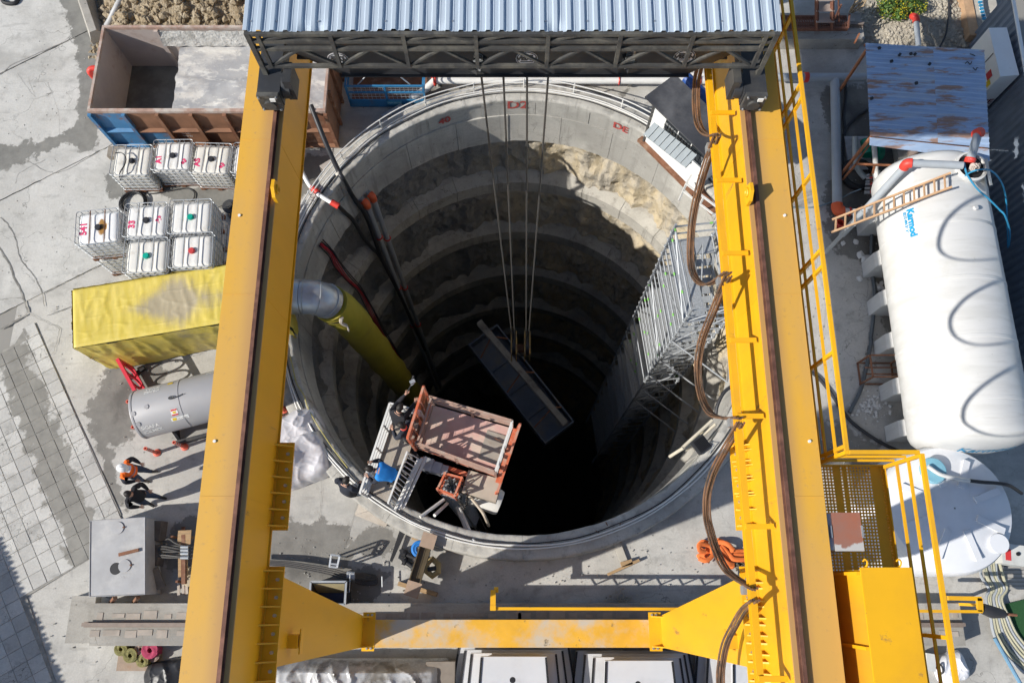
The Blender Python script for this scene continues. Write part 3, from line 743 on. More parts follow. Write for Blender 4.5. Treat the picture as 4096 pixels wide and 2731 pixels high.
# ribbed roof sheet
M['roof'] = mat('blue_grey_roof_sheet', (.43, .50, .575), .45, .1, var=.07, scale=1.2, dirt=(.51, .565, .62), damt=.35, dscale=.8, dsoft=.2, stretch=(1, .15, 1))
def ribbed(x0, x1, y0, y1, z, pitch, rh, slope=0.0, dents=(), ny=1, rw=.05):
    b = MB(); n = int(round((x1 - x0) / pitch)); pr = []
    for k in range(n):
        x = x0 + k * pitch
        pr += [(x, 0), (x + .018, rh), (x + .018 + rw, rh), (x + .036 + rw, 0), (x + pitch * .60, 0), (x + pitch * .63, rh * .16), (x + pitch * .68, rh * .16), (x + pitch * .71, 0)]
    pr.append((x1, 0)); ys = [y0 + (y1 - y0) * (j / ny) ** 2.0 for j in range(ny + 1)]
    vs = []
    for y in ys:
        for (x, h) in pr:
            dz = 0
            for (dx, dy, rr, am) in dents:
                d = ((x - dx) ** 2 + ((y - dy) * .7) ** 2) / rr ** 2
                dz -= am * math.exp(-d * 2)
            vs.append(V((x, y, z + h + slope * (y - y0) + dz)))
    m = len(pr)
    fs = [(j * m + i, j * m + i + 1, (j + 1) * m + i + 1, (j + 1) * m + i) for j in range(len(ys) - 1) for i in range(m - 1)]
    return b.add(vs, fs)
random.seed(11)
roofz = 12.56
x = -3.80; k = 0
while x < 3.79:
    xe = min(x + .95, 3.80)
    b = ribbed(x, xe, 7.46 + random.uniform(-.02, .02), 11.6, roofz + .001 * (k % 2), (xe - x) / 5, .034, .045, [(-2.93, 7.46, .12, .05), (-2.73, 7.47, .12, .05), (-.1 - .97, 7.5, .1, .03), (.62, 7.5, .12, .05)], 24)
    part('roof_sheet', b, M['roof'], tro); 
    for s_ in (.12, .5, .84):
        sc = MB(); yy = 7.62; sc.cyl((x + s_ * .95, yy, roofz + .005), (x + s_ * .95, yy, roofz + .022), .012, 6); part('roof_screw', sc, M['bolt'], tro)
    x = xe; k += 1
# floodlights under the front beam
for (sx, sy) in ((1912, 255), (2518, 250)):
    p = PY(sx, sy, 7.62); b = MB(); b.cbox((p.x, p.y, p.z), (.16, .30, .10), R(-35) if sx < 2200 else R(18))
    fl = part('floodlight', b, M['dark'], tro)
    b = MB(); 
    for k in range(7): b.cbox((p.x, p.y, p.z + .06), (.15 - .0 * k, .012, .05), 0) if k == 3 else b.cbox((p.x - .02 + .006 * k, p.y - .12 + .04 * k, p.z + .06), (.15, .012, .05), R(-35) if sx < 2200 else R(18))
    part('cooling_fin', b, M['galv'], fl)
# round maker's badges on the front beam
def text_mesh(txt, size, extrude=.002, align='CENTER', bold=0.0):
    cu = bpy.data.curves.new('t', 'FONT'); cu.body = txt; cu.size = size; cu.extrude = extrude; cu.align_x = align; cu.align_y = 'CENTER'; cu.offset = bold
    o = bpy.data.objects.new('t', cu); COL.objects.link(o); bpy.context.view_layer.update()
    me = bpy.data.meshes.new_from_object(o); bpy.data.objects.remove(o); bpy.data.curves.remove(cu)
    b = MB(); b.add([v.co.copy() for v in me.vertices], [tuple(p.vertices) for p in me.polygons]); bpy.data.meshes.remove(me); return b
for (sx, sy) in ((1353, 240), (2107, 235), (2738, 228)):
    p = PY(sx, sy, YF - .005); b = MB(); b.cyl((p.x, YF - .002, p.z), (p.x, YF - .008, p.z), .17, 36); bd = part('badge', b, mat('badge_white', (.62, .62, .64), .5), tro)
    b = MB(); b.torus((p.x, YF - .010, p.z), .155, .008, 36, 4, (0, 1, 0)); part('badge_ring', b, M['dark'], bd)
    b = text_mesh('VISAN', .115, .001, bold=.008).xf(Matrix.Translation((p.x, YF - .011, p.z)) @ Matrix.Rotation(R(90), 4, 'X')); part('badge_lettering', b, M['dark'], bd)
    b = MB(); b.cbox((p.x, YF - .010, p.z + .075), (.2, .004, .035)); b.cbox((p.x, YF - .010, p.z - .075), (.2, .004, .02)); part('badge_band', b, M['dark'], bd)
# ---------------------------------------------------------------- hook block, ropes and the hanging skip
blk_z = -5.6; bp = P(2082, 1385, blk_z)
hb = thing('hook_block', 'yellow and black hook block hanging on four wire ropes deep in the shaft', 'hook block', (bp.x, bp.y, blk_z))
M['rope'] = mat('steel_wire_rope', (.085, .08, .075), .55, .3, var=.3, scale=30)
tops_ = [P(sx, 303, 11.1) for sx in (1911, 2008, 2107, 2200)]
for k, t in enumerate(tops_):
    bx_ = bp.x + (-.27, -.2, .2, .27)[k]
    b = MB(); b.tube([(t.x, 8.12, 11.6), (bx_, bp.y + .0, blk_z + .3)], .019, 6); part('hoist_rope', b, M['rope'], hb, True)
for sgn in (-1, 1):
    b = MB(); x = bp.x + sgn * .24; b.box(x - .11, x - .07, bp.y - .42, bp.y + .42, blk_z - .5, blk_z + .5); b.box(x + .07, x + .11, bp.y - .42, bp.y + .42, blk_z - .5, blk_z + .5)
    part('cheek_plate', b, mat('block_yellow', (.40, .25, .07), .6, dirt=(.1, .08, .06), damt=.45, dscale=6), hb)
    b = MB(); b.cyl((x - .06, bp.y, blk_z + .1), (x + .06, bp.y, blk_z + .1), .36, 24); part('sheave', b, M['dark'], hb, True)
b = MB(); b.box(bp.x - .36, bp.x + .36, bp.y - .12, bp.y + .12, blk_z - .42, blk_z - .15); part('crosshead', b, M['rust'], hb)
b = MB(); b.tube(spline([(bp.x, bp.y, blk_z - .4), (bp.x, bp.y, blk_z - .8), (bp.x + .16, bp.y, blk_z - .98), (bp.x + .02, bp.y, blk_z - 1.15), (bp.x - .16, bp.y, blk_z - 1.0)], 5), .06, 8); part('hook', b, M['dark'], hb, True)
zs_ = -8.2
k1, k2, k3, k4 = P(1872, 1376, zs_), P(1990, 1303, zs_), P(2299, 1686, zs_), P(2180, 1779, zs_)
skc = (k1 + k3) / 2; ax_ = ((k4 - k1) + (k3 - k2)).normalized(); ay_ = V((-ax_.y, ax_.x, 0)); L_ = ((k4 - k1).length + (k3 - k2).length) / 2; W_ = ((k2 - k1).length + (k3 - k4).length) / 2
sk = thing('hanging_skip', 'dark blue steel tray with lifting beam hanging below the hook in the shaft', 'skip', (skc.x, skc.y, zs_ - .6))
M['skip'] = mat('skip_dark_blue', (.07, .09, .125), .6, .1, var=.25, scale=2, dirt=(.12, .115, .105), damt=.42, dscale=1.2)
def L2(a, c, z): return skc + ax_ * a + ay_ * c + V((0, 0, z))
def obox(b, a0, a1, c0, c1, z0, z1): return b.hexa([L2(a0, c0, z0), L2(a1, c0, z0), L2(a1, c1, z0), L2(a0, c1, z0), L2(a0, c0, z1), L2(a1, c0, z1), L2(a1, c1, z1), L2(a0, c1, z1)])
hl, hw = L_ / 2, W_ / 2
part('tray_floor', obox(MB(), -hl, hl, -hw, hw, -.6, -.52), M['skip'], sk)
for (a0, a1, c0, c1) in ((-hl, hl, -hw, -hw + .06), (-hl, hl, hw - .06, hw), (-hl, -hl + .06, -hw + .06, hw - .06), (hl - .06, hl, -hw + .06, hw - .06)):
    part('tray_side', obox(MB(), a0, a1, c0, c1, -.515, 0), M['skip'], sk)
for a in (-hl * .45, hl * .02, hl * .5): part('tray_rib', obox(MB(), a - .03, a + .03, -hw + .06, hw - .06, -.52, -.40), M['skip'], sk)
la, lb = P(1915, 1285, zs_ + .75), P(2262, 1693, zs_ + .3)
b = MB(); b.beam(la, lb, .24, .03); b.beam(la - V((0, 0, .12)), lb - V((0, 0, .12)), .03, .22); b.beam(la - V((0, 0, .24)), lb - V((0, 0, .24)), .24, .03); part('lifting_beam', b, mat('weathered_beam', (.22, .21, .19), .7, dirt=(.10, .09, .08), damt=.45, dscale=2), sk)
for t in (.15, .5, .85):
    p = la.lerp(lb, t); b = MB(); b.tube([p, L2((t - .5) * L_, -hw + .05, -.02)], .03, 6); b.tube([p, L2((t - .5) * L_, hw - .05, -.02)], .03, 6); part('chain', b, M['rust'], sk)
# ---------------------------------------------------------------- festoon cables
M['festoon'] = mat('brown_flat_cable', (.19, .105, .06), .5, var=.25, scale=8, dirt=(.07, .055, .045), damt=.45, dscale=2.5)
fest = [
 [(2798, 270), (2786, 330), (2784, 420), (2792, 490), (2812, 528), (2842, 543), (2868, 536)],
 [(2868, 545), (2850, 590), (2825, 660), (2790, 780), (2768, 900), (2762, 1020), (2770, 1085), (2793, 1125), (2824, 1138), (2866, 1122), (2912, 1090)],
 [(2912, 1105), (2880, 1180), (2852, 1250), (2815, 1340), (2800, 1400), (2792, 1460), (2795, 1530), (2808, 1590), (2832, 1640), (2860, 1664), (2905, 1673), (2955, 1672)],
 [(2962, 1690), (2935, 1740), (2900, 1800), (2862, 1870), (2840, 1930), (2828, 1990), (2828, 2060), (2838, 2110), (2865, 2200), (2900, 2270), (2940, 2310), (3015, 2356)],
 [(3020, 2400), (2975, 2440), (2940, 2500), (2905, 2570), (2887, 2650), (2882, 2720), (2890, 2790), (2930, 2860), (3040, 2900)],
]
for k, path in enumerate(fest):
    n = len(path); pts = []
    for (sx, sy) in path: pts.append(PX(sx, sy, 3.20))
    # keep the loop a hanging curve in one vertical plane along the track
    fc = thing('festoon_cable', ['brown cable loop hanging beside the site cabin, uppermost of the crane loops', 'brown cable loop hanging in front of the scaffold stair, second from the trolley', 'brown cable loop hanging over the eastern shaft rim, third from the trolley', 'brown cable loop hanging over the shaded yard south east of the rim', 'brown cable loop hanging over the east crane leg, at the bottom edge'][k], 'cable', (3.2, pts[0].y, pts[0].z), 'festoon cable loops of the crane')
    for j in range(4):
        off = V((-.054 + .036 * j, 0, 0)); sw = [V((0,   .012 * math.sin(j * 2.1 + i * .7), .008 * math.cos(j * 1.7 + i))) for i in range(len(pts))]
        b = MB(); b.tube(spline([p + off + s_ for p, s_ in zip(pts, sw)], 6), .0175, 6); part('cable_strand', b, M['festoon'], fc, True)
    e = pts[-1]; b = MB(); b.box(3.125, 3.275, e.y - .07, e.y + .05, min(e.z, 10.62) - .04, 10.73); part('cable_trolley', b, M['galv'], fc)
# ---------------------------------------------------------------- runway beams of the crane
M['clipc'] = mat('dusty_rail_clip', (.36, .315, .27), .8, var=.2, scale=3)
M['railgrey'] = mat('dusty_runway_rail', (.23, .185, .155), .6, .2, var=.2, scale=4)
def runway(x0, x1, yc, w, label):
    t = thing('runway_beam', label, 'runway beam', ((x0 + x1) / 2, yc, 0), 'crane runway beams')
    b = MB(); b.box(x0, x1, yc - w / 2, yc + w / 2, -.02, .50); part('concrete_beam', b, M['slab2'], t)
    b = MB(); b.box(x0 - .2, x1, yc - .07, yc + .07, .503, .52); b.box(x0 - .2, x1, yc - .02, yc + .02, .52, .60); b.box(x0 - .2, x1, yc - .045, yc + .045, .595, .64); part('rail', b, M['railgrey'], t)
    x = x0 + .15; k = 0; rq = random.Random(3)
    while x < x1 and k < 60:
        for s in (-1, 1):
            b = MB(); b.cbox((x + rq.uniform(-.1, .1), yc + s * (.19 + rq.uniform(0, .05)), .507), (rq.uniform(.14, .42), rq.uniform(.08, .2), .014)); part('rail_clip', b, M['clipc'], t)
        x += .42; k += 1
    return t
M['slab2'] = concrete('runway_concrete', (.40, .38, .34), (.34, .32, .285), (.24, .225, .195), attr=False, wetbias=-.25)
sb = runway(P(368, 2500, .5).x, P(3858, 2540, .5).x, P(700, 2496, .5).y, 1.02, 'pale concrete runway beam with steel rail under the southern sill of the crane')
runway(-3.5, P(3462, 180, .5).x, 17.2, 1.0, 'concrete runway beam with rail at the north east, behind the yellow handrail')
b = MB(); c = P(310, 2480, .3); b.box(c.x - .25, c.x + .38, c.y - .55, c.y + .60, -.02, .28)
solo('buffer_footing', b, M['slab2'], 'low rough concrete footing at the west end of the rail beam', 'footing')
# ---------------------------------------------------------------- plastic tank crates (cage, bottle, pallet)
TW, TD, TH = 1.16, 1.0, 1.13
def make_tote():
    t = thing('caged_tank', 'x', 'tank', (0, 0, 0), 'white caged plastic tanks')
    b = MB(); w, d, n = .545, .465, 22
    def f(u, v):
        a, c = 2 * u - 1, 2 * v - 1
        k = 1 - .045 * (a * c) ** 4
        x, y = w * a * k, d * c * k
        m = max(abs(a), abs(c)); z = 1.03 - .09 * m ** 14
        z -= .028 * math.exp(-((abs(x) - .19) / .028) ** 2) * (1 - m ** 6)
        z -= .012 * math.exp(-(x / .02) ** 2) * (1 if abs(y) > .2 else 0) * (1 - m ** 6)
        z -= .02 * math.exp(-((x * x + y * y) / .02))
        return V((x, y, z))
    b.grid(f, n, n); N = n + 1
    ring = [i for i in range(N)] + [j * N + n for j in range(1, N)] + [n * N + i for i in range(n - 1, -1, -1)] + [j * N for j in range(n - 1, 0, -1)]
    o = len(b.v); k = len(ring)
    for lv, sc in ((.9, 1.0), (.2, 1.0), (.16, .97)):
        for i in ring: b.v.append(V((b.v[i].x * sc, b.v[i].y * sc, lv)))
    prev = ring
    for l in range(3):
        cur = [o + l * k + i for i in range(k)]
        for i in range(k): b.f.append((prev[i], cur[i], cur[(i + 1) % k], prev[(i + 1) % k]))
        prev = cur
    part('bottle', b, M['plastic_w'], t, True, local=True)
    b = MB(); b.cyl((0, 0, 1.0), (0, 0, 1.075), .085, 20); b.cyl((0, 0, 1.075), (0, 0, 1.09), .07, 20); part('cap', b, M['cap_black'], t, local=True)
    def rr(z, hw=TW / 2, hd=TD / 2, r=.08):
        pts = []
        for (cx, cy, a0) in ((hw - r, hd - r, 0), (-hw + r, hd - r, 90), (-hw + r, -hd + r, 180), (hw - r, -hd + r, 270)):
            pts += [V((cx + r * math.cos(R(a0 + 30 * i)), cy + r * math.sin(R(a0 + 30 * i)), z)) for i in range(4)]
        return pts
    cg = MB()
    for z in (.20, .38, .56, .74, .92, 1.10): cg.tube(rr(z), .0125, 5, closed=True)
    for i in range(6):
        x = -TW / 2 + .10 + (TW - .2) * i / 5
        for y in (-TD / 2, TD / 2): cg.tube([(x, y, .15), (x, y, 1.10)], .010, 5)
    for i in range(5):
        y = -TD / 2 + .10 + (TD - .2) * i / 4
        for x in (-TW / 2, TW / 2): cg.tube([(x, y, .15), (x, y, 1.10)], .010, 5)
    part('cage', cg, M['galv'], t, local=True, kind='stuff')
    for x in (-.20, .20):
        b = MB(); b.tube([(x, -TD / 2, 1.10), (x, TD / 2, 1.10)], .014, 6); part('top_bar', b, M['galv'], t, local=True)
    b = MB()
    for y in (-.45, 0, .45): b.box(-.58, .58, y - .05, y + .05, .10, .145)
    for x in (-.52, 0, .52):
        for y in (-.45, 0, .45): b.box(x - .06, x + .06, y - .05, y + .05, 0, .10)
    part('pallet', b, M['rust'], t, local=True)
    return t
M['cap_black'] = mat('black_cap', (.03, .03, .035), .5)
M['cap_green'] = mat('green_cap', (.0, .33, .24), .45); M['cap_red'] = mat('red_cap', (.55, .06, .06), .45)
g = G('stained_tank_plastic'); tc = g.n('TexCoord').outputs['Object']
sp = g.n('SeparateXYZ', {0: tc}); n1 = g.noise(6, 5, .6, vec=tc)
dx = g.math('SUBTRACT', sp.outputs[0], .1); rr_ = g.math('SQRT', g.math('ADD', g.math('MULTIPLY', dx, dx), g.math('MULTIPLY', sp.outputs[1], g.math('MULTIPLY', sp.outputs[1], .45))))
k = g.math('ADD', rr_, g.math('MULTIPLY', g.math('SUBTRACT', n1, .5), .32))
c = g.mix(g.rng(k, .10, .16, 1, 0), (.80, .80, .79), (.36, .19, .05))
M['plastic_stain'] = g.out(c, .4)
M['pink'] = mat('pink_spray_paint', (.68, .05, .16), .7, var=.3, scale=9)
tote = make_tote()
tp = lambda px, py, z: P(px / 2.138, 700 + py / 2.138, z)
ZT2 = 2 * TH
deco = []
def place(first, c, rz, z, label, cap, bottle=None):
    o = tote if first else copy_thing(tote, (0, 0, 0))
    o.location = (c.x, c.y, z); o.rotation_euler = (0, 0, R(rz)); o['label'] = label
    for ch in o.children:
        if ch.name.startswith('cap'): ch.material_slots[0].link = 'OBJECT'; ch.material_slots[0].material = M[cap]
    return o
def spray(o, txt, size, x, y, rz):
    b = text_mesh(txt, size, .0, bold=.010)
    for v in b.v: v.z = 0
    b.xf(Matrix.Translation((x, y, 1.036)) @ Matrix.Rotation(R(rz), 4, 'Z')); part('spray_lettering', b, M['pink'], o, local=True)
grp = [((830, 440), 6.5, 'cap_black', 'brown stained caged tank with pink number, top of the westernmost stack', 'plastic_stain', '541', 90),
       ((1240, 380), 2.5, 'cap_black', 'white caged tank with black cap and pink numbers, on top of its stack', None, '33', 90),
       ((1622, 352), 2.5, 'cap_green', 'white caged tank with green cap, upper tank of the stack nearest the crane girder', None, None, 0),
       ((1242, 684), 3, 'cap_green', 'white caged tank with green cap on top, just north of the yellow tarpaulin', None, None, 0),
       ((1632, 640), 3, 'cap_red', 'white caged tank with red cap on top of its stack', None, None, 0)]
for i, ((px, py), rz, cap, lab, bt, txt, tr_) in enumerate(grp):
    c = tp(px, py, ZT2 - .03)
    o = place(i == 0, c, rz, TH, lab, cap, bt)
    if txt == '541': deco.append((o, '541', .26, -.40, .0, 90))
    if txt == '33': deco.append((o, '33', .24, -.38, -.1, 90)); deco.append((o, '33', .2, .36, .02, 60))
    place(False, c, rz, 0, ['caged tank underneath the brown stained tank, at the bottom of the westernmost stack', 'caged tank at the bottom of the stack under the pink numbered black capped tank', 'caged tank at the bottom of the stack nearest the crane girder', 'caged tank at the bottom of the stack just north of the tarpaulin', 'caged tank at the bottom of the stack under the red capped tank'][i], 'cap_black')
tq = lambda px, py, z: P(px / 2.138, py / 2.138, z)
for i, ((px, py), rz, lab, txt) in enumerate([((1120, 1368), .5, 'white caged tank with a black hose over it, first in the bin row', None), ((1468, 1322), 1, 'dented white caged tank with pink paint and brown puddle, second in the bin row', 'A1'), ((1798, 1352), -2, 'white caged tank with wide black cap and pink scrawls, third in the bin row', 'AS'), ((2150, 1350), -1, 'white caged tank half hidden under the crane girder, last in the bin row', None)]):
    o = place(False, tq(px, py, TH - .03), rz, 0, lab, 'cap_black')
    if txt: deco.append((o, txt, .24, -.40, -.12, 95)); deco.append((o, 'e3', .18, .34, -.2, 40))
for d in deco: spray(*d)
for ch in tote.children:
    if ch.name.startswith('bottle'): ch.material_slots[0].link = 'OBJECT'; ch.material_slots[0].material = M['plastic_stain']
    if ch.name.startswith('top_bar'): ch.material_slots[0].link = 'OBJECT'; ch.material_slots[0].material = M['rust']
# hose over the first tank and a coil of hose behind the stacks
M['hose'] = mat('black_hose', (.03, .03, .033), .45, var=.2)
b = MB(); b.tube(spline([tq(985, 1310, 1.2), tq(1040, 1308, 1.2), tq(1075, 1350, 1.2), tq(1065, 1410, 1.18), tq(1025, 1480, 1.16), tq(1030, 1540, .7), tp(1060, 60, .2), tp(1160, 140, .06), tp(1300, 160, .05), tp(1480, 130, .05), tp(1600, 115, .05), tp(1660, 150, .05), tp(1660, 195, .05), tp(1640, 225, .05)], 8), .018, 6)
solo('loose_hose', b, M['hose'], 'thin black hose running over the first caged tank and across the yard', 'hose', smooth=True)
b = MB(); c = tp(1145, 245, .05); pts = []
for i in range(7 * 28):
    a = i / 28 * 2 * math.pi; k = i // 28; pts.append(V((c.x + (.40 - .025 * (k % 4)) * math.cos(a) + .02 * math.sin(k), c.y + (.40 - .025 * (k % 4)) * math.sin(a), .04 + .018 * k + .01 * math.sin(a * 3 + k))))
b.tube(pts, .017, 5); solo('hose_coil', b, M['hose'], 'coil of black hose lying on the concrete behind the caged tank stacks', 'hose coil', smooth=True)
# cabinet and barrel half under the girder
b = MB(); c0 = tp(1915, 560, .9); b.box(c0.x, c0.x + .9, c0.y - .45, c0.y + .45, 0, .88); t = thing('white_cupboard', 'white metal cupboard beside the tank stacks, half under the crane girder', 'cupboard', (c0.x + .45, c0.y, 0)); part('cupboard_body', b, M['white'], t)
b = MB(); b.box(c0.x - .02, c0.x + .92, c0.y - .47, c0.y + .47, .883, .905); part('cupboard_top', b, M['white'], t)
t = thing('hose_reel', 'dark hose reel with ochre rope beside the crane girder', 'reel', tp(2010, 330, 0)); c = tp(2010, 330, 0)
b = MB(); b.rev([(.02, .0), (.22, .0), (.22, .04), (.12, .06), (.12, .44), (.22, .46), (.22, .5), (.02, .5)], c, 24); part('reel_body', b, M['dark'], t, True)
b = MB()
for k in range(7): b.torus(c + V((0, 0, .10 + .05 * k)), .135, .026, 20, 6)
part('wound_hose', b, mat('ochre_hose', (.30, .19, .07), .6), t, True)
b = MB(); b.cyl(c + V((0, 0, .5)), c + V((0, 0, .58)), .10, 16); part('reel_cap', b, M['dark'], t)
# ---------------------------------------------------------------- open steel muck bin with slurry
bx0, bx1, by0, by1, bz = -12.27, -5.42, 13.15, 16.05, 1.95
mb = thing('muck_bin', 'long open steel bin with blue and rusty ribbed side, half full of grey slurry', 'muck bin', ((bx0 + bx1) / 2, (by0 + by1) / 2, 0))
M['blue_rust'] = mat('blue_paint_rusting', (.055, .19, .37), .55, var=.15, scale=2, dirt=(.22, .11, .06), damt=.36, dscale=1.6, dsoft=.08, dirt2=(.33, .2, .12), d2amt=.28)
M['rust_blue'] = mat('rust_with_blue_rests', (.23, .115, .065), .8, var=.3, scale=2, dirt=(.075, .18, .30), damt=.27, dscale=1.8, dsoft=.05, dirt2=(.36, .24, .16), d2amt=.3)
M['binwall'] = mat('bin_inner_wall', (.42, .36, .33), .8, var=.12, scale=1.5, dirt=(.30, .22, .185), damt=.35, dscale=1.5, dirt2=(.16, .085, .055), d2amt=.24, d2scale=2.5)
M['cement'] = mat('cement_crust', (.52, .51, .48), .9, var=.2, scale=3, dirt=(.36, .35, .32), damt=.42, dscale=2, bump=.8, bscale=9, bdist=.06)
M['binrim'] = mat('worn_bin_rim', (.36, .24, .19), .75, var=.25, scale=4, dirt=(.48, .43, .38), damt=.45, dscale=2.5, dirt2=(.17, .08, .05), d2amt=.3, d2scale=5)
b = MB(); b.box(bx0 + .05, bx1 - .05, by1 - .06, by1, .06, bz - .10); part('back_wall', b, M['binwall'], mb)
b = MB(); b.box(bx0 + .05, bx1 - .05, by0, by0 + .05, .06, bz - .10); part('front_wall', b, M['rust_blue'], mb)
for x in (bx0, bx1 - .05): b = MB(); b.box(x, x + .05, by0 + .05, by1 - .06, .06, bz - .10); part('end_wall', b, M['binwall'] if x < -8 else M['rust_blue'], mb)
b = MB(); b.box(bx0 + .05, bx1 - .05, by0 + .05, by1 - .06, .04, .10); part('bin_floor', b, mat('bin_floor_mud', (.12, .115, .10), .5, var=.3, scale=1.2, dirt=(.17, .165, .15), damt=.45), mb)
for (x0, x1, y0, y1) in ((bx0 - .02, bx1 + .02, by0 - .05, by0 + .055), (bx0 - .02, bx1 + .02, by1 - .065, by1 + .02), (bx0 - .02, bx0 + .055, by0 + .055, by1 - .065), (bx1 - .055, bx1 + .02, by0 + .055, by1 - .065)):
    b = MB(); b.box(x0, x1, y0, y1, bz - .10, bz); part('rim', b, M['binrim'], mb)
npan = 7; pw = (bx1 - bx0) / npan
cols = [('blue_rust', 'blue_rust'), ('rust_blue', 'blue_rust'), ('rust_blue', 'rust_blue'), ('rust_blue', 'rust_blue'), ('rust_blue', 'rust_blue'), ('rust', 'rust_blue'), ('rust', 'rust')]
for i in range(npan):
    for j in range(2):
        z0, z1 = (.16, .92) if j else (1.02, bz - .11); b = MB(); b.box(bx0 + i * pw + .05, bx0 + (i + 1) * pw - .05, by0 - .012, by0 - .002, z0, z1); part('side_panel', b, M[cols[i][j]], mb)
for i in range(npan + 1):
    x = bx0 + i * pw; b = MB(); b.box(x - .05, x + .05, by0 - .13, by0 - .002, .08, bz - .105); part('rib', b, M['blue_rust' if i < 2 else ('rust_blue' if i < 4 else 'rust')], mb)
for z in (.06, .92):
    for i in range(npan):
        b = MB(); x0, x1 = bx0 + i * pw + .052, bx0 + (i + 1) * pw - .052; b.prism([V((x0, by0 - .002, z)), V((x0, by0 - .11, z)), V((x0, by0 - .11, z + .04)), V((x0, by0 - .002, z + .09))][::-1], (x1 - x0, 0, 0)); part('ledge', b, M['blue_rust' if i < 1 else 'rust_blue'], mb)
for y in (by0 + .7, by0 + 1.5, by0 + 2.3):
    b = MB(); b.box(bx1 + .0, bx1 + .10, y - .04, y + .04, .08, bz - .105); part('rib', b, M['rust'], mb)
b = MB(); b.beam((bx0 + 1.55, by1 - .10, .12), (bx0 + 1.55, by1 - .10, bz - .1), .12, .08, (0, 1, 0)); part('inner_rib', b, M['binwall'], mb)
# lettering stencilled on a rusty panel
tb = text_mesh('0XX', .13, .0).xf(Matrix.Translation((bx0 + 2.42 * pw, by0 - .015, .74)) @ Matrix.Rotation(R(90), 4, 'X')); part('stencil', tb, M['white'], mb)
tb = text_mesh('WDZI', .11, .0).xf(Matrix.Translation((bx0 + 2.42 * pw, by0 - .015, .58)) @ Matrix.Rotation(R(90), 4, 'X')); part('stencil', tb, M['white'], mb)
def slur(u, v):
    x = -10.36 + (bx1 - .06 + 10.36) * u; y = by0 + .06 + (by1 - .13 - by0) * v
    e = x - (-10.36)
    z = 1.22 + .10 * noise.noise(V((x * .8, y * .9, 2))) + .03 * noise.noise(V((x * 3, y * 3, 5)))
    # two settled pools
    for (px, py, rx, ry) in ((-8.9, 15.3, 1.7, .62), (-9.7, 13.75, .75, .42)):
        d = math.sqrt(((x - px) / rx) ** 2 + ((y - py) / ry) ** 2); k = max(0, min(1, (1.12 - d) / .22)); z = z * (1 - k) + 1.16 * k
    if u < .02: z = .1; 
    x += .07 * noise.noise(V((y * 3, 1.5, 0))) * (1 - min(1, u * 8)) + .03 * noise.noise(V((y * 11, 1.5, 0))) * (1 - min(1, u * 8))
    return V((x, y, z))
g = G('slurry'); n1 = g.noise(1.2, 6, .65, stretch=(1, 2.2, 1)); n2 = g.noise(4, 7, .7)
c = g.mix(g.rng(n1, .38, .62), (.56, .545, .515), (.36, .36, .365)); c = g.mix(g.rng(n2, .56, .66, 0, .6), c, (.30, .295, .285)); c = g.mix(g.rng(g.noise(.8, 5, .7), .50, .54, 0, .8), c, (.33, .335, .345)); c = g.mix(g.rng(g.noise(1.6, 5, .7, stretch=(1, 3, 1)), .56, .62, 0, .7), c, (.64, .63, .59))
g.bump(n2, .35, .05); M['slurry'] = g.out(c, g.rng(n1, .4, .6, .75, .45), 0, .4)
b = MB(); b.grid(slur, 70, 44); part('slurry', b, M['slurry'], mb, True)
b = MB(); b.grid(lambda u, v: V((-10.7 + 5.2 * u, by1 - .10 - .10 * v - .03 * noise.noise(V((u * 20, v * 4, 1))), 1.84 - .58 * v + .05 * noise.noise(V((u * 24, v * 3, 8))))), 60, 8); part('slurry_crust', b, M['cement'], mb, True)
for (sx, sy) in ((364, 278), (1010, 400)):
    c = P(sx, sy, .6 if sx < 500 else 1.5); t = thing('pipe_coupling', 'red elbow coupling beside the west end of the steel bin' if sx < 500 else 'small red coupling on the slurry next to the girder', 'coupling', c); b = MB()
    b.tube(spline([c + V((.28, .03, .0)), c + V((.05, .02, .02)), c + V((-.06, -.05, -.05)), c + V((-.06, -.06, -.3))], 5), .09, 12); part('elbow', b, M['redc'], t, True)
    b = MB(); b.cyl(c + V((.16, .025, .01)), c + V((.34, .03, 0)), .07, 12); part('pipe_stub', b, M['white'], t, True)
# dark box-section step below the bin corner
b = MB(); c = P(432, 590, .25); b.box(c.x, c.x + .55, c.y - .3, c.y + .05, .0, .24); solo('chequer_step', b, mat('chequer_plate', (.30, .26, .21), .6, .3, var=.2, scale=9), 'small chequer plate step under the blue corner of the steel bin', 'step')
# ---------------------------------------------------------------- concrete barriers, spoil heap at the north west
def barrier(p, q, w, h, label):
    b = MB(); p, q = V(p), V(q); t = (q - p).normalized(); n = V((-t.y, t.x, 0)); prof = [(-w / 2, 0), (w / 2, 0), (w / 2, h * .3), (w * .22, h), (-w * .22, h), (-w / 2, h * .3)]
    b.prism([p + n * a + V((0, 0, z)) for a, z in prof], q - p); solo('concrete_barrier', b, M['slab2'], label, 'barrier', 'concrete barriers')
barrier(P(338, -30), P(405, 170), .5, .55, 'pale concrete barrier lying along the west edge of the spoil heap')
barrier(P(470, 95), P(600, 45), .5, .5, 'tilted concrete barrier end at the foot of the spoil heap')
M['spoil'] = mat('gravelly_spoil', (.30, .235, .15), .95, var=.35, scale=6, dirt=(.40, .34, .25), damt=.45, dscale=4, bump=1, bscale=14, bdist=.08)
b = MB(); pA, pB = P(400, 110), P(1300, -160)
def heap(u, v):
    x = P(395, 0).x + 7.0 * u; y = 16.3 + 3.4 * v; m = min(1, u * 5) * min(1, v * 4)
    return V((x, y, -.05 + m * (.45 + .9 * min(1, v * 1.4)) + .22 * m * noise.fractal(V((x * 1.2, y * 1.2, 4)), .8, 2.2, 5)))
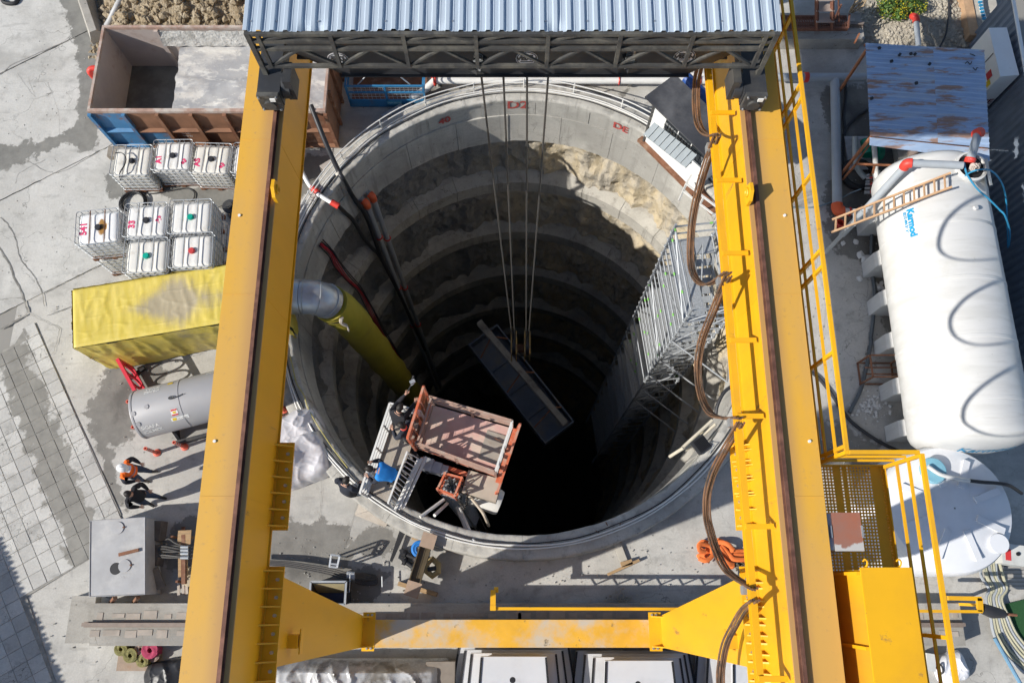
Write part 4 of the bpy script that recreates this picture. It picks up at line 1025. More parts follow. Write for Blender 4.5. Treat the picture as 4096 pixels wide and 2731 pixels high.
b.grid(heap, 70, 40); sh = solo('spoil_heap', b, M['spoil'], None, None, smooth=True, kind='structure')
rock_m = []
for k in range(4):
    bm = bmesh.new(); bmesh.ops.create_icosphere(bm, subdivisions=1, radius=1)
    for v in bm.verts: v.co *= .75 + .5 * random.random()
    me = bpy.data.meshes.new('stone'); bm.to_mesh(me); bm.free(); me.materials.append(mat('spoil_stone', (.33, .27, .2), .95, var=.3, scale=2)); rock_m.append(me)
def stones(name, n, fn, smin, smax, m, parent=None):
    b = MB()
    src = [([v.co.copy() for v in me.vertices], [tuple(p.vertices) for p in me.polygons]) for me in rock_m]
    for i in range(n):
        p = fn(); s = smin + (smax - smin) * random.random() ** 3; vs, fs = random.choice(src); rz = Matrix.Rotation(random.uniform(0, 6.28), 3, 'Z')
        b.add([p + rz @ (v * s) for v in vs], fs)
    o = part(name, b, m, parent) if parent else solo(name, b, m, None, None, kind='stuff'); o['kind'] = 'stuff'; return o
def on_heap():
    u, v = random.random(), random.random() ** 1.3; return heap(u, v)
stones('spoil_stones', 2600, on_heap, .02, .17, M['spoil'], sh)
b = MB(); b.tube(spline([P(505, -40, .9), P(470, 20, .8), P(440, 80, .5), P(425, 105, .3)], 5), .09, 10); solo('grey_pipe', b, mat('grey_pvc', (.40, .40, .40), .5), 'grey plastic pipe leaning over the spoil heap behind the bin', 'pipe', smooth=True)
b = MB(); b.tube(spline([P(5, -10, .05), P(20, 12, .05), P(60, 14, .05), P(75, -10, .05)], 5), .07, 8); solo('black_tyre_piece', b, M['black'], 'dark curved rubber piece cut by the top left corner of the photo', 'rubber', smooth=True)
# ---------------------------------------------------------------- yellow tarpaulin cover
tz = 2.05
ta, tb_, tc_, td = [tp(x, y, tz) for x, y in ((640, 970), (2350, 690), (2350, 1195), (645, 1465))]
axx = (tb_ - ta).normalized(); L = (tb_ - ta).length; ayy = V((-axx.y, axx.x, 0)); Wd = abs((td - ta).dot(ayy))
M_t = G('yellow_tarpaulin'); g = M_t; n1 = g.noise(.55, 4, .55); n2 = g.noise(2.2, 6, .65, stretch=(2.2, .5, 1)); n3 = g.noise(8, 5, .6)
sp = g.n('SeparateXYZ', {0: g.n('TexCoord').outputs['Object']})
c = g.mix(g.rng(n2, .35, .7), (.60, .47, .075), (.66, .53, .13))
dxx = g.math('ABSOLUTE', g.math('SUBTRACT', sp.outputs[0], .15)); dyy = g.math('ABSOLUTE', g.math('ADD', sp.outputs[1], .03))
el = g.math('ADD', g.math('ADD', g.math('MULTIPLY', dxx, .62), g.math('MULTIPLY', dyy, .95)), g.math('MULTIPLY', g.math('SUBTRACT', n2, .5), .9))
c = g.mix(g.rng(g.math('ADD', el, g.math('MULTIPLY', g.math('SUBTRACT', n1, .5), 1.4)), .40, 1.0, .85, 0), c, (.33, .285, .225))
g.bump(n3, .15, .01); M['tarp'] = g.out(c, .5, 0, .4)
tarp = thing('tarpaulin_cover', 'crumpled yellow tarpaulin stretched over a long box container beside the tanks', 'tarpaulin', (ta + tc_) / 2 - V((0, 0, tz)))
cen = (ta + tc_) / 2 - V((0, 0, tz))
def wr(p, s=1.0):
    a = noise.noise(V((p.x * 3.4, p.y * .8, p.z * .9 + 3))); a2 = noise.noise(V((p.x * 1.1 + 5, p.y * 3.0, p.z * 1.4)))
    r1 = max(0, 1 - abs(a) * 7); r2 = max(0, 1 - abs(a2) * 9)
    return s * (.026 * r1 * (.5 + .5 * noise.noise(p * .7)) + .011 * r2 + .015 * noise.noise(p * 1.3))
hl, hw = L / 2, Wd / 2
def tarp_top(u, v):
    x, y = -hl + L * u, -hw + Wd * v; e = min(u * L, (1 - u) * L, v * Wd, (1 - v) * Wd)
    return V((x, y, tz - .03 * max(0, 1 - e * 18) + wr(V((x, y, 0)), min(1, e * 5)) - .04 * math.sin(math.pi * v) * math.sin(math.pi * min(1, u * 1.5))))
b = MB(); b.grid(tarp_top, 110, 60)
def skirt(p, q, nrm, n):
    def f(u, v):
        base = V(p).lerp(V(q), u); o = V(nrm) * (.02 + wr(V((u * 4 + p[0], v * 2.2, p[1])), 1.6) + .05 * v * math.sin(u * 9))
        return V((base.x, base.y, tz - .02 - (tz - .08) * v)) + o
    bb = MB(); bb.grid(f, n, 16); return bb
top = part('cover_top', b, M['tarp'], tarp, True, local=True)
for (p, q, nn, n) in (((-hl, -hw), (hl, -hw), (0, -1, 0), 90), ((-hl, hw), (-hl, -hw), (-1, 0, 0), 40), ((hl, -hw), (hl, hw), (1, 0, 0), 40), ((hl, hw), (-hl, hw), (0, 1, 0), 60)):
    o = part('cover_side', skirt((*p, 0), (*q, 0), nn, n), M['tarp'], tarp, True, local=True)
b = MB(); b.box(-hl + .05, hl - .05, -hw + .05, hw - .05, .02, tz - .15); part('container_body', b, M['galv'], tarp, local=True)
tarp.rotation_euler = (0, 0, math.atan2(axx.y, axx.x))
# ---------------------------------------------------------------- red plastic barrier
M['redplastic'] = mat('red_barrier_plastic', (.62, .035, .06), .45, var=.1, scale=3)
cr = lambda px, py, z=0: P(px / 2.138, 1350 + py / 2.138, z)
pb0, pb1 = P(470, 1436, .98), P(555, 1590, .98)
q0, q1 = V((pb0.x, pb0.y, 0)), V((pb1.x, pb1.y, 0)); axb = (q1 - q0).normalized(); nb = V((-axb.y, axb.x, 0)); Lb = (q1 - q0).length
rb = thing('plastic_barrier', 'red plastic pedestrian barrier with oval openings standing between tarpaulin and grey tank', 'barrier', (q0 + q1) / 2)
def Bp(s, z): return q0 + axb * s + V((0, 0, z))
for (a, c, w) in (((0, .98), (Lb, .98), .09), ((0, .12), (Lb, .12), .09), ((.04, .12), (.04, .98), .09), ((Lb - .04, .12), (Lb - .04, .98), .09)):
    b = MB(); b.beam(Bp(*a), Bp(*c), w, w, nb); part('frame_bar', b, M['redplastic'], rb)
for s in (.22, .5, .78):
    b = MB(); b.tube([Bp(Lb * s + Lb * .13 * math.cos(t), .55 + .34 * math.sin(t)) for t in [2 * math.pi * i / 20 for i in range(20)]], .03, 6, closed=True); part('oval_panel', b, M['redplastic'], rb, True)
for s in (.08, .36, .64, .92):
    b = MB(); b.beam(Bp(Lb * s, .55), Bp(Lb * (s + (.03 if s < .9 else -.03)), .55), .06, .05, nb); part('web', b, M['redplastic'], rb)
for s in (.15, .85):
    b = MB(); b.beam(Bp(Lb * s, .05) - nb * .28, Bp(Lb * s, .05) + nb * .28, .09, .10); part('foot', b, M['black'], rb)
    b = MB(); b.cyl(Bp(Lb * s, .80) - nb * .047, Bp(Lb * s, .80) - nb * .055, .03, 10); part('reflector', b, M['black'], rb)
# ---------------------------------------------------------------- grey fuel tank on a skid
M['tankgrey'] = mat('fuel_tank_grey', (.36, .355, .36), .5, .1, var=.06, scale=1.2, dirt=(.42, .36, .30), damt=.25, dscale=1.5, dirt2=(.3, .19, .12), d2amt=.2, d2scale=7)
a0 = cr(1195, 660, .95); a1 = cr(2330, 370, .95); axt = (a1 - a0).normalized(); nt_ = V((-axt.y, axt.x, 0)); rt = .66; zt_ = .95
ft = thing('fuel_tank', 'grey cylindrical fuel tank with hazard stickers lying on a black skid', 'fuel tank', V(((a0.x + a1.x) / 2, (a0.y + a1.y) / 2, 0)))
a0 = V((a0.x, a0.y, zt_)); Lt = (a1 - a0).length
fr = Matrix(((axt.x, nt_.x, 0, a0.x), (axt.y, nt_.y, 0, a0.y), (0, 0, 1, a0.z), (0, 0, 0, 1)))
b = MB().rev([(.02, -.10), (.25, -.095), (.45, -.06), (.60, -.02), (rt - .01, .0), (rt, .03), (rt, Lt - .03), (rt - .01, Lt), (.5, Lt + .06), (.02, Lt + .1)], (0, 0, 0), 56, 'X').xf(fr); part('tank_shell', b, M['tankgrey'], ft, True)
b = MB().rev([(rt + .002, .02), (rt + .012, .03), (rt + .012, .07), (rt + .002, .08)], (0, 0, 0), 56, 'X').xf(fr); part('end_seam', b, M['tankgrey'], ft, True)
b = MB().rev([(rt + .002, 1.28), (rt + .010, 1.285), (rt + .010, 1.30), (rt + .002, 1.305)], (0, 0, 0), 56, 'X').xf(fr); part('weld_band', b, M['tankgrey'], ft, True)
for s in (-1, 1):
    b = MB(); b.hexa([fr @ V(p) for p in ((.5, s * .78 - .05, -.93), (Lt - .1, s * .78 - .05, -.93), (Lt - .1, s * .78 + .05, -.93), (.5, s * .78 + .05, -.93), (.5, s * .78 - .05, -.78), (Lt - .1, s * .78 - .05, -.78), (Lt - .1, s * .78 + .05, -.78), (.5, s * .78 + .05, -.78))]); part('skid_rail', b, M['dark'], ft)
for x in (.6, 1.6, 2.6):
    b = MB(); b.hexa([fr @ V(p) for p in ((x - .04, -.72, -.92), (x + .04, -.72, -.92), (x + .04, .72, -.92), (x - .04, .72, -.92), (x - .04, -.5, -.5), (x + .04, -.5, -.5), (x + .04, .5, -.5), (x - .04, .5, -.5))]); part('cradle', b, M['dark'], ft)
def on_tank(b, x0, ang, rad=rt, rev=False):
    "bend flat lettering (x along the tank, y round it) onto the shell"
    for v in b.v:
        t = ang + v.y / rad; v.x, v.y, v.z = x0 + v.x, -math.sin(t) * rad * -1, math.cos(t) * rad
    return b
def tank_text(txt, size, x0, ang, m, flip=False):
    b = text_mesh(txt, size, 0.0, 'LEFT', .005)
    for v in b.v:
        xx, yy = v.x, v.y
        t = ang - yy / (rt + .006) * (-1 if flip else 1); r_ = rt + .006
        v.x = x0 + xx * (-1 if flip else 1); v.y = -math.sin(t) * r_; v.z = math.cos(t) * r_
    part('lettering', b.xf(fr), m, ft)
M['wpaint'] = mat('stencil_white', (.66, .66, .64), .6, var=.25, scale=14)
tank_text('SIGARA', .135, .16, R(52), M['wpaint']); tank_text('ICILMEZ', .135, .16, R(66), M['wpaint'])
tank_text('SIGARA', .11, .80, R(-45), M['wpaint'], True); tank_text('ICILMEZ', .11, .80, R(-34), M['wpaint'], True)
tank_text('2 CAN VINC', .13, 2.75, R(-52), M['wpaint'], True)
def decal(x0, x1, t0, t1, m, name='hazard_sticker', rr=.008):
    b = MB(); n = 6; r_ = rt + rr; vs = []
    for i in range(n + 1):
        t = t0 + (t1 - t0) * i / n
        for x in (x0, x1): vs.append(V((x, -math.sin(t) * r_, math.cos(t) * r_)))
    b.add(vs, [(2 * i, 2 * i + 1, 2 * i + 3, 2 * i + 2) for i in range(n)]).xf(fr); part(name, b, m, ft)
M['stick_r'] = mat('sticker_red', (.55, .04, .04), .5); M['stick_y'] = mat('sticker_yellow', (.7, .5, .03), .5); M['stick_w'] = mat('sticker_white', (.7, .7, .68), .5)
decal(1.02, 1.20, R(24), R(40), M['stick_w'], rr=.006); decal(1.03, 1.19, R(24.5), R(28), M['stick_r'], rr=.010); decal(1.03, 1.19, R(36), R(39.5), M['stick_r'], rr=.010); decal(1.07, 1.15, R(29.5), R(34.5), M['stick_y'], rr=.010)
decal(.96, 1.42, R(44), R(53), M['stick_w'], rr=.006); decal(1.0, 1.1, R(45), R(52), M['stick_y'], rr=.010); tank_text('MADDE', .07, 1.14, R(50.5), M['dark'])
decal(1.0, 1.14, R(-52), R(-44), M['stick_y'], rr=.008)
b = MB(); b.tube([fr @ V(p) for p in ((1.05, .02, rt + .03), (1.25, .0, rt + .035), (1.45, .04, rt + .03))], .012, 6); b.tube([fr @ V((1.13 + .07 * math.cos(t), .02 + .035 * math.sin(t), rt + .03)) for t in [i * .5236 for i in range(12)]], .012, 6, closed=True); part('latch', b, M['dark'], ft)
for (x, t) in ((.46, 4), (.14, 38), (.10, 12)):
    b = MB(); r_ = rt + .004; c = V((x, -math.sin(R(t)) * r_, math.cos(R(t)) * r_)); nr = V((0, c.y, c.z)).normalized(); b.tube([c - nr * .01, c + nr * .012], .06, 18); part('bung', b.xf(fr), M['tankgrey'], ft)
# ---------------------------------------------------------------- delineator posts
M['delin'] = mat('orange_red_post', (.62, .12, .075), .55, var=.12, scale=5); M['refl'] = mat('white_reflective_band', (.62, .52, .48), .5)
def make_post():
    t = thing('delineator_post', 'x', 'delineator', (0, 0, 0), 'orange delineator posts')
    b = MB().rev([(.02, .0), (.105, .0), (.105, .025), (.06, .05), (.045, .09)], (0, 0, 0), 20); part('base', b, M['delin'], t, True, local=True)
    b = MB().rev([(.045, .08), (.045, .73), (.05, .735), (.05, .75), (.028, .75), (.028, .70)], (0, 0, 0), 16); part('post', b, M['delin'], t, True, local=True)
    for z in (.40, .52, .64): b = MB().rev([(.0465, z), (.0465, z + .05)], (0, 0, 0), 16); part('reflective_band', b, M['refl'], t, True, local=True)
    return t
dp = make_post()
for i, (px, py, lab) in enumerate([(1343, 985, 'orange delineator post nearest the worker in the orange vest'), (1580, 935, 'orange delineator post, second from the west in front of the fuel tank'), (1865, 860, 'orange delineator post half hidden by the girder, south of the fuel tank'), (1238, 808, 'orange delineator post at the rounded end of the fuel tank'), (1195, 597, 'orange delineator post between the red barrier and the fuel tank')]):
    c = cr(px, py); o = dp if i == 0 else copy_thing(dp, c); o.location = c; o['label'] = lab
c = P(1137, 1640); copy_thing(dp, c, 0, 'orange delineator post just east of the west girder beside the shaft')
# ---------------------------------------------------------------- concrete box with lids, and things beside it
cb = lambda px, py, z=0: P(px / 2.138, 1998 + py / 2.138, z)
zc = 1.0; A, B_, C_, D_ = cb(772, 180, zc), cb(1238, 150, zc), cb(1238, 808, zc), cb(765, 828, zc)
wb = thing('steel_water_box', 'large pale steel box with round lids and an open hole, south west of the shaft', 'box', V(((A.x + C_.x) / 2, (A.y + C_.y) / 2, 0)))
M['palebox'] = mat('pale_chalky_steel', (.37, .37, .375), .7, .05, var=.15, scale=2, dirt=(.47, .465, .455), damt=.40, dscale=1.6, dirt2=(.22, .205, .19), d2amt=.30, d2scale=3)
b = MB(); b.prism([V((p.x, p.y, .05)) for p in (A, D_, C_, B_)], (0, 0, zc - .07)); part('box_body', b, M['palebox'], wb)
hc = cb(988, 588, zc); poly = [A, D_, C_, B_]
def top_with_hole():
    b = MB(); n = 24; ins = [hc + V((.15 * math.cos(-2 * math.pi * i / n + math.pi / 2 + 0), .15 * math.sin(-2 * math.pi * i / n + math.pi / 2), 0)) for i in range(n)]
    outer = []
    for p in ins:
        d = (p - hc).normalized(); best = 1e9
        for i in range(4):
            a, c = poly[i], poly[(i + 1) % 4]; e = c - a; den = d.x * e.y - d.y * e.x
            if abs(den) < 1e-9: continue
            w = a - hc; t = (w.x * e.y - w.y * e.x) / den; s = (w.x * d.y - w.y * d.x) / den
            if t > 0 and -1e-6 <= s <= 1 + 1e-6: best = min(best, t)
        outer.append(hc + d * best)
    # corners inserted by fanning each outer edge to the nearest corner when it turns
    vs = ins + outer; fs = []
    for i in range(n):
        j = (i + 1) % n; fs.append((i, j, n + j, n + i))
    b.add([v + V((0, 0, -.012)) for v in vs], fs)
    for c in poly:
        k = min(range(n), key=lambda i: -1 if False else ((outer[i] - c).length + (outer[(i + 1) % n] - c).length))
        b.add([outer[k] + V((0, 0, -.012)), outer[(k + 1) % n] + V((0, 0, -.012)), c + V((0, 0, -.012))], [(0, 1, 2)])
    return b
part('box_top', top_with_hole(), M['palebox'], wb)
b = MB(); b.cyl(hc + V((0, 0, -.016)), hc + V((0, 0, -.019)), .16, 24); part('hole_shade_disc', b, M['black'], wb)  # black disc paints the shade inside the open hole
for (px, py) in ((1005, 242), (1065, 565)):
    c = cb(px, py, zc); b = MB(); b.cyl(c + V((0, 0, -.010)), c + V((0, 0, .012)), .155, 28); l = part('lid', b, M['palebox'], wb); b = MB(); b.cbox(c + V((.16, .02, .008)), (.05, .03, .03)); part('hinge', b, M['rust'], l)
p0, p1 = cb(1015, 470, zc + .03), cb(1185, 428, zc + .03); b = MB(); b.beam(p0, p1, .085, .03); solo('drilled_flat_bar', b, M['rust'], 'rusty drilled flat bar lying on the pale steel box', 'steel bar')
b = MB(); b.tube([V((p.x, p.y, zc - .012)) for p in (A, B_, C_, D_)], .02, 6, closed=True); part('edge_trim', b, M['palebox'], wb)
for (x0, y0, x1, y1, z1, lab) in ((1262, 180, 1358, 350, .42, 'north'), (1262, 385, 1340, 565, .40, 'middle')):
    a = cb(x0, y0, z1); c = cb(x1, y1, z1); b = MB(); b.box(a.x, c.x, c.y, a.y, 0, z1); solo('dark_timber_crate', b, mat('dark_stained_timber', (.13, .11, .095), .8, var=.3, scale=4), 'dark timber crate beside the pale box, %s one of two' % lab, 'crate', 'dark timber crates')
b = MB(); b.beam(cb(1290, 600, .5), cb(1360, 760, .25), .36, .09); solo('tilted_plank', b, mat('grey_old_plank', (.19, .165, .14), .85, var=.3, scale=4), 'broad grey plank leaning against the pale box south side', 'plank')
for (px, py, qx, qy) in ((945, 885, 985, 835), (1140, 885, 1180, 835)):
    b = MB(); b.beam(cb(px, py, .06), cb(qx, qy, .95), .07, .10); solo('angle_prop', b, M['rust'], 'rusty steel prop at the south side of the pale box, %s of the pair' % ('west' if px < 1000 else 'east'), 'prop', 'rusty props')
# trestle with wire rope slings west of the girder
ts = thing('sling_trestle', 'timber and steel trestle holding wire rope slings west of the crane leg', 'trestle', cb(1580, 500))
a, c = cb(1575, 300, .75), cb(1575, 720, .75); b = MB(); b.beam(a, c, .10, .14); part('trestle_beam', b, M['rust'], ts)
b = MB(); b.cbox(cb(1577, 322, .80), (.34, .36, .03), .05); part('end_plate', b, M['wood'], ts)
for (px, py, qx, qy) in ((1630, 322, 1760, 322), (1540, 400, 1540, 660), (1590, 400, 1590, 650)):
    b = MB(); b.beam(cb(px, py, .68), cb(qx, qy, .68), .075, .075); part('trestle_rail', b, M['wood'], ts)
for (px, y0, y1) in ((1525, 655, 815), (1565, 660, 800), (1595, 700, 805)):
    b = MB(); b.beam(cb(px, y0, .42), cb(px + 4, y1, .42), .065, .03); part('drilled_strap', b, mat('pale_strap', (.42, .36, .30), .7), ts)
for (px, py) in ((1560, 330), (1600, 700)):
    b = MB(); c = cb(px, py); b.box(c.x - .04, c.x + .04, c.y - .3, c.y + .3, 0, .06); b.beam((c.x, c.y, .05), (c.x, c.y, .7), .06, .06); part('trestle_leg', b, M['rust'], ts)
for k, (loopx, y0, y1, yy) in enumerate([(1395, 330, 400, 405), (1348, 395, 450, 432), (1350, 415, 480, 460), (1355, 470, 500, 495)]):
    z = .86 + .02 * k
    pts = [cb(1700, yy + 5, z - .05), cb(1590, yy, z), cb(1500, y1 - 6, z - .04), cb(loopx + 50, y1 - 8, z - .12), cb(loopx + 4, (y0 + y1) / 2, z - .2), cb(loopx + 45, y0 + 4, z - .1), cb(1500, y0 + (yy - y0) * .55, z), cb(1585, yy - 4, z + .02)]
    b = MB(); b.tube(spline(pts, 6), .022, 6); t = solo('wire_sling', b, M['rope'], 'grey wire rope sling loop on the trestle, %s of four' % ('topmost', 'second', 'third', 'lowest')[k], 'sling', 'wire rope slings', smooth=True)
    c = cb(1580, yy, z + .01); b = MB(); b.cyl(c - V((.10, 0, 0)), c + V((.10, 0, 0)), .045, 12); o = part('ferrule', b, M['galv'], t, True)
b = MB(); c = cb(1660, 660, .2)
b.rev([(.02, .55), (.22, .5), (.30, .3), (.28, .05), (.2, .0)], c - V((0, 0, .2)), 14); solo('tan_sack', b, mat('tan_sackcloth', (.42, .35, .24), .9, var=.15, scale=3), 'tan sack standing beside the girder near the trestle', 'sack', smooth=True)
# rolls of hose on a chequer plate
b = MB(); a, c = cb(1010, 1335, .03), cb(1340, 1462, .03); b.box(a.x, c.x, c.y, a.y, .004, .03); solo('chequer_plate', b, mat('rusty_chequer', (.33, .25, .19), .7, .2, var=.2, scale=5, dirt=(.3, .17, .09), damt=.35, dscale=3, bump=.4, bscale=50), 'rusty chequer plate lying below the rolled hoses', 'plate')
M['olive'] = mat('olive_canvas_hose', (.26, .24, .09), .8, var=.2, scale=6); M['magenta'] = mat('magenta_canvas_hose', (.48, .06, .13), .75, var=.15, scale=6); M['tanhose'] = mat('tan_canvas_hose', (.34, .26, .21), .8, var=.2, scale=6)
for (px, py, r_, h_, m, lab) in ((1030, 1275, .16, .30, 'olive', 'rolled olive hose standing westernmost on the chequer plate'), (1110, 1330, .17, .34, 'olive', 'rolled olive hose with loose end, second from the west'), (1215, 1375, .15, .30, 'olive', 'rolled olive hose at the front edge of the chequer plate'), (1278, 1285, .20, .36, 'magenta', 'rolled magenta hose on the chequer plate'), (1200, 1275, .14, .28, 'tanhose', 'rolled tan hose behind the magenta roll'), (1310, 1330, .15, .20, 'tanhose', 'low rolled tan hose leaning below the magenta roll')):
    c = cb(px, py, h_); pts = []; b = MB(); turns = 6; n = turns * 22; th = r_ / (turns + 2)
    vs = []
    for i in range(n):
        a = i / 22 * 2 * math.pi; rr = r_ * .25 + (r_ * .75) * i / n
        for (dr, z) in ((0, .03), (0, h_ + .008 * math.sin(i * .9)), (th * .75, h_ + .008 * math.sin(i * .9)), (th * .75, .03)): vs.append(V((c.x + (rr + dr) * math.cos(a), c.y + (rr + dr) * math.sin(a), z)))
    fs = [(4 * i + e, 4 * i + 4 + e, 4 * i + 4 + (e + 1) % 4, 4 * i + (e + 1) % 4) for i in range(n - 1) for e in range(4)]
    b.add(vs, fs); solo('rolled_hose', b, M[m], lab, 'hose', 'rolled hoses')
# boundary wall outside the frame whose shadow falls on the south west corner
b = MB(); e0, e1 = P(-10, 2180), P(232, 2760)
wt = 3.2; sh_ = V((sd.x, sd.y, 0)) / -sd.z * wt
w0, w1 = e0 - sh_, e1 - sh_; dw = (w1 - w0).normalized()
w0 = w0 - dw * .2; w1 = w1 + dw * 6; b = MB(); b.beam(w0 + V((0, 0, wt / 2)), w1 + V((0, 0, wt / 2)), .3, wt)
n_ = V((-dw.y, dw.x, 0))
bw = thing('boundary_wall', 'tall site boundary wall beyond the south west corner', 'wall', (w0 + w1) / 2)
part('wall_body', b, M['slab2'], bw)
L_w = (w1 - w0).length
rw = random.Random(6)
for k in range(int(L_w / .15)):
    p = w0 + dw * (.08 + .15 * k + rw.uniform(-.03, .03)); b = MB(); b.cyl(p + n_ * -.18 + V((0, 0, wt)), p + n_ * .18 + V((0, 0, wt)), rw.uniform(.03, .07), 8); part('coping_tile', b, M['rust'], bw)
# ---------------------------------------------------------------- things in and around the shaft
def PR(sx, sy, r):
    "point on the line of sight lying on the shaft wall of radius r (the far or lower crossing)"
    q = P(sx, sy, 0) / H
    a = q.x ** 2 + q.y ** 2; b_ = -2 * (q.x * CX + q.y * CY); c = CX ** 2 + CY ** 2 - r * r
    d = max(0, b_ * b_ - 4 * a * c); D = (-b_ + math.sqrt(d)) / (2 * a)
    return V((q.x * D, q.y * D, H - D))
def PRn(sx, sy, r):
    q = P(sx, sy, 0) / H
    a = q.x ** 2 + q.y ** 2; b_ = -2 * (q.x * CX + q.y * CY); c = CX ** 2 + CY ** 2 - r * r
    d = max(0, b_ * b_ - 4 * a * c); D = (-b_ - math.sqrt(d)) / (2 * a)
    return V((q.x * D, q.y * D, H - D))
def ringp(a, r, z): return V((CX + r * math.cos(a), CY + r * math.sin(a), z))
M['wsteel'] = mat('white_tube_paint', (.66, .65, .62), .5, var=.08, scale=5, dirt=(.45, .38, .3), damt=.3, dscale=5)
# guard rail on the north side
gr = thing('rim_guard_rail', 'thin white guard rail along the northern rim of the shaft', 'guard rail', ringp(R(90), RS + .4, .46))
a_ = [R(36 + i * (168 - 36) / 60) for i in range(61)]
for z in (.93, .70):
    b = MB(); b.tube([ringp(a, RS + .42 + .02 * math.sin(a * 9), z + .02 * math.sin(a * 13)) for a in a_], .019, 6); part('rail', b, M['wsteel'], gr, True)
for k in range(11):
    a = R(38 + k * 12.8); b = MB(); b.tube([ringp(a, RS + .42, .44), ringp(a, RS + .42, .95)], .022, 6); part('post', b, M['wsteel'], gr)
# conduits clipped to the collar
for j, (r_, z, rad, m, lab) in enumerate([(RS + .30, .515, .025, 'wsteel', 'white conduit lying on the collar all round the shaft, inner one'), (RS + .37, .515, .022, 'wsteel', 'white conduit lying on the collar all round the shaft, outer one'), (RS + .23, .50, .016, 'hose', 'dark cable lying on the collar beside the white conduits')]):
    b = MB(); b.tube([ringp(2 * math.pi * i / 150, r_ + .035 * noise.noise(V((i * .21, j * 5, 0))), z + .012 * noise.noise(V((i * .3, j * 7, 2)))) for i in range(150)], rad, 6, closed=True); solo('rim_conduit', b, M[m], lab, 'conduit', 'conduits on the collar', smooth=True)
b = MB(); b.tube(spline([P(sx, sy, .50) for sx, sy in ((1160, 1425), (1172, 1470), (1185, 1530), (1215, 1580), (1232, 1630), (1270, 1700), (1330, 1790), (1390, 1870))], 6), .014, 5); solo('yellow_cable', b, mat('yellow_cable', (.42, .36, .10), .6), 'thin yellow cable trailing along the western collar', 'cable', smooth=True)
# ventilation duct with galvanised elbow
vd = thing('vent_duct', 'large yellow fabric ventilation duct with galvanised elbow dropping into the shaft', 'ventilation duct', P(1300, 1190, .9))
M['ductyel'] = mat('duct_yellow_fabric', (.37, .31, .035), .5, var=.12, scale=1.2, dirt=(.28, .22, .04), damt=.35, dscale=1.0, bump=.3, bscale=3, bdist=.05)
M['ductgal'] = mat('galvanised_sheet', (.46, .48, .50), .35, .6, var=.12, scale=3, dirt=(.38, .38, .40), damt=.4)
dc = P(1345, 1215, .5); dx_, dy_ = dc.x, dc.y; rd = .50
path = [V((dx_ - 1.9, dy_ + .03, 1.02)), V((dx_ - .85, dy_ + .02, 1.02))]
b = MB(); b.tube(path, rd, 28); part('straight_duct', b, M['ductgal'], vd, True)
el = [V((dx_ - .80 + .62 * math.sin(t), dy_ + .02, 1.02 - .62 + .62 * math.cos(t))) for t in [R(a) for a in range(0, 76, 15)]]
b = MB(); b.tube([V((dx_ - .84, dy_ + .02, 1.02))] + el, rd - .012, 28, cap=False); part('elbow', b, M['ductgal'], vd, True)
for k in (0, 2, 4):
    t = (el[min(k + 1, 5)] - el[max(k - 1, 0)]).normalized(); b = MB(); b.torus(el[k], rd + .002, .014, 32, 6, t); part('elbow_seam', b, M['galv'], vd, True)
n_ = 46; dp_ = [el[-1] + (el[-1] - el[-2]) * .3] ; e_ = dp_[0]
for i in range(1, n_):
    z = e_.z - .08 - i * .62; k = min(1, i * .5)
    dp_.append(V((e_.x + .22 * k + .012 * i + .02 * math.sin(i * .9), e_.y + .02 * math.cos(i * 1.3) + .036 * i, z)))
b = MB(); b.tube(dp_, [rd + .03 + .02 * math.sin(i * 2.2) for i in range(n_)], 28); part('fabric_duct', b, M['ductyel'], vd, True)
for k in range(3):
    b = MB(); b.torus(dp_[0] - V((0, 0, .10 + .09 * k)) + V((.02 * k, 0, 0)), rd + .045, .022, 30, 6, (.5, 0, 1)); part('clamp_strap', b, M['hose'] if k % 2 else M['ductyel'], vd, True)
b = MB(); b.tube(spline([dp_[0] + V((.35, -.42, -.05)), dp_[0] + V((.30, -.50, -.3)), dp_[0] + V((.42, -.52, -.55)), dp_[0] + V((.40, -.56, -.9))], 5), [.06] * 5 + [.045] * 5 + [.03] * 5 + [.02], 6); part('cloth_tie', b, mat('pale_cloth', (.45, .40, .34), .9), vd, True)
# two grey riser pipes with red elbows
M['gpipe'] = mat('grey_pipe', (.34, .36, .38), .45, .1, var=.12, scale=4, dirt=(.28, .28, .28), damt=.35)
for k, (sx, sy) in enumerate(((1466, 815), (1490, 788))):
    top = PR(sx, sy, RS - .22); t = thing('riser_pipe', ('grey riser pipe with orange elbow in the shaft, nearer the hoses' if k == 0 else 'grey riser pipe with orange elbow in the shaft, farther from the hoses'), 'pipe', top, 'riser pipes in the shaft')
    outw = (top - V((CX, CY, top.z))).normalized()
    b = MB(); b.tube([top + V((0, 0, -.18)), V((top.x, top.y, -27))], .095, 14); part('riser', b, M['gpipe'], t, True)
    b = MB(); b.tube(spline([top + outw * .12 + V((0, 0, .06)), top + outw * .03 + V((0, 0, .03)), top - V((0, 0, .05)), top - V((0, 0, .20))], 5), .125, 14); part('elbow', b, mat('orange_red_elbow', (.68, .12, .04), .45), t, True)
    b = MB(); b.cyl(top + outw * .10 + V((0, 0, .06)), top + outw * .9 + V((0, 0, .08)), .09, 14); part('stub_pipe', b, M['gpipe'], t, True)
    for z in (-4, -9, -14):
        b = MB(); b.torus((top.x, top.y, z - k * .6), .10, .035, 18, 8); part('coupling', b, M['redc'], t, True)
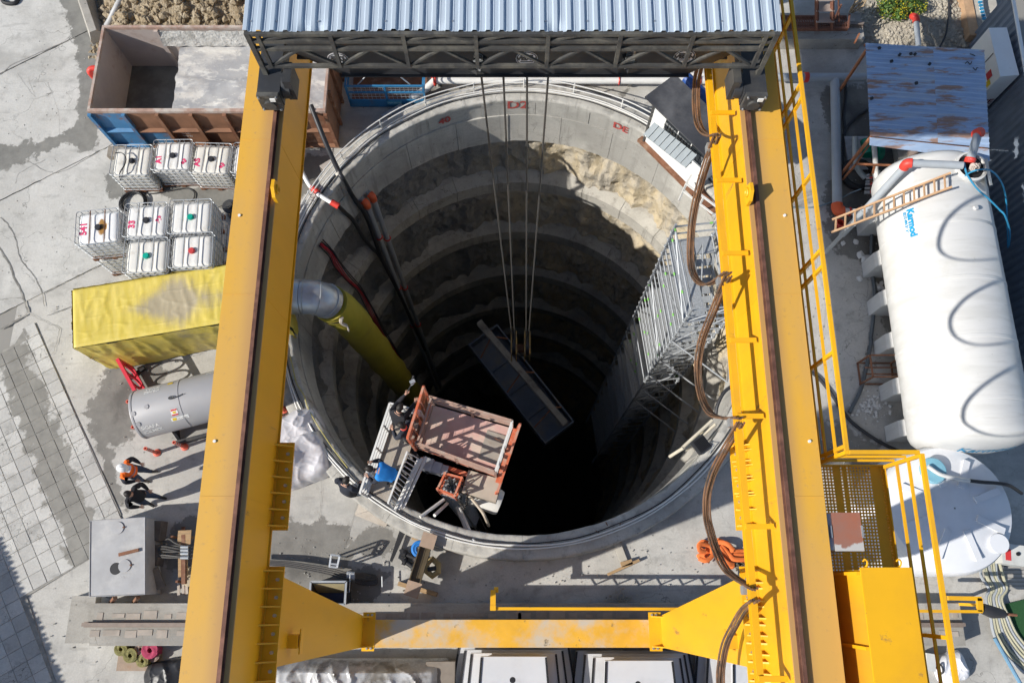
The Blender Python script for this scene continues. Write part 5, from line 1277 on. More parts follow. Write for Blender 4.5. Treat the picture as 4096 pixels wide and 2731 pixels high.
# black hoses
b = MB(); b.tube(spline([P(1243, 420, 2.0), P(1300, 565, 1.5), P(1352, 680, .95), P(1374, 720, .75), PR(1420, 800, RS - .12), PR(1462, 860, RS - .22), PR(1500, 960, RS - .25), PR(1530, 1040, RS - .25), PR(1600, 1180, RS - .3), PR(1650, 1290, RS - .3), PR(1700, 1400, RS - .3)], 6), .075, 10); solo('slurry_hose', b, M['hose'], 'thick black hose from the muck bin over the rim and down the wall', 'hose', smooth=True)
b = MB(); b.tube([P(1352, 690, .90), P(1357, 700, .87)], .10, 10); o = solo('rope_lashing', b, mat('pale_rope', (.5, .46, .4), .9), 'pale rope lashed round the thick black hose at the rim', 'rope', smooth=True)
wp = thing('feed_pipe', 'white feed pipe with red couplings crossing the north west rim into a black hose', 'pipe', P(1215, 700, .6))
pts = [P(1150, 560, .6), P(1215, 702, .6), P(1255, 762, .62), P(1300, 795, .66), P(1335, 815, .66)]
b = MB(); b.tube(spline(pts, 4), .065, 12); part('white_pipe', b, M['white'], wp, True)
for (p, q) in ((P(1247, 750, .62), P(1272, 772, .63)), (P(1325, 808, .66), P(1355, 826, .60))):
    b = MB(); b.cyl(p, q, .095, 14); part('red_coupling', b, M['redc'], wp, True)
b = MB(); b.tube(spline([P(1352, 824, .60), PR(1385, 855, RS - .05), PR(1415, 885, RS - .1), PR(1460, 960, RS - .12), PR(1515, 1020, RS - .18), PR(1530, 1045, RS - .22)], 6), .065, 10); part('hose_tail', b, M['hose'], wp, True)
# red and black cable bundle
rc = thing('cable_bundle', 'bundle of red and black cables running down the western wall of the shaft', 'cable bundle', PR(1283, 976, RS))
pth = [(605, 590), (690, 670), (740, 760), (830, 880), (930, 980), (990, 1080), (1050, 1200), (1150, 1380), (1210, 1460), (1290, 1600)]
for j in range(6):
    red = j in (2, 3, 4); pts = []
    for i, (px, py) in enumerate(pth):
        p = PR(1000 + px / 2.138, 700 + py / 2.138, RS - .07 - .03 * (j % 2)); tdir = ringp(math.atan2(p.y - CY, p.x - CX) + .1, RS, p.z) - p; tdir.z = 0; tdir.normalize()
        pts.append(p + tdir * ((j - 3) * .05 + .03 * math.sin(i * 1.7 + j)))
    b = MB(); b.tube(spline(pts, 5), .021, 6); part('cable', b, mat('red_cable', (.50, .03, .05), .5) if red else M['hose'], rc, True)
# ---------------------------------------------------------------- scaffold stair tower
M['scaf'] = mat('galvanised_scaffold', (.36, .38, .40), .5, .25, var=.14, scale=4, dirt=(.36, .37, .38), damt=.4, dscale=5)
M['deck'] = mat('perforated_deck', (.40, .42, .435), .55, .3, var=.3, scale=40, dirt=(.25, .26, .27), damt=.45, dscale=30)
M['clip'] = mat('green_tag', (.20, .52, .10), .6)
sA = P(2702, 901, 1.4); sA.z = 0; sC = P(2767, 1238, 1.4); sC.z = 0
uy = (sC - sA).normalized(); ux = V((-uy.y, uy.x, 0)); ux = ux if ux.x > 0 else -ux; SL = (sC - sA).length; SW = 1.32
def sp(a, c, z): return sA + ux * a * SW + uy * c * SL + V((0, 0, z))
sct = thing('scaffold_stair', 'tall galvanised scaffold stair tower standing inside the eastern side of the shaft', 'scaffold', sp(.5, .5, -27))
zl0 = 1.45
for (a, c) in ((0, 0), (1, 0), (0, 1), (1, 1), (.0, .5)):
    if c == .5: continue
    b = MB(); b.tube([sp(a, c, zl0), sp(a, c, -27)], .036, 8); st_ = part('standard', b, M['scaf'], sct, True)
    b = MB()
    for k in range(56): b.torus(sp(a, c, .95 - .5 * k), .052, .02, 8, 4)
    part('rosette', b, M['scaf'], st_, kind='stuff')
for k in range(13):
    z = .30 - 2.0 * k
    for zz in (z, z + .5, z + 1.0, z + 1.5):
        if zz > 1.35: continue
        for (p, q, nm) in (((0, 0), (0, 1), 'ledger'), ((0, 0), (1, 0), 'transom'), ((0, 1), (1, 1), 'transom'), ((1, 0), (1, 1), 'ledger')):
            if k > 7 and p == (1, 0): continue
            if k > 3 and abs((zz - z) % 1.0 - .5) < .1: continue
            b = MB(); b.tube([sp(*p, zz), sp(*q, zz)], .026, 6); part(nm, b, M['scaf'], sct, True)
    b = MB(); b.tube([sp(0, .02, z), sp(0, .98, z + 2 if k else z + 1)] if k % 2 else [sp(0, .98, z), sp(0, .02, z + 1.0)], .025, 6); part('diagonal_brace', b, M['scaf'], sct, True)
    b = MB(); b.tube([sp(.02, 1, z), sp(.98, 1, z + (1 if k == 0 else 2))], .025, 6); part('diagonal_brace', b, M['scaf'], sct, True)
    for j in range(2):
        b = MB(); a0 = .02 + j * .25
        b.hexa([sp(a0, .0, z - .05), sp(a0 + .235, .0, z - .05), sp(a0 + .235, 1, z - .05), sp(a0, 1, z - .05), sp(a0, .0, z), sp(a0 + .235, 0, z), sp(a0 + .235, 1, z), sp(a0, 1, z)]); part('deck_board', b, M['deck'] if 'deck' in M else M['scaf'], sct)
    b = MB(); b.hexa([sp(.55, .0, z - .05), sp(.97, .0, z - .05), sp(.97, .20, z - .05), sp(.55, .20, z - .05), sp(.55, 0, z), sp(.97, 0, z), sp(.97, .2, z), sp(.55, .2, z)]); part('landing', b, M['scaf'], sct)
    if k < 8:
        b = MB()
        for i in range(8):
            c0 = .23 + i * .085; zz = z - .22 * (i + 1); b.hexa([sp(.58, c0, zz - .03), sp(.94, c0, zz - .03), sp(.94, c0 + .085, zz - .03), sp(.58, c0 + .085, zz - .03), sp(.58, c0, zz), sp(.94, c0, zz), sp(.94, c0 + .085, zz), sp(.58, c0 + .085, zz)])
        st = part('stair_treads', b, M['scaf'], sct, kind='stuff')
        for a in (.56, .96):
            b = MB(); b.beam(sp(a, .2, z - .03), sp(a, .92, z - 1.9), .03, .16); part('stringer', b, M['scaf'], st)
            b = MB(); b.tube([sp(a, .22, z - .05), sp(a, .22, z + .9), sp(a, .92, z - 1.0), sp(a, .92, z - 1.9)], .022, 6); part('stair_handrail', b, M['scaf'], st, True)
rr2 = random.Random(4)
for k in range(30):
    z = .30 - .5 * rr2.randint(-2, 18); c = rr2.random(); a = 0 if rr2.random() < .7 else rr2.random()
    if a: c = 0 if rr2.random() < .4 else 1
    b = MB(); p = sp(a, c, z); d = (uy if a == 0 else ux) * .045; b.tube([p - d, p + d], .031, 6); part('green_tag', b, M['clip'], sct)
for (z, sx, sy) in ((-1.5, 2930, 1450), (-3.6, 2790, 1645), (-5.7, 2708, 1730), (-7.7, 2645, 1790), (-9.6, 2590, 1832)):
    e = PRn(sx, sy, RS + .1); e2 = ringp(math.atan2(sp(0, 1, 0).y - .62 * 2.0 - CY, sp(0, 1, 0).x + 1.35 - CX), RS + .1, z - .1)
    b = MB(); b.tube([sp(0, 1, z), e2], .028, 8); part('wall_tie', b, M['scaf'], sct, True)
# ---------------------------------------------------------------- landing bridge and goods hoist
hz = lambda px, py, z=0: P(1400 + px / 3.136, 1560 + py / 3.136, z)
M['checker'] = mat('worn_checker_plate', (.40, .355, .30), .55, .35, var=.14, scale=3, dirt=(.30, .25, .2), damt=.4, dscale=2, bump=.5, bscale=45)
M['deckred'] = mat('hoist_deck_red_dust', (.60, .36, .31), .7, .1, var=.12, scale=2.5, dirt=(.58, .46, .38), damt=.45, dscale=1.2, dirt2=(.30, .15, .10), d2amt=.2, d2scale=3, bump=.45, bscale=40)
lz = .50
lb = thing('landing_bridge', 'steel access bridge with white railings leading from the yard to the hoist', 'bridge', hz(450, 900, lz))
c_ = [hz(505, 190, lz), hz(860, 275, lz), hz(560, 1210, lz), hz(140, 1290, lz)]
b = MB(); b.prism([hz(530, 330, lz - .1), hz(170, 1280, lz - .1), hz(490, 1420, lz - .1), hz(760, 760, lz - .1), hz(870, 420, lz - .1)], (0, 0, .09)); part('bridge_deck', b, M['checker'], lb)
b = MB(); b.prism([hz(160, 1295, .10), hz(60, 1568, .06), hz(440, 1720, .06), hz(700, 1400, .2), hz(490, 1425, .2)][::1], (0, 0, .05)); part('ramp_plate', b, M['checker'], lb)
zr_ = lz + 1.0
def railing(p, q, zb, hts, np_, name, w=.05, both=True):
    for hh in hts:
        b = MB(); b.beam(V((p.x, p.y, zb + hh)), V((q.x, q.y, zb + hh)), w, w); part('railing_bar', b, M['wsteel'], lb)
    for k in range(np_):
        t = k / (np_ - 1); m = V((p.x, p.y, 0)).lerp(V((q.x, q.y, 0)), t); b = MB(); b.beam(V((m.x, m.y, zb - .1)), V((m.x, m.y, zb + hts[0])), w, w); part('railing_post', b, M['wsteel'], lb)
w0_, w1_ = hz(500, 165, zr_), hz(125, 1285, zr_)
railing(w0_, w1_, lz, (1.0, .68, .36, .05), 5, 'w', .055)
w2_ = hz(880, 262, zr_); railing(w0_, w2_, lz, (1.0, .68, .36), 3, 'n', .05)
e0_, e1_ = hz(715, 775, zr_), hz(478, 1410, zr_); railing(e0_, e1_, lz, (1.0,), 4, 'e', .045)
e2_ = hz(860, 860, lz + .4), hz(560, 1510, lz + .4)
for k in range(13):
    t = k / 12; m = V((e0_.x, e0_.y, lz + .98)).lerp(V((e1_.x, e1_.y, lz + .98)), t); n2_ = e2_[0].lerp(e2_[1], t); b = MB(); b.beam(m, n2_, .025, .025); part('baluster', b, M['wsteel'], lb)
for (o1, z) in ((0, .0), (.09, -.04), (.2, -.1)):
    p, q = e2_; s_ = V((o1, o1 * .35, z)); b = MB(); b.beam(p + s_, q + s_, .07, .05); part('stringer_beam', b, M['wsteel'], lb)
# hoist platform
hzd = .35
gh = thing('goods_hoist', 'orange rack and pinion goods hoist cage at the south west rim of the shaft', 'hoist', hz(1450, 600, hzd))
d0, d1, d2, d3 = hz(1050, 190, hzd), hz(2035, 480, hzd), hz(1830, 1090, hzd), hz(880, 740, hzd)
b = MB(); b.prism([v - V((0, 0, .1)) for v in (d0, d3, d2, d1)], (0, 0, .1)); part('platform_deck', b, M['deckred'], gh)
def lerp2(u, v, z): return (d0 * (1 - u) + d1 * u) * (1 - v) + (d3 * (1 - u) + d2 * u) * v + V((0, 0, z))
b = MB(); b.hexa([lerp2(.72, .18, .004), lerp2(.98, .18, .004), lerp2(.98, .78, .004), lerp2(.72, .78, .004), lerp2(.72, .18, .03), lerp2(.98, .18, .03), lerp2(.98, .78, .03), lerp2(.72, .78, .03)]); hp = part('floor_hatch', b, M['checker'], gh)
b = MB(); b.tube([lerp2(.84, .30, .03), lerp2(.84, .30, .10), lerp2(.92, .32, .10), lerp2(.92, .32, .03)], .015, 6); part('hatch_handle', b, M['rust'], hp)
M['tubebrown'] = mat('rusty_square_tube', (.42, .27, .21), .7, .2, var=.2, scale=5, dirt=(.42, .36, .3), damt=.4, dscale=4)
hr = 1.06
for (ua, va, ub, vb, mname, hs) in ((0, 0, 1, 0, 'tubebrown', (hr, .75, .42)), (0, 1, 1, 1, 'tubebrown', (hr, .75, .42)), (1, 0, 1, 1, 'wsteel', (hr, .72, .4)), (.02, 0, .02, 1, 'tubebrown', (hr, .55))):
    for hh in hs:
        b = MB(); b.beam(lerp2(ua, va, hh), lerp2(ub, vb, hh), .055, .055); part('cage_rail', b, M[mname], gh)
for (u, v) in ((0, 0), (.5, 0), (1, 0), (1, .5), (1, 1), (.5, 1), (0, 1)):
    b = MB(); b.beam(lerp2(u, v, 0), lerp2(u, v, hr), .06, .06); part('cage_post', b, M['tubebrown'], gh)
b = MB(); b.hexa([lerp2(.0, .98, .02), lerp2(1, .98, .02), lerp2(1, 1.0, .02), lerp2(0, 1.0, .02), lerp2(.0, .98, .22), lerp2(1, .98, .22), lerp2(1, 1.0, .22), lerp2(0, 1.0, .22)]); part('toe_board', b, M['orange'], gh)
# tall orange gate on the west side
g0, g1 = lerp2(-.04, -.02, 0), lerp2(-.04, 1.06, 0)
def gate(p, q, zb, zt, off=V((0, 0, 0)), nb=4, mesh=True, lab='gate'):
    b = MB()
    for (a, c) in (((p, zb), (q, zb)), ((p, zt), (q, zt)), ((p, zb), (p, zt)), ((q, zb), (q, zt))):
        k1 = V((a[0].x, a[0].y, 0)) + off * ((a[1] - zb) / (zt - zb)); k2 = V((c[0].x, c[0].y, 0)) + off * ((c[1] - zb) / (zt - zb))
        b.beam(k1 + V((0, 0, a[1])), k2 + V((0, 0, c[1])), .06, .06)
    go = part(lab, b, M['orange'], gh)
    for i in range(1, nb):
        m = p.lerp(q, i / nb); b = MB(); b.beam(V((m.x, m.y, zb)), V((m.x, m.y, zt)) + off, .035, .035); part('gate_bar', b, M['orange'], go)
    b = MB(); n = int((q - p).length / .16)
    for i in range(n):
        m = p.lerp(q, (i + .5) / n); b.tube([V((m.x, m.y, zb)), V((m.x, m.y, zt)) + off], .0035, 4)
    for j in range(1, int((zt - zb) / .16)):
        t = j * .16 / (zt - zb); b.tube([V((p.x, p.y, zb + (zt - zb) * t)) + off * t, V((q.x, q.y, zb + (zt - zb) * t)) + off * t], .0035, 4)
    part('gate_mesh', b, M['orange'], go, kind='stuff'); return go
gate(g0, g1, hzd + .1, hzd + 1.95)
r0, r1 = lerp2(1.04, -.02, 0), lerp2(1.04, 1.30, 0)
gate(r0, r1, hzd - .55, hzd + .75, (d1 - d0).normalized() * .12, 3)
b = MB(); b.hexa([lerp2(1.015, 0, -.02), lerp2(1.075, 0, -.02), lerp2(1.075, 1.1, -.02), lerp2(1.015, 1.1, -.02), lerp2(1.015, 0, .12), lerp2(1.075, 0, .12), lerp2(1.075, 1.1, .12), lerp2(1.015, 1.1, .12)]); part('ramp_flap', b, M['orange'], gh)
# machinery beside the mast
for (px, py, sx_, sy_, z0, z1, m) in ((965, 925, .30, .34, .0, .55, 'galv'), (1075, 965, .30, .30, .0, .5, 'galv'), (1165, 995, .26, .26, .0, .45, 'galv')):
    c = hz(px, py, z1); b = MB(); b.cbox((c.x, c.y, (z0 + z1) / 2), (sx_, sy_, z1 - z0), R(-16)); part('motor_box', b, M[m], gh)
b = MB(); c = hz(1655, 1200, .45); b.cbox((c.x, c.y, .18), (.95, .62, .5), R(-16)); part('drive_cover', b, mat('tan_drive_cover', (.42, .36, .29), .65, var=.15, scale=3), gh)
b = MB(); b.beam(hz(900, 870, .3), hz(1830, 1180, .3), .12, .18); part('support_beam', b, M['orange'], gh)
b = MB(); b.beam(hz(780, 745, .25), hz(985, 1040, .25), .10, .14); part('support_beam', b, M['dark'], gh)
b = MB(); c0 = hz(1535, 1275, -.5); c1 = hz(1885, 1420, -.6); b.tube([c0, c0.lerp(c1, .03), c0.lerp(c1, .9), c1], [.30, .36, .36, .33], 22); solo('white_drum', b, M['plastic_w'], 'white plastic drum hanging under the hoist drive', 'drum', smooth=True)
# mast
ms = thing('hoist_mast', 'lattice hoist mast with orange top section standing in the shaft', 'mast', hz(1250, 1180, -20))
tz_ = .95; m0 = [hz(px, py, tz_) for px, py in ((1190, 1040), (1400, 1095), (1310, 1320), (1095, 1235))]
for i in range(4):
    p = m0[i]; b = MB(); b.tube([p, V((p.x, p.y, -.1))], .038, 8); part('mast_chord', b, M['orange'], ms, True)
    b = MB(); b.tube([V((p.x, p.y, -.1)), V((p.x, p.y, -27))], .036, 8); part('mast_chord', b, M['galv'], ms, True)
for k in range(20):
    z = tz_ - .05 - .62 * k
    for i in range(4):
        p, q = m0[i], m0[(i + 1) % 4]; b = MB(); b.beam(V((p.x, p.y, z)), V((q.x, q.y, z)), .05, .05); part('mast_rung', b, M['orange'] if k < 2 else M['galv'], ms)
        if k < 10: b = MB(); b.beam(V((p.x, p.y, z)), V((q.x, q.y, z - .62)), .03, .03); part('mast_brace', b, M['orange'] if k < 1 else M['galv'], ms)
mc = sum(m0, V((0, 0, 0))) / 4; b = MB()
for j in range(16):
    a = j * .8; b.tube(spline([mc + V((.16 * math.cos(a) + .02 * i * math.sin(j + i), .2 * math.sin(a) + .02 * math.cos(i * 2 + j), -.2 - .18 * i)) for i in range(6)], 3), .02, 5)
part('cable_tangle', b, mat('grey_cables', (.30, .30, .30), .6), ms, kind='stuff')
mc2 = hz(1420, 1330, .2); b = MB()
for j in range(22):
    a = j * .6; b.tube(spline([mc2 + V((.10 * math.cos(a), .30 * math.sin(a), .3 - .16 * i - .004 * j)) + V((.03 * math.sin(j * i), .03 * math.cos(i + j), 0)) for i in range(5)], 3), .018, 5)
part('cable_tangle', b, M['rope'], ms, kind='stuff')
for (px, py, qx, qy, z0, z1) in ((1180, 1370, 880, 1590, .2, .55), (1220, 1420, 1060, 1570, .0, .55), (1370, 1470, 1560, 1900, -.2, .5), (1340, 1470, 1500, 1850, -.5, .3)):
    b = MB(); b.tube([hz(px, py, z0), hz(qx, qy, z1)], .045, 8); part('mast_strut', b, M['wsteel'], ms, True)
b = MB(); b.tube(spline([hz(1480, 1310, .3), hz(1560, 1400, .35), hz(1640, 1500, .4), hz(1690, 1580, .4), hz(1740, 1700, -.2)], 6), .04, 8); part('cable_guide', b, mat('tan_hose', (.42, .36, .28), .7), ms, True)
# ---------------------------------------------------------------- plastic wrapped bags beside the rim
M['film'] = mat('plastic_film', (.62, .60, .61), .22, 0, var=.08, scale=2, dirt=(.50, .46, .45), damt=.4, dscale=1.5, spec=.8)
def crumpled(name, c, sx, sy, h, seed, label, cat, m, rz=0, n=60, amp=.10, flat=.35, group=None):
    b = MB()
    def f(u, v):
        a, d = 2 * u - 1, 2 * v - 1; k = (1 - abs(a) ** 3.5) * (1 - abs(d) ** 3.5); k = max(0, k) ** flat
        x, y = sx * a * (1 - .1 * abs(d) ** 3), sy * d * (1 - .1 * abs(a) ** 3)
        p = V((x * 2.2 + seed, y * 2.2, seed)); r_ = 1 - abs(noise.noise(p)) * 2; r2 = 1 - abs(noise.noise(p * 2.7)) * 2
        z = h * k * (.80 + .28 * noise.noise(p * .55)) + k * amp * (max(0, r_) ** 3 * .45 + max(0, r2) ** 3 * .12)
        e = .04 * noise.noise(p * 2); q = Matrix.Rotation(rz, 3, 'Z') @ V((x + e, y + e, 0)); return V((c.x + q.x, c.y + q.y, max(.003, z)))
    b.grid(f, n, n); return solo(name, b, m, label, cat, group, smooth=True)
ca = lambda px, py, z=0: P(1000 + px / 2.138, 1350 + py / 2.138, z)
crumpled('wrapped_bags', ca(385, 790, .3), .74, .52, .85, 3.3, 'heap of pale bags under clear plastic, upper of two beside the shaft rim', 'bags', M['film'], .5, group='plastic wrapped bags')
crumpled('wrapped_bags', ca(415, 1050, .3), .88, .68, 1.0, 9.1, 'heap of pale bags under clear plastic, lower of two beside the shaft rim', 'bags', M['film'], .35, group='plastic wrapped bags')
b = MB(); c = ca(690, 1115, .12); b.prism([c + V(p) for p in ((-.14, -.16, -.12), (.24, .02, -.12), (-.10, .16, -.12))], (0, 0, .12)); solo('wood_wedge', b, M['wood'], 'small wooden wedge lying beside the rim next to the plastic bags', 'wedge')
# ---------------------------------------------------------------- north side: man basket, pipes, plates
bb = thing('man_basket', 'blue steel man basket with mesh sides standing in the shade under the trolley', 'basket', P(1555, 400, 0))
p0, p1 = P(1407, 424, .05), P(1705, 424, .05); dep = 1.15; yb_ = p0.y; M['bbasket'] = mat('basket_blue', (.03, .17, .34), .5, var=.15, scale=3, dirt=(.10, .13, .15), damt=.35, dscale=2)
b = MB(); b.box(p0.x, p1.x, yb_, yb_ + dep, .04, .08); part('basket_floor', b, M['rust'], bb)
for (x0, x1, y0, y1) in ((p0.x, p1.x, yb_ - .03, yb_), (p0.x, p1.x, yb_ + dep, yb_ + dep + .03)): b = MB(); b.box(x0, x1, y0, y1, .04, .42); part('kick_plate', b, M['bbasket'], bb)
for z in (1.1, .78):
    for (q0_, q1_) in (((p0.x, yb_), (p1.x, yb_)), ((p0.x, yb_ + dep), (p1.x, yb_ + dep)), ((p0.x, yb_), (p0.x, yb_ + dep)), ((p1.x, yb_), (p1.x, yb_ + dep))):
        b = MB(); b.beam((*q0_, z), (*q1_, z), .05, .05); part('basket_rail', b, M['bbasket'], bb)
for x in (p0.x, (p0.x + p1.x) / 2, p1.x):
    for y in (yb_, yb_ + dep): b = MB(); b.beam((x, y, .05), (x, y, 1.12), .06, .06); part('basket_post', b, M['bbasket'], bb)
b = MB()
for i in range(18): x = p0.x + (p1.x - p0.x) * (i + .5) / 18; b.tube([(x, yb_, .42), (x, yb_, 1.1)], .006, 4)
for z in (.55, .68, .9, 1.0): b.tube([(p0.x, yb_, z), (p1.x, yb_, z)], .006, 4)
part('basket_mesh', b, M['galv'], bb, kind='stuff')
b = MB(); b.box((p0.x + p1.x) / 2 - .02, (p0.x + p1.x) / 2 + .44, yb_ - .036, yb_ - .031, .18, .36); part('basket_sign', b, mat('sign_blue', (.10, .34, .45), .5), bb)
tb = text_mesh('MAX 500 KG', .07, 0).xf(Matrix.Translation(((p0.x + p1.x) / 2 + .21, yb_ - .040, .27)) @ Matrix.Rotation(R(90), 4, 'X')); part('basket_lettering', tb, M['white'], bb)
for s in (-.5, .5): b = MB(); b.tube([((p0.x + p1.x) / 2 + s * 1.6, yb_ + .05, 1.1), ((p0.x + p1.x) / 2, yb_ + .3, 1.9)], .02, 6); part('sling', b, M['galv'], bb)
for k, (sy, r_, z, x0, lab) in enumerate(((322, .115, .45, 1740, 'thick white pipe running east west along the north side of the shaft'), (300, .075, .5, 1730, 'thinner white pipe behind the thick one north of the shaft'))):
    t = thing('white_main_pipe', lab, 'pipe', P(2300, sy, 0), 'white pipes north of the shaft'); a, c = P(x0, sy, z), P(2900, sy, z); b = MB(); b.tube([a, c], r_, 14); part('pipe_run', b, M['wsteel'], t, True)
    for sx in (2476, 2800): p = P(sx - 20 * k, sy, z); b = MB(); b.torus(p, r_ + .01, .025, 18, 6, (1, 0, 0)); part('coupling', b, M['redc'], t, True)
    p = a; b = MB(); b.torus(p, r_ + .02, .05, 18, 8, (1, 0, 0)); part('coupling', b, M['redc'], t, True)
    if k == 0:
        b = MB(); b.tube([a, P(1700, 360, .3), P(1640, 400, .2)], r_, 14); part('pipe_bend', b, M['wsteel'], t, True)
        for sx in (1760, 2515): p = P(sx, sy, 0); b = MB(); b.cbox((p.x, p.y - .1, .2), (.12, .3, .4)); part('pipe_support', b, M['slab2'], t)
for (a, c, lab) in (((1530, 470), (1610, 425), 'west'), ((1565, 480), (1650, 425), 'east')):
    b = MB(); b.tube([P(*a, .12), P(*c, .15)], .10, 12); solo('ground_pipe', b, M['gpipe'], 'grey pipe on the ground under the man basket, %s one of the pair' % lab, 'pipe', 'grey ground pipes', smooth=True)
for (poly, z, lab) in ((((1435, 545), (1480, 592), (1592, 510), (1550, 468)), .22, 'grey chequer plate box near the north west rim, farther from the feed pipe'), (((1276, 664), (1325, 715), (1510, 585), (1449, 562)), .30, 'long pale chequer plate box at the north west rim beside the feed pipe')):
    b = MB(); b.prism([P(x, y, z) - V((0, 0, z)) for x, y in poly], (0, 0, z)); solo('plate_box', b, mat('pale_chequer', (.42, .38, .34), .6, .2, var=.1, scale=3, bump=.4, bscale=45), lab, 'plate box', 'chequer plate boxes at the rim')
# ---------------------------------------------------------------- site cabin on the north east rim
zr3 = 2.55; Lc, Tc, Bc = P(2582, 387, zr3), P(2700, 299, zr3), P(2828, 628, zr3)
e1 = Bc - Lc; e2 = Tc - Lc; e2 = e2 - e1 * (e1.dot(e2) / e1.dot(e1))
cn = thing('site_cabin', 'white site cabin with black flat roof and metal awning on the north east rim', 'cabin', V((*(Lc + (e1 + e2) / 2).xy, .2)))
def cp_(a, c, z): q = Lc + e1 * a + e2 * c; return V((q.x, q.y, z))
def cprism(a0, a1, c0, c1, z0, z1): return MB().hexa([cp_(a0, c0, z0), cp_(a1, c0, z0), cp_(a1, c1, z0), cp_(a0, c1, z0), cp_(a0, c0, z1), cp_(a1, c0, z1), cp_(a1, c1, z1), cp_(a0, c1, z1)])
M['blackroof'] = mat('black_roofing_sheet', (.045, .046, .052), .55, var=.25, scale=1.5, dirt=(.13, .13, .135), damt=.38, dscale=.9, dsoft=.2, dirt2=(.4, .4, .4), d2amt=.13, d2scale=5)
part('roof', cprism(-.005, 1.005, -.01, 1.01, zr3 - .06, zr3), M['blackroof'], cn)
part('cabin_wall', cprism(.10, 1.0, .22, .98, .25, zr3 - .065), M['white'], cn)
part('cabin_floor', cprism(.02, 1.35, .11, 1.0, .12, .24), M['rust'], cn)
for (a, c) in ((.085, .20), (.085, .97)): part('corner_post', cprism(a - .012, a + .012, c - .02, c + .02, .2, zr3 - .06), M['truss'], cn)
win = part('window', cprism(.30, .93, .205, .217, 1.55, 2.25), mat('dark_glazing', (.03, .035, .04), .15, var=.1), cn)
for a in (.29, .50, .715, .93): part('window_frame', cprism(a, a + .012, .195, .216, 1.5, 2.3), M['white'], win)
part('window_frame', cprism(.29, .945, .195, .216, 2.26, 2.32), M['white'], win)
for k in range(14): part('shutter_slat', cprism(.31 + k * .044, .345 + k * .044, .198, .204, 1.62, 1.95), M['galv'], win)
M['awn'] = mat('awning_sheet', (.27, .305, .325), .5, .1, var=.08, scale=2, stretch=(3, 1, 1))
i0, i1, o0, o1 = P(2617, 489, 2.1), P(2790, 622, 2.1), P(2573, 538, 1.88), P(2744, 673, 1.88)
for k in range(8):
    t0, t1 = k / 8 + .002, (k + 1) / 8 - .002; b = MB(); A_, B2, C2, D2 = i0.lerp(i1, t0), i0.lerp(i1, t1), o0.lerp(o1, t1), o0.lerp(o1, t0)
    b.add([A_, B2, C2, D2, A_ - V((0, 0, .012)), B2 - V((0, 0, .012)), C2 - V((0, 0, .012)), D2 - V((0, 0, .012))], [(3, 2, 1, 0), (4, 5, 6, 7), (0, 1, 5, 4), (2, 3, 7, 6), (1, 2, 6, 5), (3, 0, 4, 7)])
    b.beam(A_.lerp(B2, .85) + V((0, 0, .015)), D2.lerp(C2, .85) + V((0, 0, .015)), .03, .035); part('awning_sheet', b, M['awn'], cn)
for t in (.05, .95): b = MB(); b.beam(o0.lerp(o1, t), i0.lerp(i1, t) - V((0, 0, .5)), .03, .03); part('awning_bracket', b, M['wsteel'], cn)
for (p, q) in (((2745, 735), (2885, 842)), ((2885, 842), (2905, 765)), ((2745, 735), (2765, 700))):
    for hh in (1.0, .55):
        b = MB(); b.beam(P(*p, .25 + hh) if hh == 1.0 else V((*P(*p, 1.25).xy, .8)), P(*q, .25 + hh) if hh == 1.0 else V((*P(*q, 1.25).xy, .8)), .05, .05); part('deck_rail', b, M['wsteel'], cn)
for p in ((2745, 735), (2815, 788), (2885, 842)):
    w = P(*p, 1.25); b = MB(); b.beam(V((w.x, w.y, .2)), w, .05, .05); part('deck_post', b, M['wsteel'], cn)
b = MB(); b.tube([P(2745, 312, 2.0), P(2880, 450, 2.0)], .17, 14); solo('blue_roll', b, mat('blue_tarp', (.025, .075, .26), .45, var=.2, scale=4), 'dark blue roll lying behind the black roof of the cabin', 'roll', smooth=True)
b = MB(); a_c = P(2800, 330, .1); b.box(a_c.x, a_c.x + 1.6, a_c.y - 1.6, a_c.y + .1, 0, .1); solo('chequer_ramp', b, mat('tan_chequer', (.43, .35, .28), .7), 'tan chequer plate floor between cabin and east girder', 'plate')
# spray marks on the collar wall
M['redspray'] = mat('red_spray', (.42, .08, .07), .8, var=.3, scale=12)
for (txt, sx, sy, sz) in (('D2', 2070, 425, .55), ('40', 1780, 487, .40), ('DE', 2480, 515, .42), ('OZS', 1560, 2170, .0)):
    if not sz: continue
    p = PR(sx, sy, RS - .02); a = math.atan2(p.y - CY, p.x - CX); b = text_mesh(txt, sz, 0, bold=.012)
    for v in b.v:
        aa = a - v.x / RS; rr = RS + (.012 if p.z > -.39 else -.02); v.x, v.y, v.z = CX + rr * math.cos(aa), CY + rr * math.sin(aa), p.z + v.y
    part('spray_mark', b, M['redspray'], shaft)
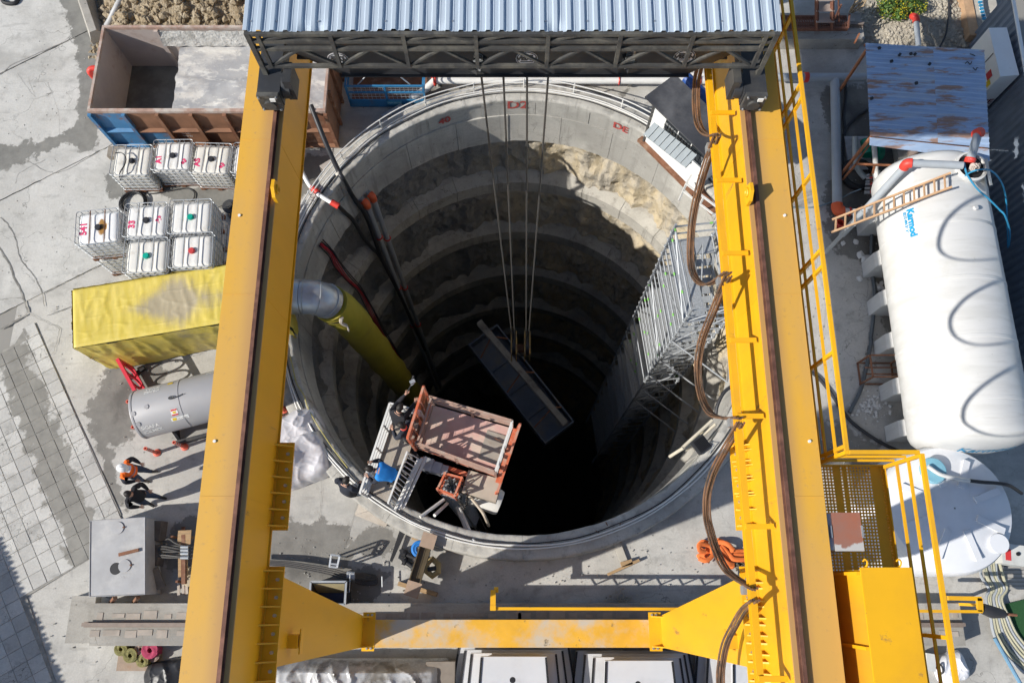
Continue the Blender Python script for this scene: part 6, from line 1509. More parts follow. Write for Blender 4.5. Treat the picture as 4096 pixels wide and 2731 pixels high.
# lamp, conduits and cables at the eastern rim
fl_ = thing('flood_lamp', 'black floodlight hanging on the eastern rim of the shaft', 'lamp', P(2800, 1780, .6)); c = P(2803, 1778, .45)
b = MB(); b.cbox(c, (.40, .42, .16), R(35)); part('lamp_housing', b, M['dark'], fl_)
for k in range(8): b = MB(); b.cbox(c + Matrix.Rotation(R(35), 3, 'Z') @ V((-.15 + .043 * k, 0, .095)), (.018, .34, .03), R(35)); part('cooling_fin', b, M['black'], fl_)
b = MB(); b.tube([c + V((.25, .1, .0)), c + V((.32, .0, .15)), c + V((.22, -.26, .0))], .015, 6); part('lamp_bracket', b, M['galv'], fl_)
for k, (p, q) in enumerate((((2850, 1680), (2730, 1790)), ((2862, 1695), (2742, 1800)), ((2735, 1790), (2680, 1825)))):
    b = MB(); b.tube([P(*p, .35 - .1 * k), P(*q, .1 - .3 * k)], .05, 10); solo('pale_conduit', b, mat('pale_conduit', (.52, .48, .38), .6), 'pale plastic conduit at the east rim, %s of three' % ('upper', 'middle', 'lower')[k], 'conduit', 'pale conduits at the east rim', smooth=True)
b = MB(); b.tube(spline([P(2862, 1670, .5), P(2870, 1620, .6), P(2900, 1565, .7), P(2950, 1535, .7), P(3000, 1530, .4)], 6), .05, 8); solo('grey_hose', b, M['hose'], 'grey black hose arching over the eastern rim', 'hose', smooth=True)
# ---------------------------------------------------------------- east side
c4 = lambda px, py, z=0: P(2996 + px / 2.138, py / 2.138, z)          # north east quarter
c8 = lambda px, py, z=0: P(2996 + px / 2.138, 700 + py / 2.138, z)
c9 = lambda px, py, z=0: P(2996 + px / 2.138, 1350 + py / 2.138, z)
c10 = lambda px, py, z=0: P(2996 + px / 2.138, 1998 + py / 2.138, z)
z6 = lambda px, py, z=0: P(3300 + px / 3.357, 480 + py / 3.357, z)
# big lying tank
TXc, TZc, TR, TY0, TY1 = 11.63, 1.93, 1.42, 3.55, 11.0
wt_ = thing('lying_water_tank', 'large white lying cylindrical water tank with blue lettering, east of the crane', 'water tank', (TXc, (TY0 + TY1) / 2, 0))
g = G('white_glassfibre'); g.pos(True)
n1 = g.noise(1.2, 5, .6, stretch=(.4, 3, 1)); n2 = g.noise(6, 6, .7)
c = g.mix(g.rng(n1, .4, .65), (.62, .615, .60), (.56, .555, .535)); c = g.mix(g.rng(g.noise(.8, 7, .72), .60, .70, 0, .5), c, (.55, .54, .50)); c = g.mix(g.rng(n2, .64, .74, 0, .5), c, (.42, .41, .38)); c = g.mix(g.rng(g.noise(2.4, 5, .65, stretch=(.25, 2.2, .25)), .56, .70, 0, .45), c, (.46, .45, .42))
g.bump(n1, .15, .02); M['fibre'] = g.out(c, .33, 0, .5)
prof = [(.02, -.34), (.5, -.32), (.95, -.24), (1.25, -.12), (1.37, .0), (TR, .14), (TR, .5)]
Lt_ = TY1 - TY0; pr2 = prof + [(TR + .006, .9), (TR, 1.3), (TR, Lt_ - .5)] + [(r_, Lt_ - z) for r_, z in prof[::-1]]
b = MB().rev(pr2, (0, 0, 0), 72, 'X').xf(Matrix.Translation((TXc, TY0, TZc)) @ Matrix.Rotation(R(90), 4, 'Z')); part('tank_shell', b, M['fibre'], wt_, True)
for y in (4.35, 5.9, 7.45, 9.0, 10.2):
    b = MB().rev([(TR + .001, -.05), (TR + .010, -.04), (TR + .010, .04), (TR + .001, .05)], (0, 0, 0), 72, 'X').xf(Matrix.Translation((TXc, y, TZc)) @ Matrix.Rotation(R(90), 4, 'Z')); part('hoop_band', b, M['fibre'], wt_, True)
for y in (10.3, 8.95, 7.75, 6.5, 5.2, 4.05):
    b = MB(); b.prism([V((TXc - 1.22, y - .22, 0)), V((TXc + 1.22, y - .22, 0)), V((TXc + 1.22, y - .22, .80)), V((TXc + 1.1, y - .22, 1.15)), V((TXc - 1.1, y - .22, 1.15)), V((TXc - 1.22, y - .22, .80))][::-1], (0, .44, 0)); part('saddle', b, M['fibre'], wt_)
M['cyan'] = mat('cyan_lettering', (.0, .26, .50), .5)
TBOLD = .055
def on_lying(txt, size, y0, ang, m, dirn=-1):
    b = text_mesh(txt, size, 0, 'LEFT', TBOLD * size); r_ = TR + .012
    for v in b.v:
        xx, yy = v.x, v.y; t = ang + yy / r_; v.x = TXc + math.sin(t) * r_; v.y = y0 + dirn * xx; v.z = TZc + math.cos(t) * r_
    part('lettering', b, m, wt_)
pk = P(3590, 852, 2.6); on_lying('Karmod', .24, pk.y, R(-50), M['cyan']); on_lying('0212 494 36 36', .095, pk.y - .05, R(-56), M['cyan'])
b = text_mesh('Karmod', .42, 0, 'CENTER', .006).xf(Matrix.Translation((TXc + .15, TY0 - .345, TZc + .35)) @ Matrix.Rotation(R(90), 4, 'X')); 
for v in b.v:
    d = math.hypot(v.x - TXc, v.z - TZc); v.y = TY0 - .36 + .20 * (d / 1.3) ** 2
part('lettering', b, M['cyan'], wt_)
hp_ = z6(1965, 625, 3.4); hx, hy = hp_.x, hp_.y
b = MB(); b.rev([(.42, -.12), (.42, .08), (.36, .10), (.34, .02)], (hx, hy, 3.34), 28); hm = part('manhole', b, M['fibre'], wt_, True)
b = MB(); b.cyl((hx, hy, 3.345), (hx, hy, 3.35), .35, 24); part('manhole_inside', b, M['black'], hm)
lp = z6(2180, 700, 3.3); b = MB(); b.cyl(lp + V((0, 0, -.02)), lp + V((.06, 0, .02)), .36, 28); part('manhole_lid', b, mat('greyish_lid', (.5, .5, .48), .6), wt_)
np_ = z6(2005, 1185, 3.3); b = MB(); b.cyl(np_ - V((0, 0, .1)), np_ + V((.03, 0, .06)), .06, 12); part('nipple', b, M['fibre'], wt_)
# grey pipes on and beside the tank
M['gpipe2'] = mat('blue_grey_pvc_pipe', (.34, .37, .40), .45, var=.08, scale=3)
tp_ = thing('filling_pipe', 'grey filling pipe with red elbow running from the yard up to the tank manhole', 'pipe', z6(530, 1220, .3))
e_a, e_b, e_c = z6(535, 1215, 1.85), z6(1075, 625, 3.25), z6(1110, 590, 3.35)
b = MB(); b.tube([e_a, e_b], .10, 14); part('lower_run', b, M['gpipe2'], tp_, True)
b = MB(); b.tube(spline([e_b.lerp(e_a, .03), z6(1085, 600, 3.32), z6(1120, 582, 3.38), z6(1175, 580, 3.42)], 5), .13, 14); part('red_elbow', b, M['redc'], tp_, True)
b = MB(); b.tube([e_a, V((e_a.x, e_a.y, .28))], .10, 14); part('riser', b, M['gpipe2'], tp_, True); b = MB(); b.tube([z6(1165, 580, 3.42), z6(1850, 612, 3.6)], .10, 14); part('upper_run', b, M['gpipe2'], tp_, True)
tq_ = thing('overhead_pipe', 'short grey pipe with red couplings from the shelter roof to the tank manhole', 'pipe', z6(1960, 540, 3.5))
b = MB(); b.tube([z6(1945, 560, 3.5), z6(2050, 200, 3.5)], .11, 14); part('pipe_run', b, M['gpipe2'], tq_, True)
for (p, q) in (((1935, 585, 3.45), (1958, 515, 3.5)), ((2030, 195, 3.55), (2085, 165, 3.5)),): b = MB(); b.tube([z6(*p), z6(*q)], .14, 12); part('red_coupling', b, M['redc'], tq_, True)
b = MB()
for j in range(9): b.tube(spline([z6(1930 + 8 * j, 690, 3.4), z6(1960 + 9 * j, 600 + 8 * (j % 3), 3.55), z6(2010 + 9 * j, 590 + 14 * (j % 4), 3.6), z6(2050, 640 + 7 * j, 3.4)], 4), .018, 5)
solo('rope_bundle', b, mat('pale_rope2', (.5, .43, .38), .9), 'bundle of pale ropes in the tank manhole', 'rope', smooth=True)
M['bhose'] = mat('blue_hose', (.03, .24, .42), .45)
b = MB(); b.tube(spline([z6(1710, 890, 3.05), z6(1830, 790, 3.3), z6(1960, 700, 3.6), z6(2080, 668, 3.75), z6(2200, 672, 3.6), z6(2300, 740, 3.3), z6(2380, 860, 3.0), z6(2420, 1000, 2.6), z6(2440, 1200, 2.2), c8(2215, 620, 1.2)], 6), .022, 6); solo('blue_hose', b, M['bhose'], 'blue hose looping from the ladder top over the tank manhole', 'hose', 'blue hoses on the tank', smooth=True)
b = MB(); b.tube(spline([z6(1868, 570, 3.5), z6(1890, 680, 3.55), z6(1930, 770, 3.45), z6(2050, 930, 3.35), z6(2200, 1060, 3.2), z6(2350, 1210, 3.0), c8(2190, 350, 2.9), c8(2230, 480, 2.3), c8(2225, 600, 1.6)], 6), .024, 6); solo('blue_hose', b, M['bhose'], 'blue hose dropping from the manhole over the east shoulder of the tank', 'hose', 'blue hoses on the tank', smooth=True)
# wooden ladder leaning on the tank
ld = thing('wooden_ladder', 'long bare wooden ladder leaning from the yard up onto the white tank', 'ladder', z6(100, 1420, 0))
l0, l1 = z6(95, 1340, 2.3), z6(1690, 712, 3.6); m0_, m1_ = z6(85, 1510, 2.3), z6(1705, 900, 3.56)
M['ladderwood'] = mat('ladder_timber', (.48, .30, .17), .75, var=.15, scale=5)
for (p, q) in ((l0, l1), (m0_, m1_)): b = MB(); b.beam(p, q, .05, .07); part('stile', b, M['ladderwood'], ld)
for k in range(12): t = .035 + .083 * k; b = MB(); b.beam(l0.lerp(l1, t), m0_.lerp(m1_, t), .04, .035); part('rung', b, M['ladderwood'], ld)
# long grey pipe on the ground with orange elbow
gp = thing('ground_main', 'grey ground pipe running south with an orange elbow beside the ladder foot', 'pipe', z6(160, 1100, 0))
b = MB(); b.tube([c4(735, 690, .35), z6(165, 1150, .28)], .145, 14); part('pipe_run', b, M['gpipe2'], gp, True)
b = MB(); b.tube([c4(240, 662, .4), c4(995, 662, .4)], .13, 14); part('cross_pipe', b, M['gpipe2'], gp, True)
b = MB(); b.tube(spline([z6(160, 1130, .28), z6(165, 1190, .28), z6(195, 1225, .28), z6(245, 1225, .28)], 5), .17, 14); part('orange_elbow', b, mat('orange_elbow', (.62, .10, .03), .5), gp, True)
b = MB(); b.tube([z6(240, 1222, .28), z6(440, 1240, .28)], .10, 12); part('outlet_pipe', b, M['wsteel'], gp, True)
for px in (330, 455): b = MB(); b.torus(z6(px, 1232, .28), .11, .03, 16, 6, (1, -.1, 0)); part('clamp', b, M['redc'], gp, True)
b = MB(); b.tube([z6(392, 1370, 2.42), V((z6(392, 1370, 2.42).x, z6(392, 1370, 2.42).y, 0))], .06, 12); b.tube([z6(398, 1200, 2.45), z6(395, 1420, 2.45)], .04, 12); part('tee_pipe', b, M['gpipe'], gp, True)
b = MB(); b.cyl(c4(470, 662, .4), c4(505, 662, .4), .16, 14); part('clamp', b, M['redc'], gp, True)
b = MB(); b.tube(spline([c8(350, 275, .03), c8(560, 275, .03), c8(760, 210, .05), c8(880, 150, .2), c8(960, 120, .3)], 6), .022, 6); solo('thin_hose', b, mat('pale_blue_hose', (.20, .27, .31), .5), 'thin pale hose crossing the yard to the valve manifold', 'hose', smooth=True)
b = MB(); b.tube(spline([c8(1052, 300, .06), c8(1050, 500, .06), c8(1045, 720, .06), c8(1060, 880, .06), c8(1075, 1000, .06), c8(1060, 1250, .06), c8(1040, 1400, .06), c9(1045, 30, .06), c9(1000, 280, .06), c9(950, 460, .06), c9(860, 640, .06)], 6), .055, 8); solo('drain_hose', b, mat('grey_drain_hose', (.10, .115, .125), .5), 'long grey drain hose lying in front of the tank saddles', 'hose', smooth=True)
b = MB(); b.tube(spline([c9(510, 280, .05), c9(590, 340, .05), c9(690, 460, .05), c9(770, 580, .05), c9(820, 650, .05), c9(900, 740, .05), c9(1100, 880, .05), c9(1300, 980, .05), c9(1430, 1040, .05)], 6), .05, 8); solo('dark_hose', b, M['hose'], 'dark hose crossing the shaded yard towards the round tank', 'hose', smooth=True)
b = MB(); b.tube(spline([c4(820, 690, .05), c4(830, 820, .05), c4(810, 1000, .05), c4(820, 1110, .05), c4(800, 1300, .05), c4(800, 1500, .05), c8(830, 10, .05)], 6), .05, 8); solo('dark_cable', b, M['hose'], 'dark cable running beside the ground pipe near the shelter', 'cable', smooth=True)
b = MB(); b.tube(spline([c4(1010, 940, .06), c4(920, 1000, .06), c4(840, 1090, .06), c4(810, 1160, .06)], 6), .05, 8); solo('dark_cable', b, M['hose'], 'short dark cable curling out from under the shelter roof', 'cable', smooth=True)
# white rubble and torn sheet on the ground
M['plaster'] = mat('white_rubble', (.60, .59, .57), .9, var=.15, scale=6)
random.seed(21)
for k, (px, py, s) in enumerate(((945, 690, .14), (1010, 745, .22), (1145, 685, .13), (910, 575, .1), (1110, 965, .12), (1130, 930, .09), (1140, 975, .08), (1085, 935, .06), (800, 590, .09), (940, 895, .1))):
    c = c8(px, py, 0); me = random.choice(rock_m); b = MB(); b.add([c + V((v.co.x * s, v.co.y * s, max(.0, v.co.z * s * .5 + s * .3))) for v in me.vertices], [tuple(p.vertices) for p in me.polygons]); solo('white_lump', b, M['plaster'], 'white lump of rubble on the dark damp yard, %s from the ladder' % ('third', 'fifth', 'fourth', 'nearest but one', 'ninth', 'seventh', 'tenth', 'eighth', 'nearest', 'sixth')[k], 'rubble', 'white rubble lumps')
def rubble():
    q = c9(random.gauss(1050, 70), random.gauss(590, 45), 0); return q + V((0, 0, .01))
stones('white_spill', 260, rubble, .008, .06, M['plaster'])
b = MB(); b.grid(lambda u, v: z6(510 + 130 * u + 16 * v * math.sin(u * 5), 1360 + 190 * u + 40 * v, .03 + .05 * abs(noise.noise(V((u * 9, v * 5, 3))))), 24, 6); solo('torn_sheet', b, M['film'], 'torn white plastic strip on the ground below the ladder', 'plastic sheet', smooth=True)
b = MB(); c = z6(195, 1395, .12); b.rev([(.02, -.1), (.11, -.1), (.13, .06), (.10, .1), (.09, .02)], c, 14); solo('red_bucket', b, M['redc'], 'small crushed red bucket between the ladder stiles', 'bucket', smooth=True)
# rusty frame beside the tank
rf = thing('angle_iron_rack', 'open rusty angle iron frame standing beside the lying tank', 'frame', c9(1090, 270, 0)); k1, k2 = c9(1035, 150, .85), c9(1035, 335, .85); wz = .95
xs_ = (k1.x, k1.x + wz); ys_ = (k2.y, k1.y)
for x in xs_:
    for y in ys_: b = MB(); b.beam((x, y, 0), (x, y, .85), .045, .045); part('upright', b, M['rust'], rf)
for z in (.03, .85):
    for y in ys_: b = MB(); b.beam((xs_[0], y, z), (xs_[1], y, z), .04, .04); part('rail', b, M['rust'], rf)
    for x in xs_: b = MB(); b.beam((x, ys_[0], z), (x, ys_[1], z), .04, .04); part('rail', b, M['rust'], rf)
for t in (.3, .6): y = ys_[0] + (ys_[1] - ys_[0]) * t; b = MB(); b.beam((xs_[0], y, .45), (xs_[1], y, .45), .04, .02); part('shelf_bar', b, M['rust'], rf)
# pump on a pallet with its pipework
pt = thing('pallet', 'grey slatted pallet under the green pump beside the shelter', 'pallet', z6(430, 440, 0)); q0_, q1_ = z6(262, 222, .14), z6(640, 660, .14)
for k in range(11):
    y = q1_.y + (q0_.y - q1_.y) * (k + .5) / 11; b = MB(); b.box(q0_.x, q1_.x, y - .06, y + .06, .115, .14); part('slat', b, mat('grey_pallet_wood', (.45, .45, .46), .85, var=.2, scale=4), pt) if k == 0 else part('slat', b, bpy.data.materials['grey_pallet_wood'], pt)
for x in (q0_.x + .06, (q0_.x + q1_.x) / 2, q1_.x - .06): b = MB(); b.box(x - .05, x + .05, q1_.y, q0_.y, 0, .112); part('bearer', b, bpy.data.materials['grey_pallet_wood'], pt)
pm = thing('green_pump', 'green motor pump standing on the pallet beside the shelter', 'pump', z6(640, 400, .14)); M['greenp'] = mat('green_pump_paint', (.0, .17, .11), .45, var=.15, scale=5)
for (p, q, r_) in ((z6(560, 280, .5), z6(590, 470, .5), .19), (z6(700, 280, .55), z6(760, 280, .55), .24), (z6(700, 440, .5), z6(770, 440, .5), .2)):
    b = MB(); b.tube([p, q], r_, 18); part('pump_body', b, M['greenp'], pm, True)
b = MB(); a, c = z6(520, 250, .2), z6(780, 500, .2); b.box(a.x, c.x, c.y, a.y, .145, .22); part('base_plate', b, M['greenp'], pm)
for k in range(7): p = z6(700 + 10 * k, 440, .5); b = MB(); b.torus(p, .205, .012, 18, 5, (1, 0, 0)); part('cooling_fin', b, M['greenp'], pm)
b = MB(); b.tube([z6(655, 280, .9), z6(680, 600, .9), z6(705, 960, .6)], .075, 12); vm = thing('valve_manifold', 'white vertical manifold pipe with brass and red valves in front of the tank', 'manifold', z6(700, 850, 0)); part('manifold_pipe', b, M['wsteel'], vm, True)
b = MB(); b.tube([z6(690, 690, .75), z6(715, 960, .6)], .11, 12); part('header', b, M['wsteel'], vm, True)
for k, py in enumerate((740, 780, 825, 860, 915, 970)):
    b = MB(); b.tube([z6(560 - 6 * k, py + 4, .55), z6(680, py, .6)], .04 if k < 5 else .055, 8); part('valve', b, M['galv'], vm, True)
    b = MB(); b.cbox(z6(620, py - 4, .66), (.09, .05, .03), .3 * k); part('valve_handle', b, M['redc'] if k % 2 else M['rust'], vm)
b = MB(); b.tube(spline([z6(405, 235, .6), z6(408, 520, .55), z6(430, 620, .45), z6(470, 700, .3), z6(540, 780, .25)], 6), .085, 10); solo('suction_hose', b, mat('pale_suction_hose', (.33, .36, .36), .5), 'pale suction hose curving off the pallet', 'hose', smooth=True)
b = MB(); b.torus(z6(440, 730, .1), .45, .10, 28, 8); solo('rubber_tyre', b, M['black'], 'black tyre lying below the pallet near the manifold', 'tyre', smooth=True)
M['rustrail'] = mat('copper_rust_bar', (.34, .14, .07), .7, .2, var=.15, scale=4)
for (p, q, lab) in ((z6(665, 245, 1.2), z6(415, 590, 1.1), 'rusty bar slanting from the shelter corner over the pump'), (z6(415, 592, 1.1), z6(930, 612, 1.3), 'rusty bar running level from pump to tank'), (z6(410, 600, 1.1), z6(240, 800, .2), 'rusty bar slanting down to the ground beside the pump'), (z6(665, 610, .95), z6(640, 720, .8), 'short rusty bar above the valve manifold')):
    b = MB(); b.beam(p, q, .05, .05); solo('rusty_bar', b, M['rustrail'], lab, 'steel bar', 'rusty bars round the pump')
b = MB(); a, c = z6(955, 300, .3), z6(1290, 520, .3); b.box(a.x, c.x, c.y, a.y, 0, .3); solo('grey_plinth', b, M['slab2'], 'grey concrete plinth between pump and tank', 'plinth')
b = MB(); p = z6(1225, 385, .6); b.tube([p + V((0, 0, -.4)), p + V((.02, 0, .1))], .14, 14); solo('pump_motor', b, mat('dusty_motor', (.34, .27, .24), .7), 'dusty vertical motor beside the shelter post', 'motor', smooth=True)
# ---------------------------------------------------------------- shelter with corrugated roof
sz_ = 2.5; s0, s1, s2, s3 = c4(995, 374, sz_), c4(2010, 436, sz_), c4(2055, 1270, sz_ - .05), c4(1035, 1168, sz_ - .05)
sh2 = thing('pump_shelter', 'open shelter with weathered blue grey corrugated roof north of the lying tank', 'shelter', V((*((s0 + s2) / 2).xy, 0)))
M['shroof'] = mat('weathered_corrugated', (.34, .45, .62), .5, .1, var=.10, scale=2, dirt=(.44, .47, .50), damt=.40, dscale=1.0, dsoft=.15, dirt2=(.34, .22, .17), d2amt=.45, d2scale=1.1, stretch=(.6, 3.5, 1))
def corr(p00, p10, p11, p01, n, amp, nu=2):
    def f(u, v):
        a = p00.lerp(p10, u); c = p01.lerp(p11, u); q = a.lerp(c, v); ph = (v * n) % 1
        return q + V((0, 0, amp * (1 if ph < .12 else (.0 if ph > .24 else (1 - (ph - .12) / .12)))))
    b = MB(); b.grid(f, nu, n * 16); return b
for k in range(2):
    t0, t1 = (0, .575) if k == 0 else (.57, 1.0); dz = V((0, 0, .006 * k))
    part('roof_sheet', corr(s0.lerp(s1, t0) + dz, s0.lerp(s1, t1) + dz, s3.lerp(s2, t1) + dz, s3.lerp(s2, t0) + dz, 20, .03), M['shroof'], sh2)
b = MB(); b.hexa([s3 + V((0, -.02, -.03)), s2 + V((0, -.02, -.03)), s2 + V((0, -.34, -.10)), s3 + V((0, -.22, -.10)), s3 + V((0, -.02, -.01)), s2 + V((0, -.02, -.01)), s2 + V((0, -.34, -.08)), s3 + V((0, -.22, -.08))]); part('eave_flashing', b, M['shroof'], sh2)
for p in (s0, s1, s2, s3): b = MB(); q = V((p.x, p.y, 0)).lerp(V((*((s0 + s2) / 2).xy, 0)), .06); b.beam(q, q + V((0, 0, sz_ - .05)), .07, .07); part('post', b, M['rustrail'], sh2)
for (p, q) in ((s0, s1), (s3, s2)): b = MB(); b.beam(p - V((0, 0, .08)), q - V((0, 0, .08)), .06, .06); part('purlin', b, M['rust'], sh2)
rs = random.Random(8)
for (px, py) in ((1115, 412), (1290, 468), (1385, 462), (1420, 465), (1432, 712), (1220, 525), (1545, 548), (1050, 842)):
    c = c4(px, py, sz_ + .05); b = MB(); b.cbox(c, (.07, .07, .06), rs.random()); part('roof_bolt', b, M['hose'], sh2)
for pts in (((1850, 545), (1870, 530), (1890, 552), (1905, 530)), ((1915, 580), (1940, 602), (1945, 585), (1960, 582)), ((1890, 462), (1915, 470), (1935, 480))):
    b = MB(); b.tube(spline([c4(x, y, sz_ + .06) for x, y in pts], 4), .014, 5); part('roof_wire', b, M['hose'], sh2)
# white electric cabinet beside the shelter
ez = 2.2; t0_, t1_, t2_, t3_ = c4(2050, 240, ez), c4(2205, 236, ez), c4(2312, 642, ez), c4(2150, 656, ez)
ec_ = thing('electric_cabinet', 'white electric cabinet with warning stickers behind the corrugated shelter', 'electric cabinet', V((*((t0_ + t2_) / 2).xy, 0)))
b = MB(); b.prism([V((p.x, p.y, .1)) for p in (t0_, t3_, t2_, t1_)], (0, 0, ez - .1)); part('cabinet_body', b, M['white'], ec_)
ew = (t3_ - t0_); nrm = V((ew.y, -ew.x, 0)).normalized(); nrm = -nrm if nrm.x > 0 else nrm
def onface(a, z0, z1, w, m, nm, off=.008):
    p = t0_ + ew * a; p = V((p.x, p.y, 0)) + nrm * off; q = p + ew.normalized() * w; b = MB(); b.hexa([p + V((0, 0, z0)), q + V((0, 0, z0)), q + nrm * .01 + V((0, 0, z0)), p + nrm * .01 + V((0, 0, z0)), p + V((0, 0, z1)), q + V((0, 0, z1)), q + nrm * .01 + V((0, 0, z1)), p + nrm * .01 + V((0, 0, z1))]); part(nm, b, m, ec_)
onface(.50, .2, 2.15, .02, M['dark'], 'door_gap'); onface(.72, 1.65, 1.9, .22, M['stick_r'], 'warning_sticker'); onface(.72, 1.30, 1.5, .18, mat('teal_sticker', (.05, .2, .25), .5), 'warning_sticker'); onface(.86, 1.55, 1.75, .16, M['stick_y'], 'warning_sticker')
et = (t2_ - t3_); b = text_mesh('ASE', .34, 0, bold=.01).xf(Matrix.Translation(V((*(t3_.lerp(t2_, .45)).xy, .9)) + V((et.y, -et.x, 0)).normalized() * .012) @ Matrix.Rotation(math.atan2(et.y, et.x), 4, 'Z') @ Matrix.Rotation(R(90), 4, 'X')); part('cabinet_lettering', b, mat('dark_red_paint', (.18, .03, .03), .7), ec_)
# ---------------------------------------------------------------- far eastern fence and ground behind the tanks
fz = 2.3; f0, f1, f2 = P(4045, -40, fz), P(4110, 330, fz), P(4175, 900, fz)
fn = thing('sheet_fence', 'dark corrugated sheet fence along the eastern edge of the yard', 'fence', V((*f1.xy, 0))); M['fence'] = mat('dark_blue_fence_sheet', (.20, .24, .30), .5, .3, var=.15, scale=2)
def fence_seg(p, q):
    n = int((q - p).length / .5); d = (q - p) / n
    for k in range(n):
        a, c = p + d * k, p + d * (k + 1); t = d.normalized(); nn = V((-t.y, t.x, 0)); b = MB(); vs = []; m = 8
        for i in range(m + 1):
            w = a.lerp(c, i / m) + nn * (.03 * (1 if i % 4 in (1, 2) else -1)); vs += [V((w.x, w.y, 0)), V((w.x, w.y, fz))]
        b.add(vs, [(2 * i, 2 * i + 2, 2 * i + 3, 2 * i + 1) for i in range(m)]); part('sheet', b, M['fence'], fn)
    b = MB(); b.beam(V((p.x, p.y, fz + .01)), V((q.x, q.y, fz + .01)), .09, .05); part('top_rail', b, M['white'], fn)
fence_seg(f0, f1); fence_seg(f1, f2); fence_seg(f2, P(4200, 1500, fz))
M['gal_sheets'] = mat('old_dark_sheets', (.10, .115, .115), .6, .2, var=.25, scale=2, dirt=(.16, .155, .14), damt=.4)
for (poly, z, lab) in ((((3950, 420), (4100, 300), (4140, 640), (3990, 640)), .25, 'dark old roofing sheets stacked behind the shelter'), (((3990, 660), (4110, 640), (4150, 1300), (4040, 1300)), .15, 'dark old roofing sheets lying along the east side of the tank')):
    b = MB(); pw_ = [P(x, y, z) for x, y in poly]; b = corr(pw_[0], pw_[1], pw_[2], pw_[3], 12, .04); solo('roofing_sheets', b, M['gal_sheets'], lab, 'roofing sheets', 'old roofing sheets')
random.seed(31)
for k in range(7):
    x0 = 4020 + 10 * k; b = MB(); b.tube(spline([P(x0 - 10 * k + random.uniform(-40, 30), 330 + 40 * k, .3), P(x0 + random.uniform(-30, 30), 430 + 50 * k, .35), P(x0 + random.uniform(-60, 10), 560 + 40 * k, .3), P(x0 + random.uniform(-20, 40), 700 + 70 * k, .25)], 6), .025, 6); solo('tangled_cable', b, M['hose'] if k % 3 else mat('pale_cable', (.45, .46, .47), .6), 'loose cable tangled behind the shelter and tank, strand %s' % 'one two three four five six seven'.split()[k], 'cable', 'tangled cables on the east side', smooth=True)
# ---------------------------------------------------------------- gravel, bush and steel stair at the north east
gv = MB()
def gpatch(u, v):
    q = c4(930 + 1000 * u, -60 + 460 * v, 0); return V((q.x, q.y, .01 + .20 * math.sin(math.pi * u) * math.sin(math.pi * min(1, v * 1.0)) + .05 * noise.fractal(V((q.x * 1.5, q.y * 1.5, 7)), .8, 2.2, 4)))
gv.grid(gpatch, 60, 40); M['gravel'] = mat('pale_gravel', (.42, .38, .31), .95, var=.25, scale=5, dirt=(.34, .31, .26), damt=.42, dscale=3, bump=1, bscale=20, bdist=.05, world=True)
go = solo('gravel_mound', gv, M['gravel'], None, None, smooth=True, kind='structure')
stones('gravel_stones', 2200, lambda: gpatch(random.random(), random.random()), .012, .085, M['gravel'], go)
M['leaf'] = mat('bush_leaf', (.075, .14, .025), .6, var=.35, scale=2, dirt=(.20, .24, .03), damt=.33, dscale=3)
bu = thing('leafy_bush', 'green leafy bush growing on the gravel at the top edge', 'bush', c4(1280, 60, .2)); b = MB(); random.seed(9); bc = c4(1280, 20, .5)
lobes = [(c4(px, py, .35), s) for px, py, s in ((1200, 90, .38), (1300, 60, .42), (1400, 40, .40), (1230, 10, .40), (1340, -20, .45), (1440, 60, .28), (1180, 40, .3), (1290, 130, .22))]
for i in range(2600):
    c, s = random.choice(lobes); d = V((random.gauss(0, 1), random.gauss(0, 1), random.gauss(0, .8))); d.normalize(); p = c + d * s * random.uniform(.55, 1.08); p.z = max(.05, p.z)
    ls = random.uniform(.025, .06); u = V((random.gauss(0, 1), random.gauss(0, 1), random.gauss(0, .6))).normalized(); w = u.cross(d).normalized()
    b.add([p - u * ls, p + w * ls * .5, p + u * ls, p - w * ls * .5], [(0, 1, 2, 3)])
part('foliage', b, M['leaf'], bu, kind='stuff')
b = MB()
for k in range(12): c, s = lobes[k % 8]; b.tube([bc - V((0, 0, .5)), c + V((random.uniform(-.2, .2), random.uniform(-.2, .2), .1))], [.02, .008], 5)
part('branches', b, M['wood'], bu, kind='stuff')
b = MB()
for k in range(260):
    c, s = random.choice(lobes); d = V((random.gauss(0, 1), random.gauss(0, 1), abs(random.gauss(0, .8)))).normalized(); p = c + d * s * 1.08; b.cbox(p, (.02, .02, .02))
part('flowers', b, mat('yellow_flower', (.6, .5, .03), .6), bu, kind='stuff')
tw = MB()
for k in range(9): p = c4(850, 130, .3); q = c4(random.uniform(900, 1010), random.uniform(-60, 60), random.uniform(.5, 1.2)); tw.tube(spline([p, p.lerp(q, .5) + V((random.uniform(-.1, .1), random.uniform(-.1, .1), .1)), q], 4), [.02] * 8 + [.008], 5)
solo('dry_branch', tw, mat('dry_branch', (.36, .27, .17), .9), 'bare dry branch sticking out above the steel grating', 'branch', smooth=True)
st2 = thing('steel_stair', 'rusty steel stair with plate treads and grating behind the runway beam', 'stair', c4(650, 130, 0)); M['rgrate'] = mat('rusty_grating', (.17, .075, .05), .8, .2, var=.3, scale=20)
ga, gb = c4(250, 140, 1.0), c4(850, 240, 1.0); b = MB()
for k in range(30): x = ga.x + (gb.x - ga.x) * k / 29; b.box(x - .008, x + .008, gb.y, ga.y, .97, 1.0)
for k in range(9): y = gb.y + (ga.y - gb.y) * k / 8; b.box(ga.x, gb.x, y - .008, y + .008, .96, .99)
part('grating', b, M['rgrate'], st2, kind='stuff')
for y in (gb.y, ga.y): b = MB(); b.box(ga.x, gb.x, y - .03, y + .03, .88, 1.01); part('frame_bar', b, M['rgrate'], st2)
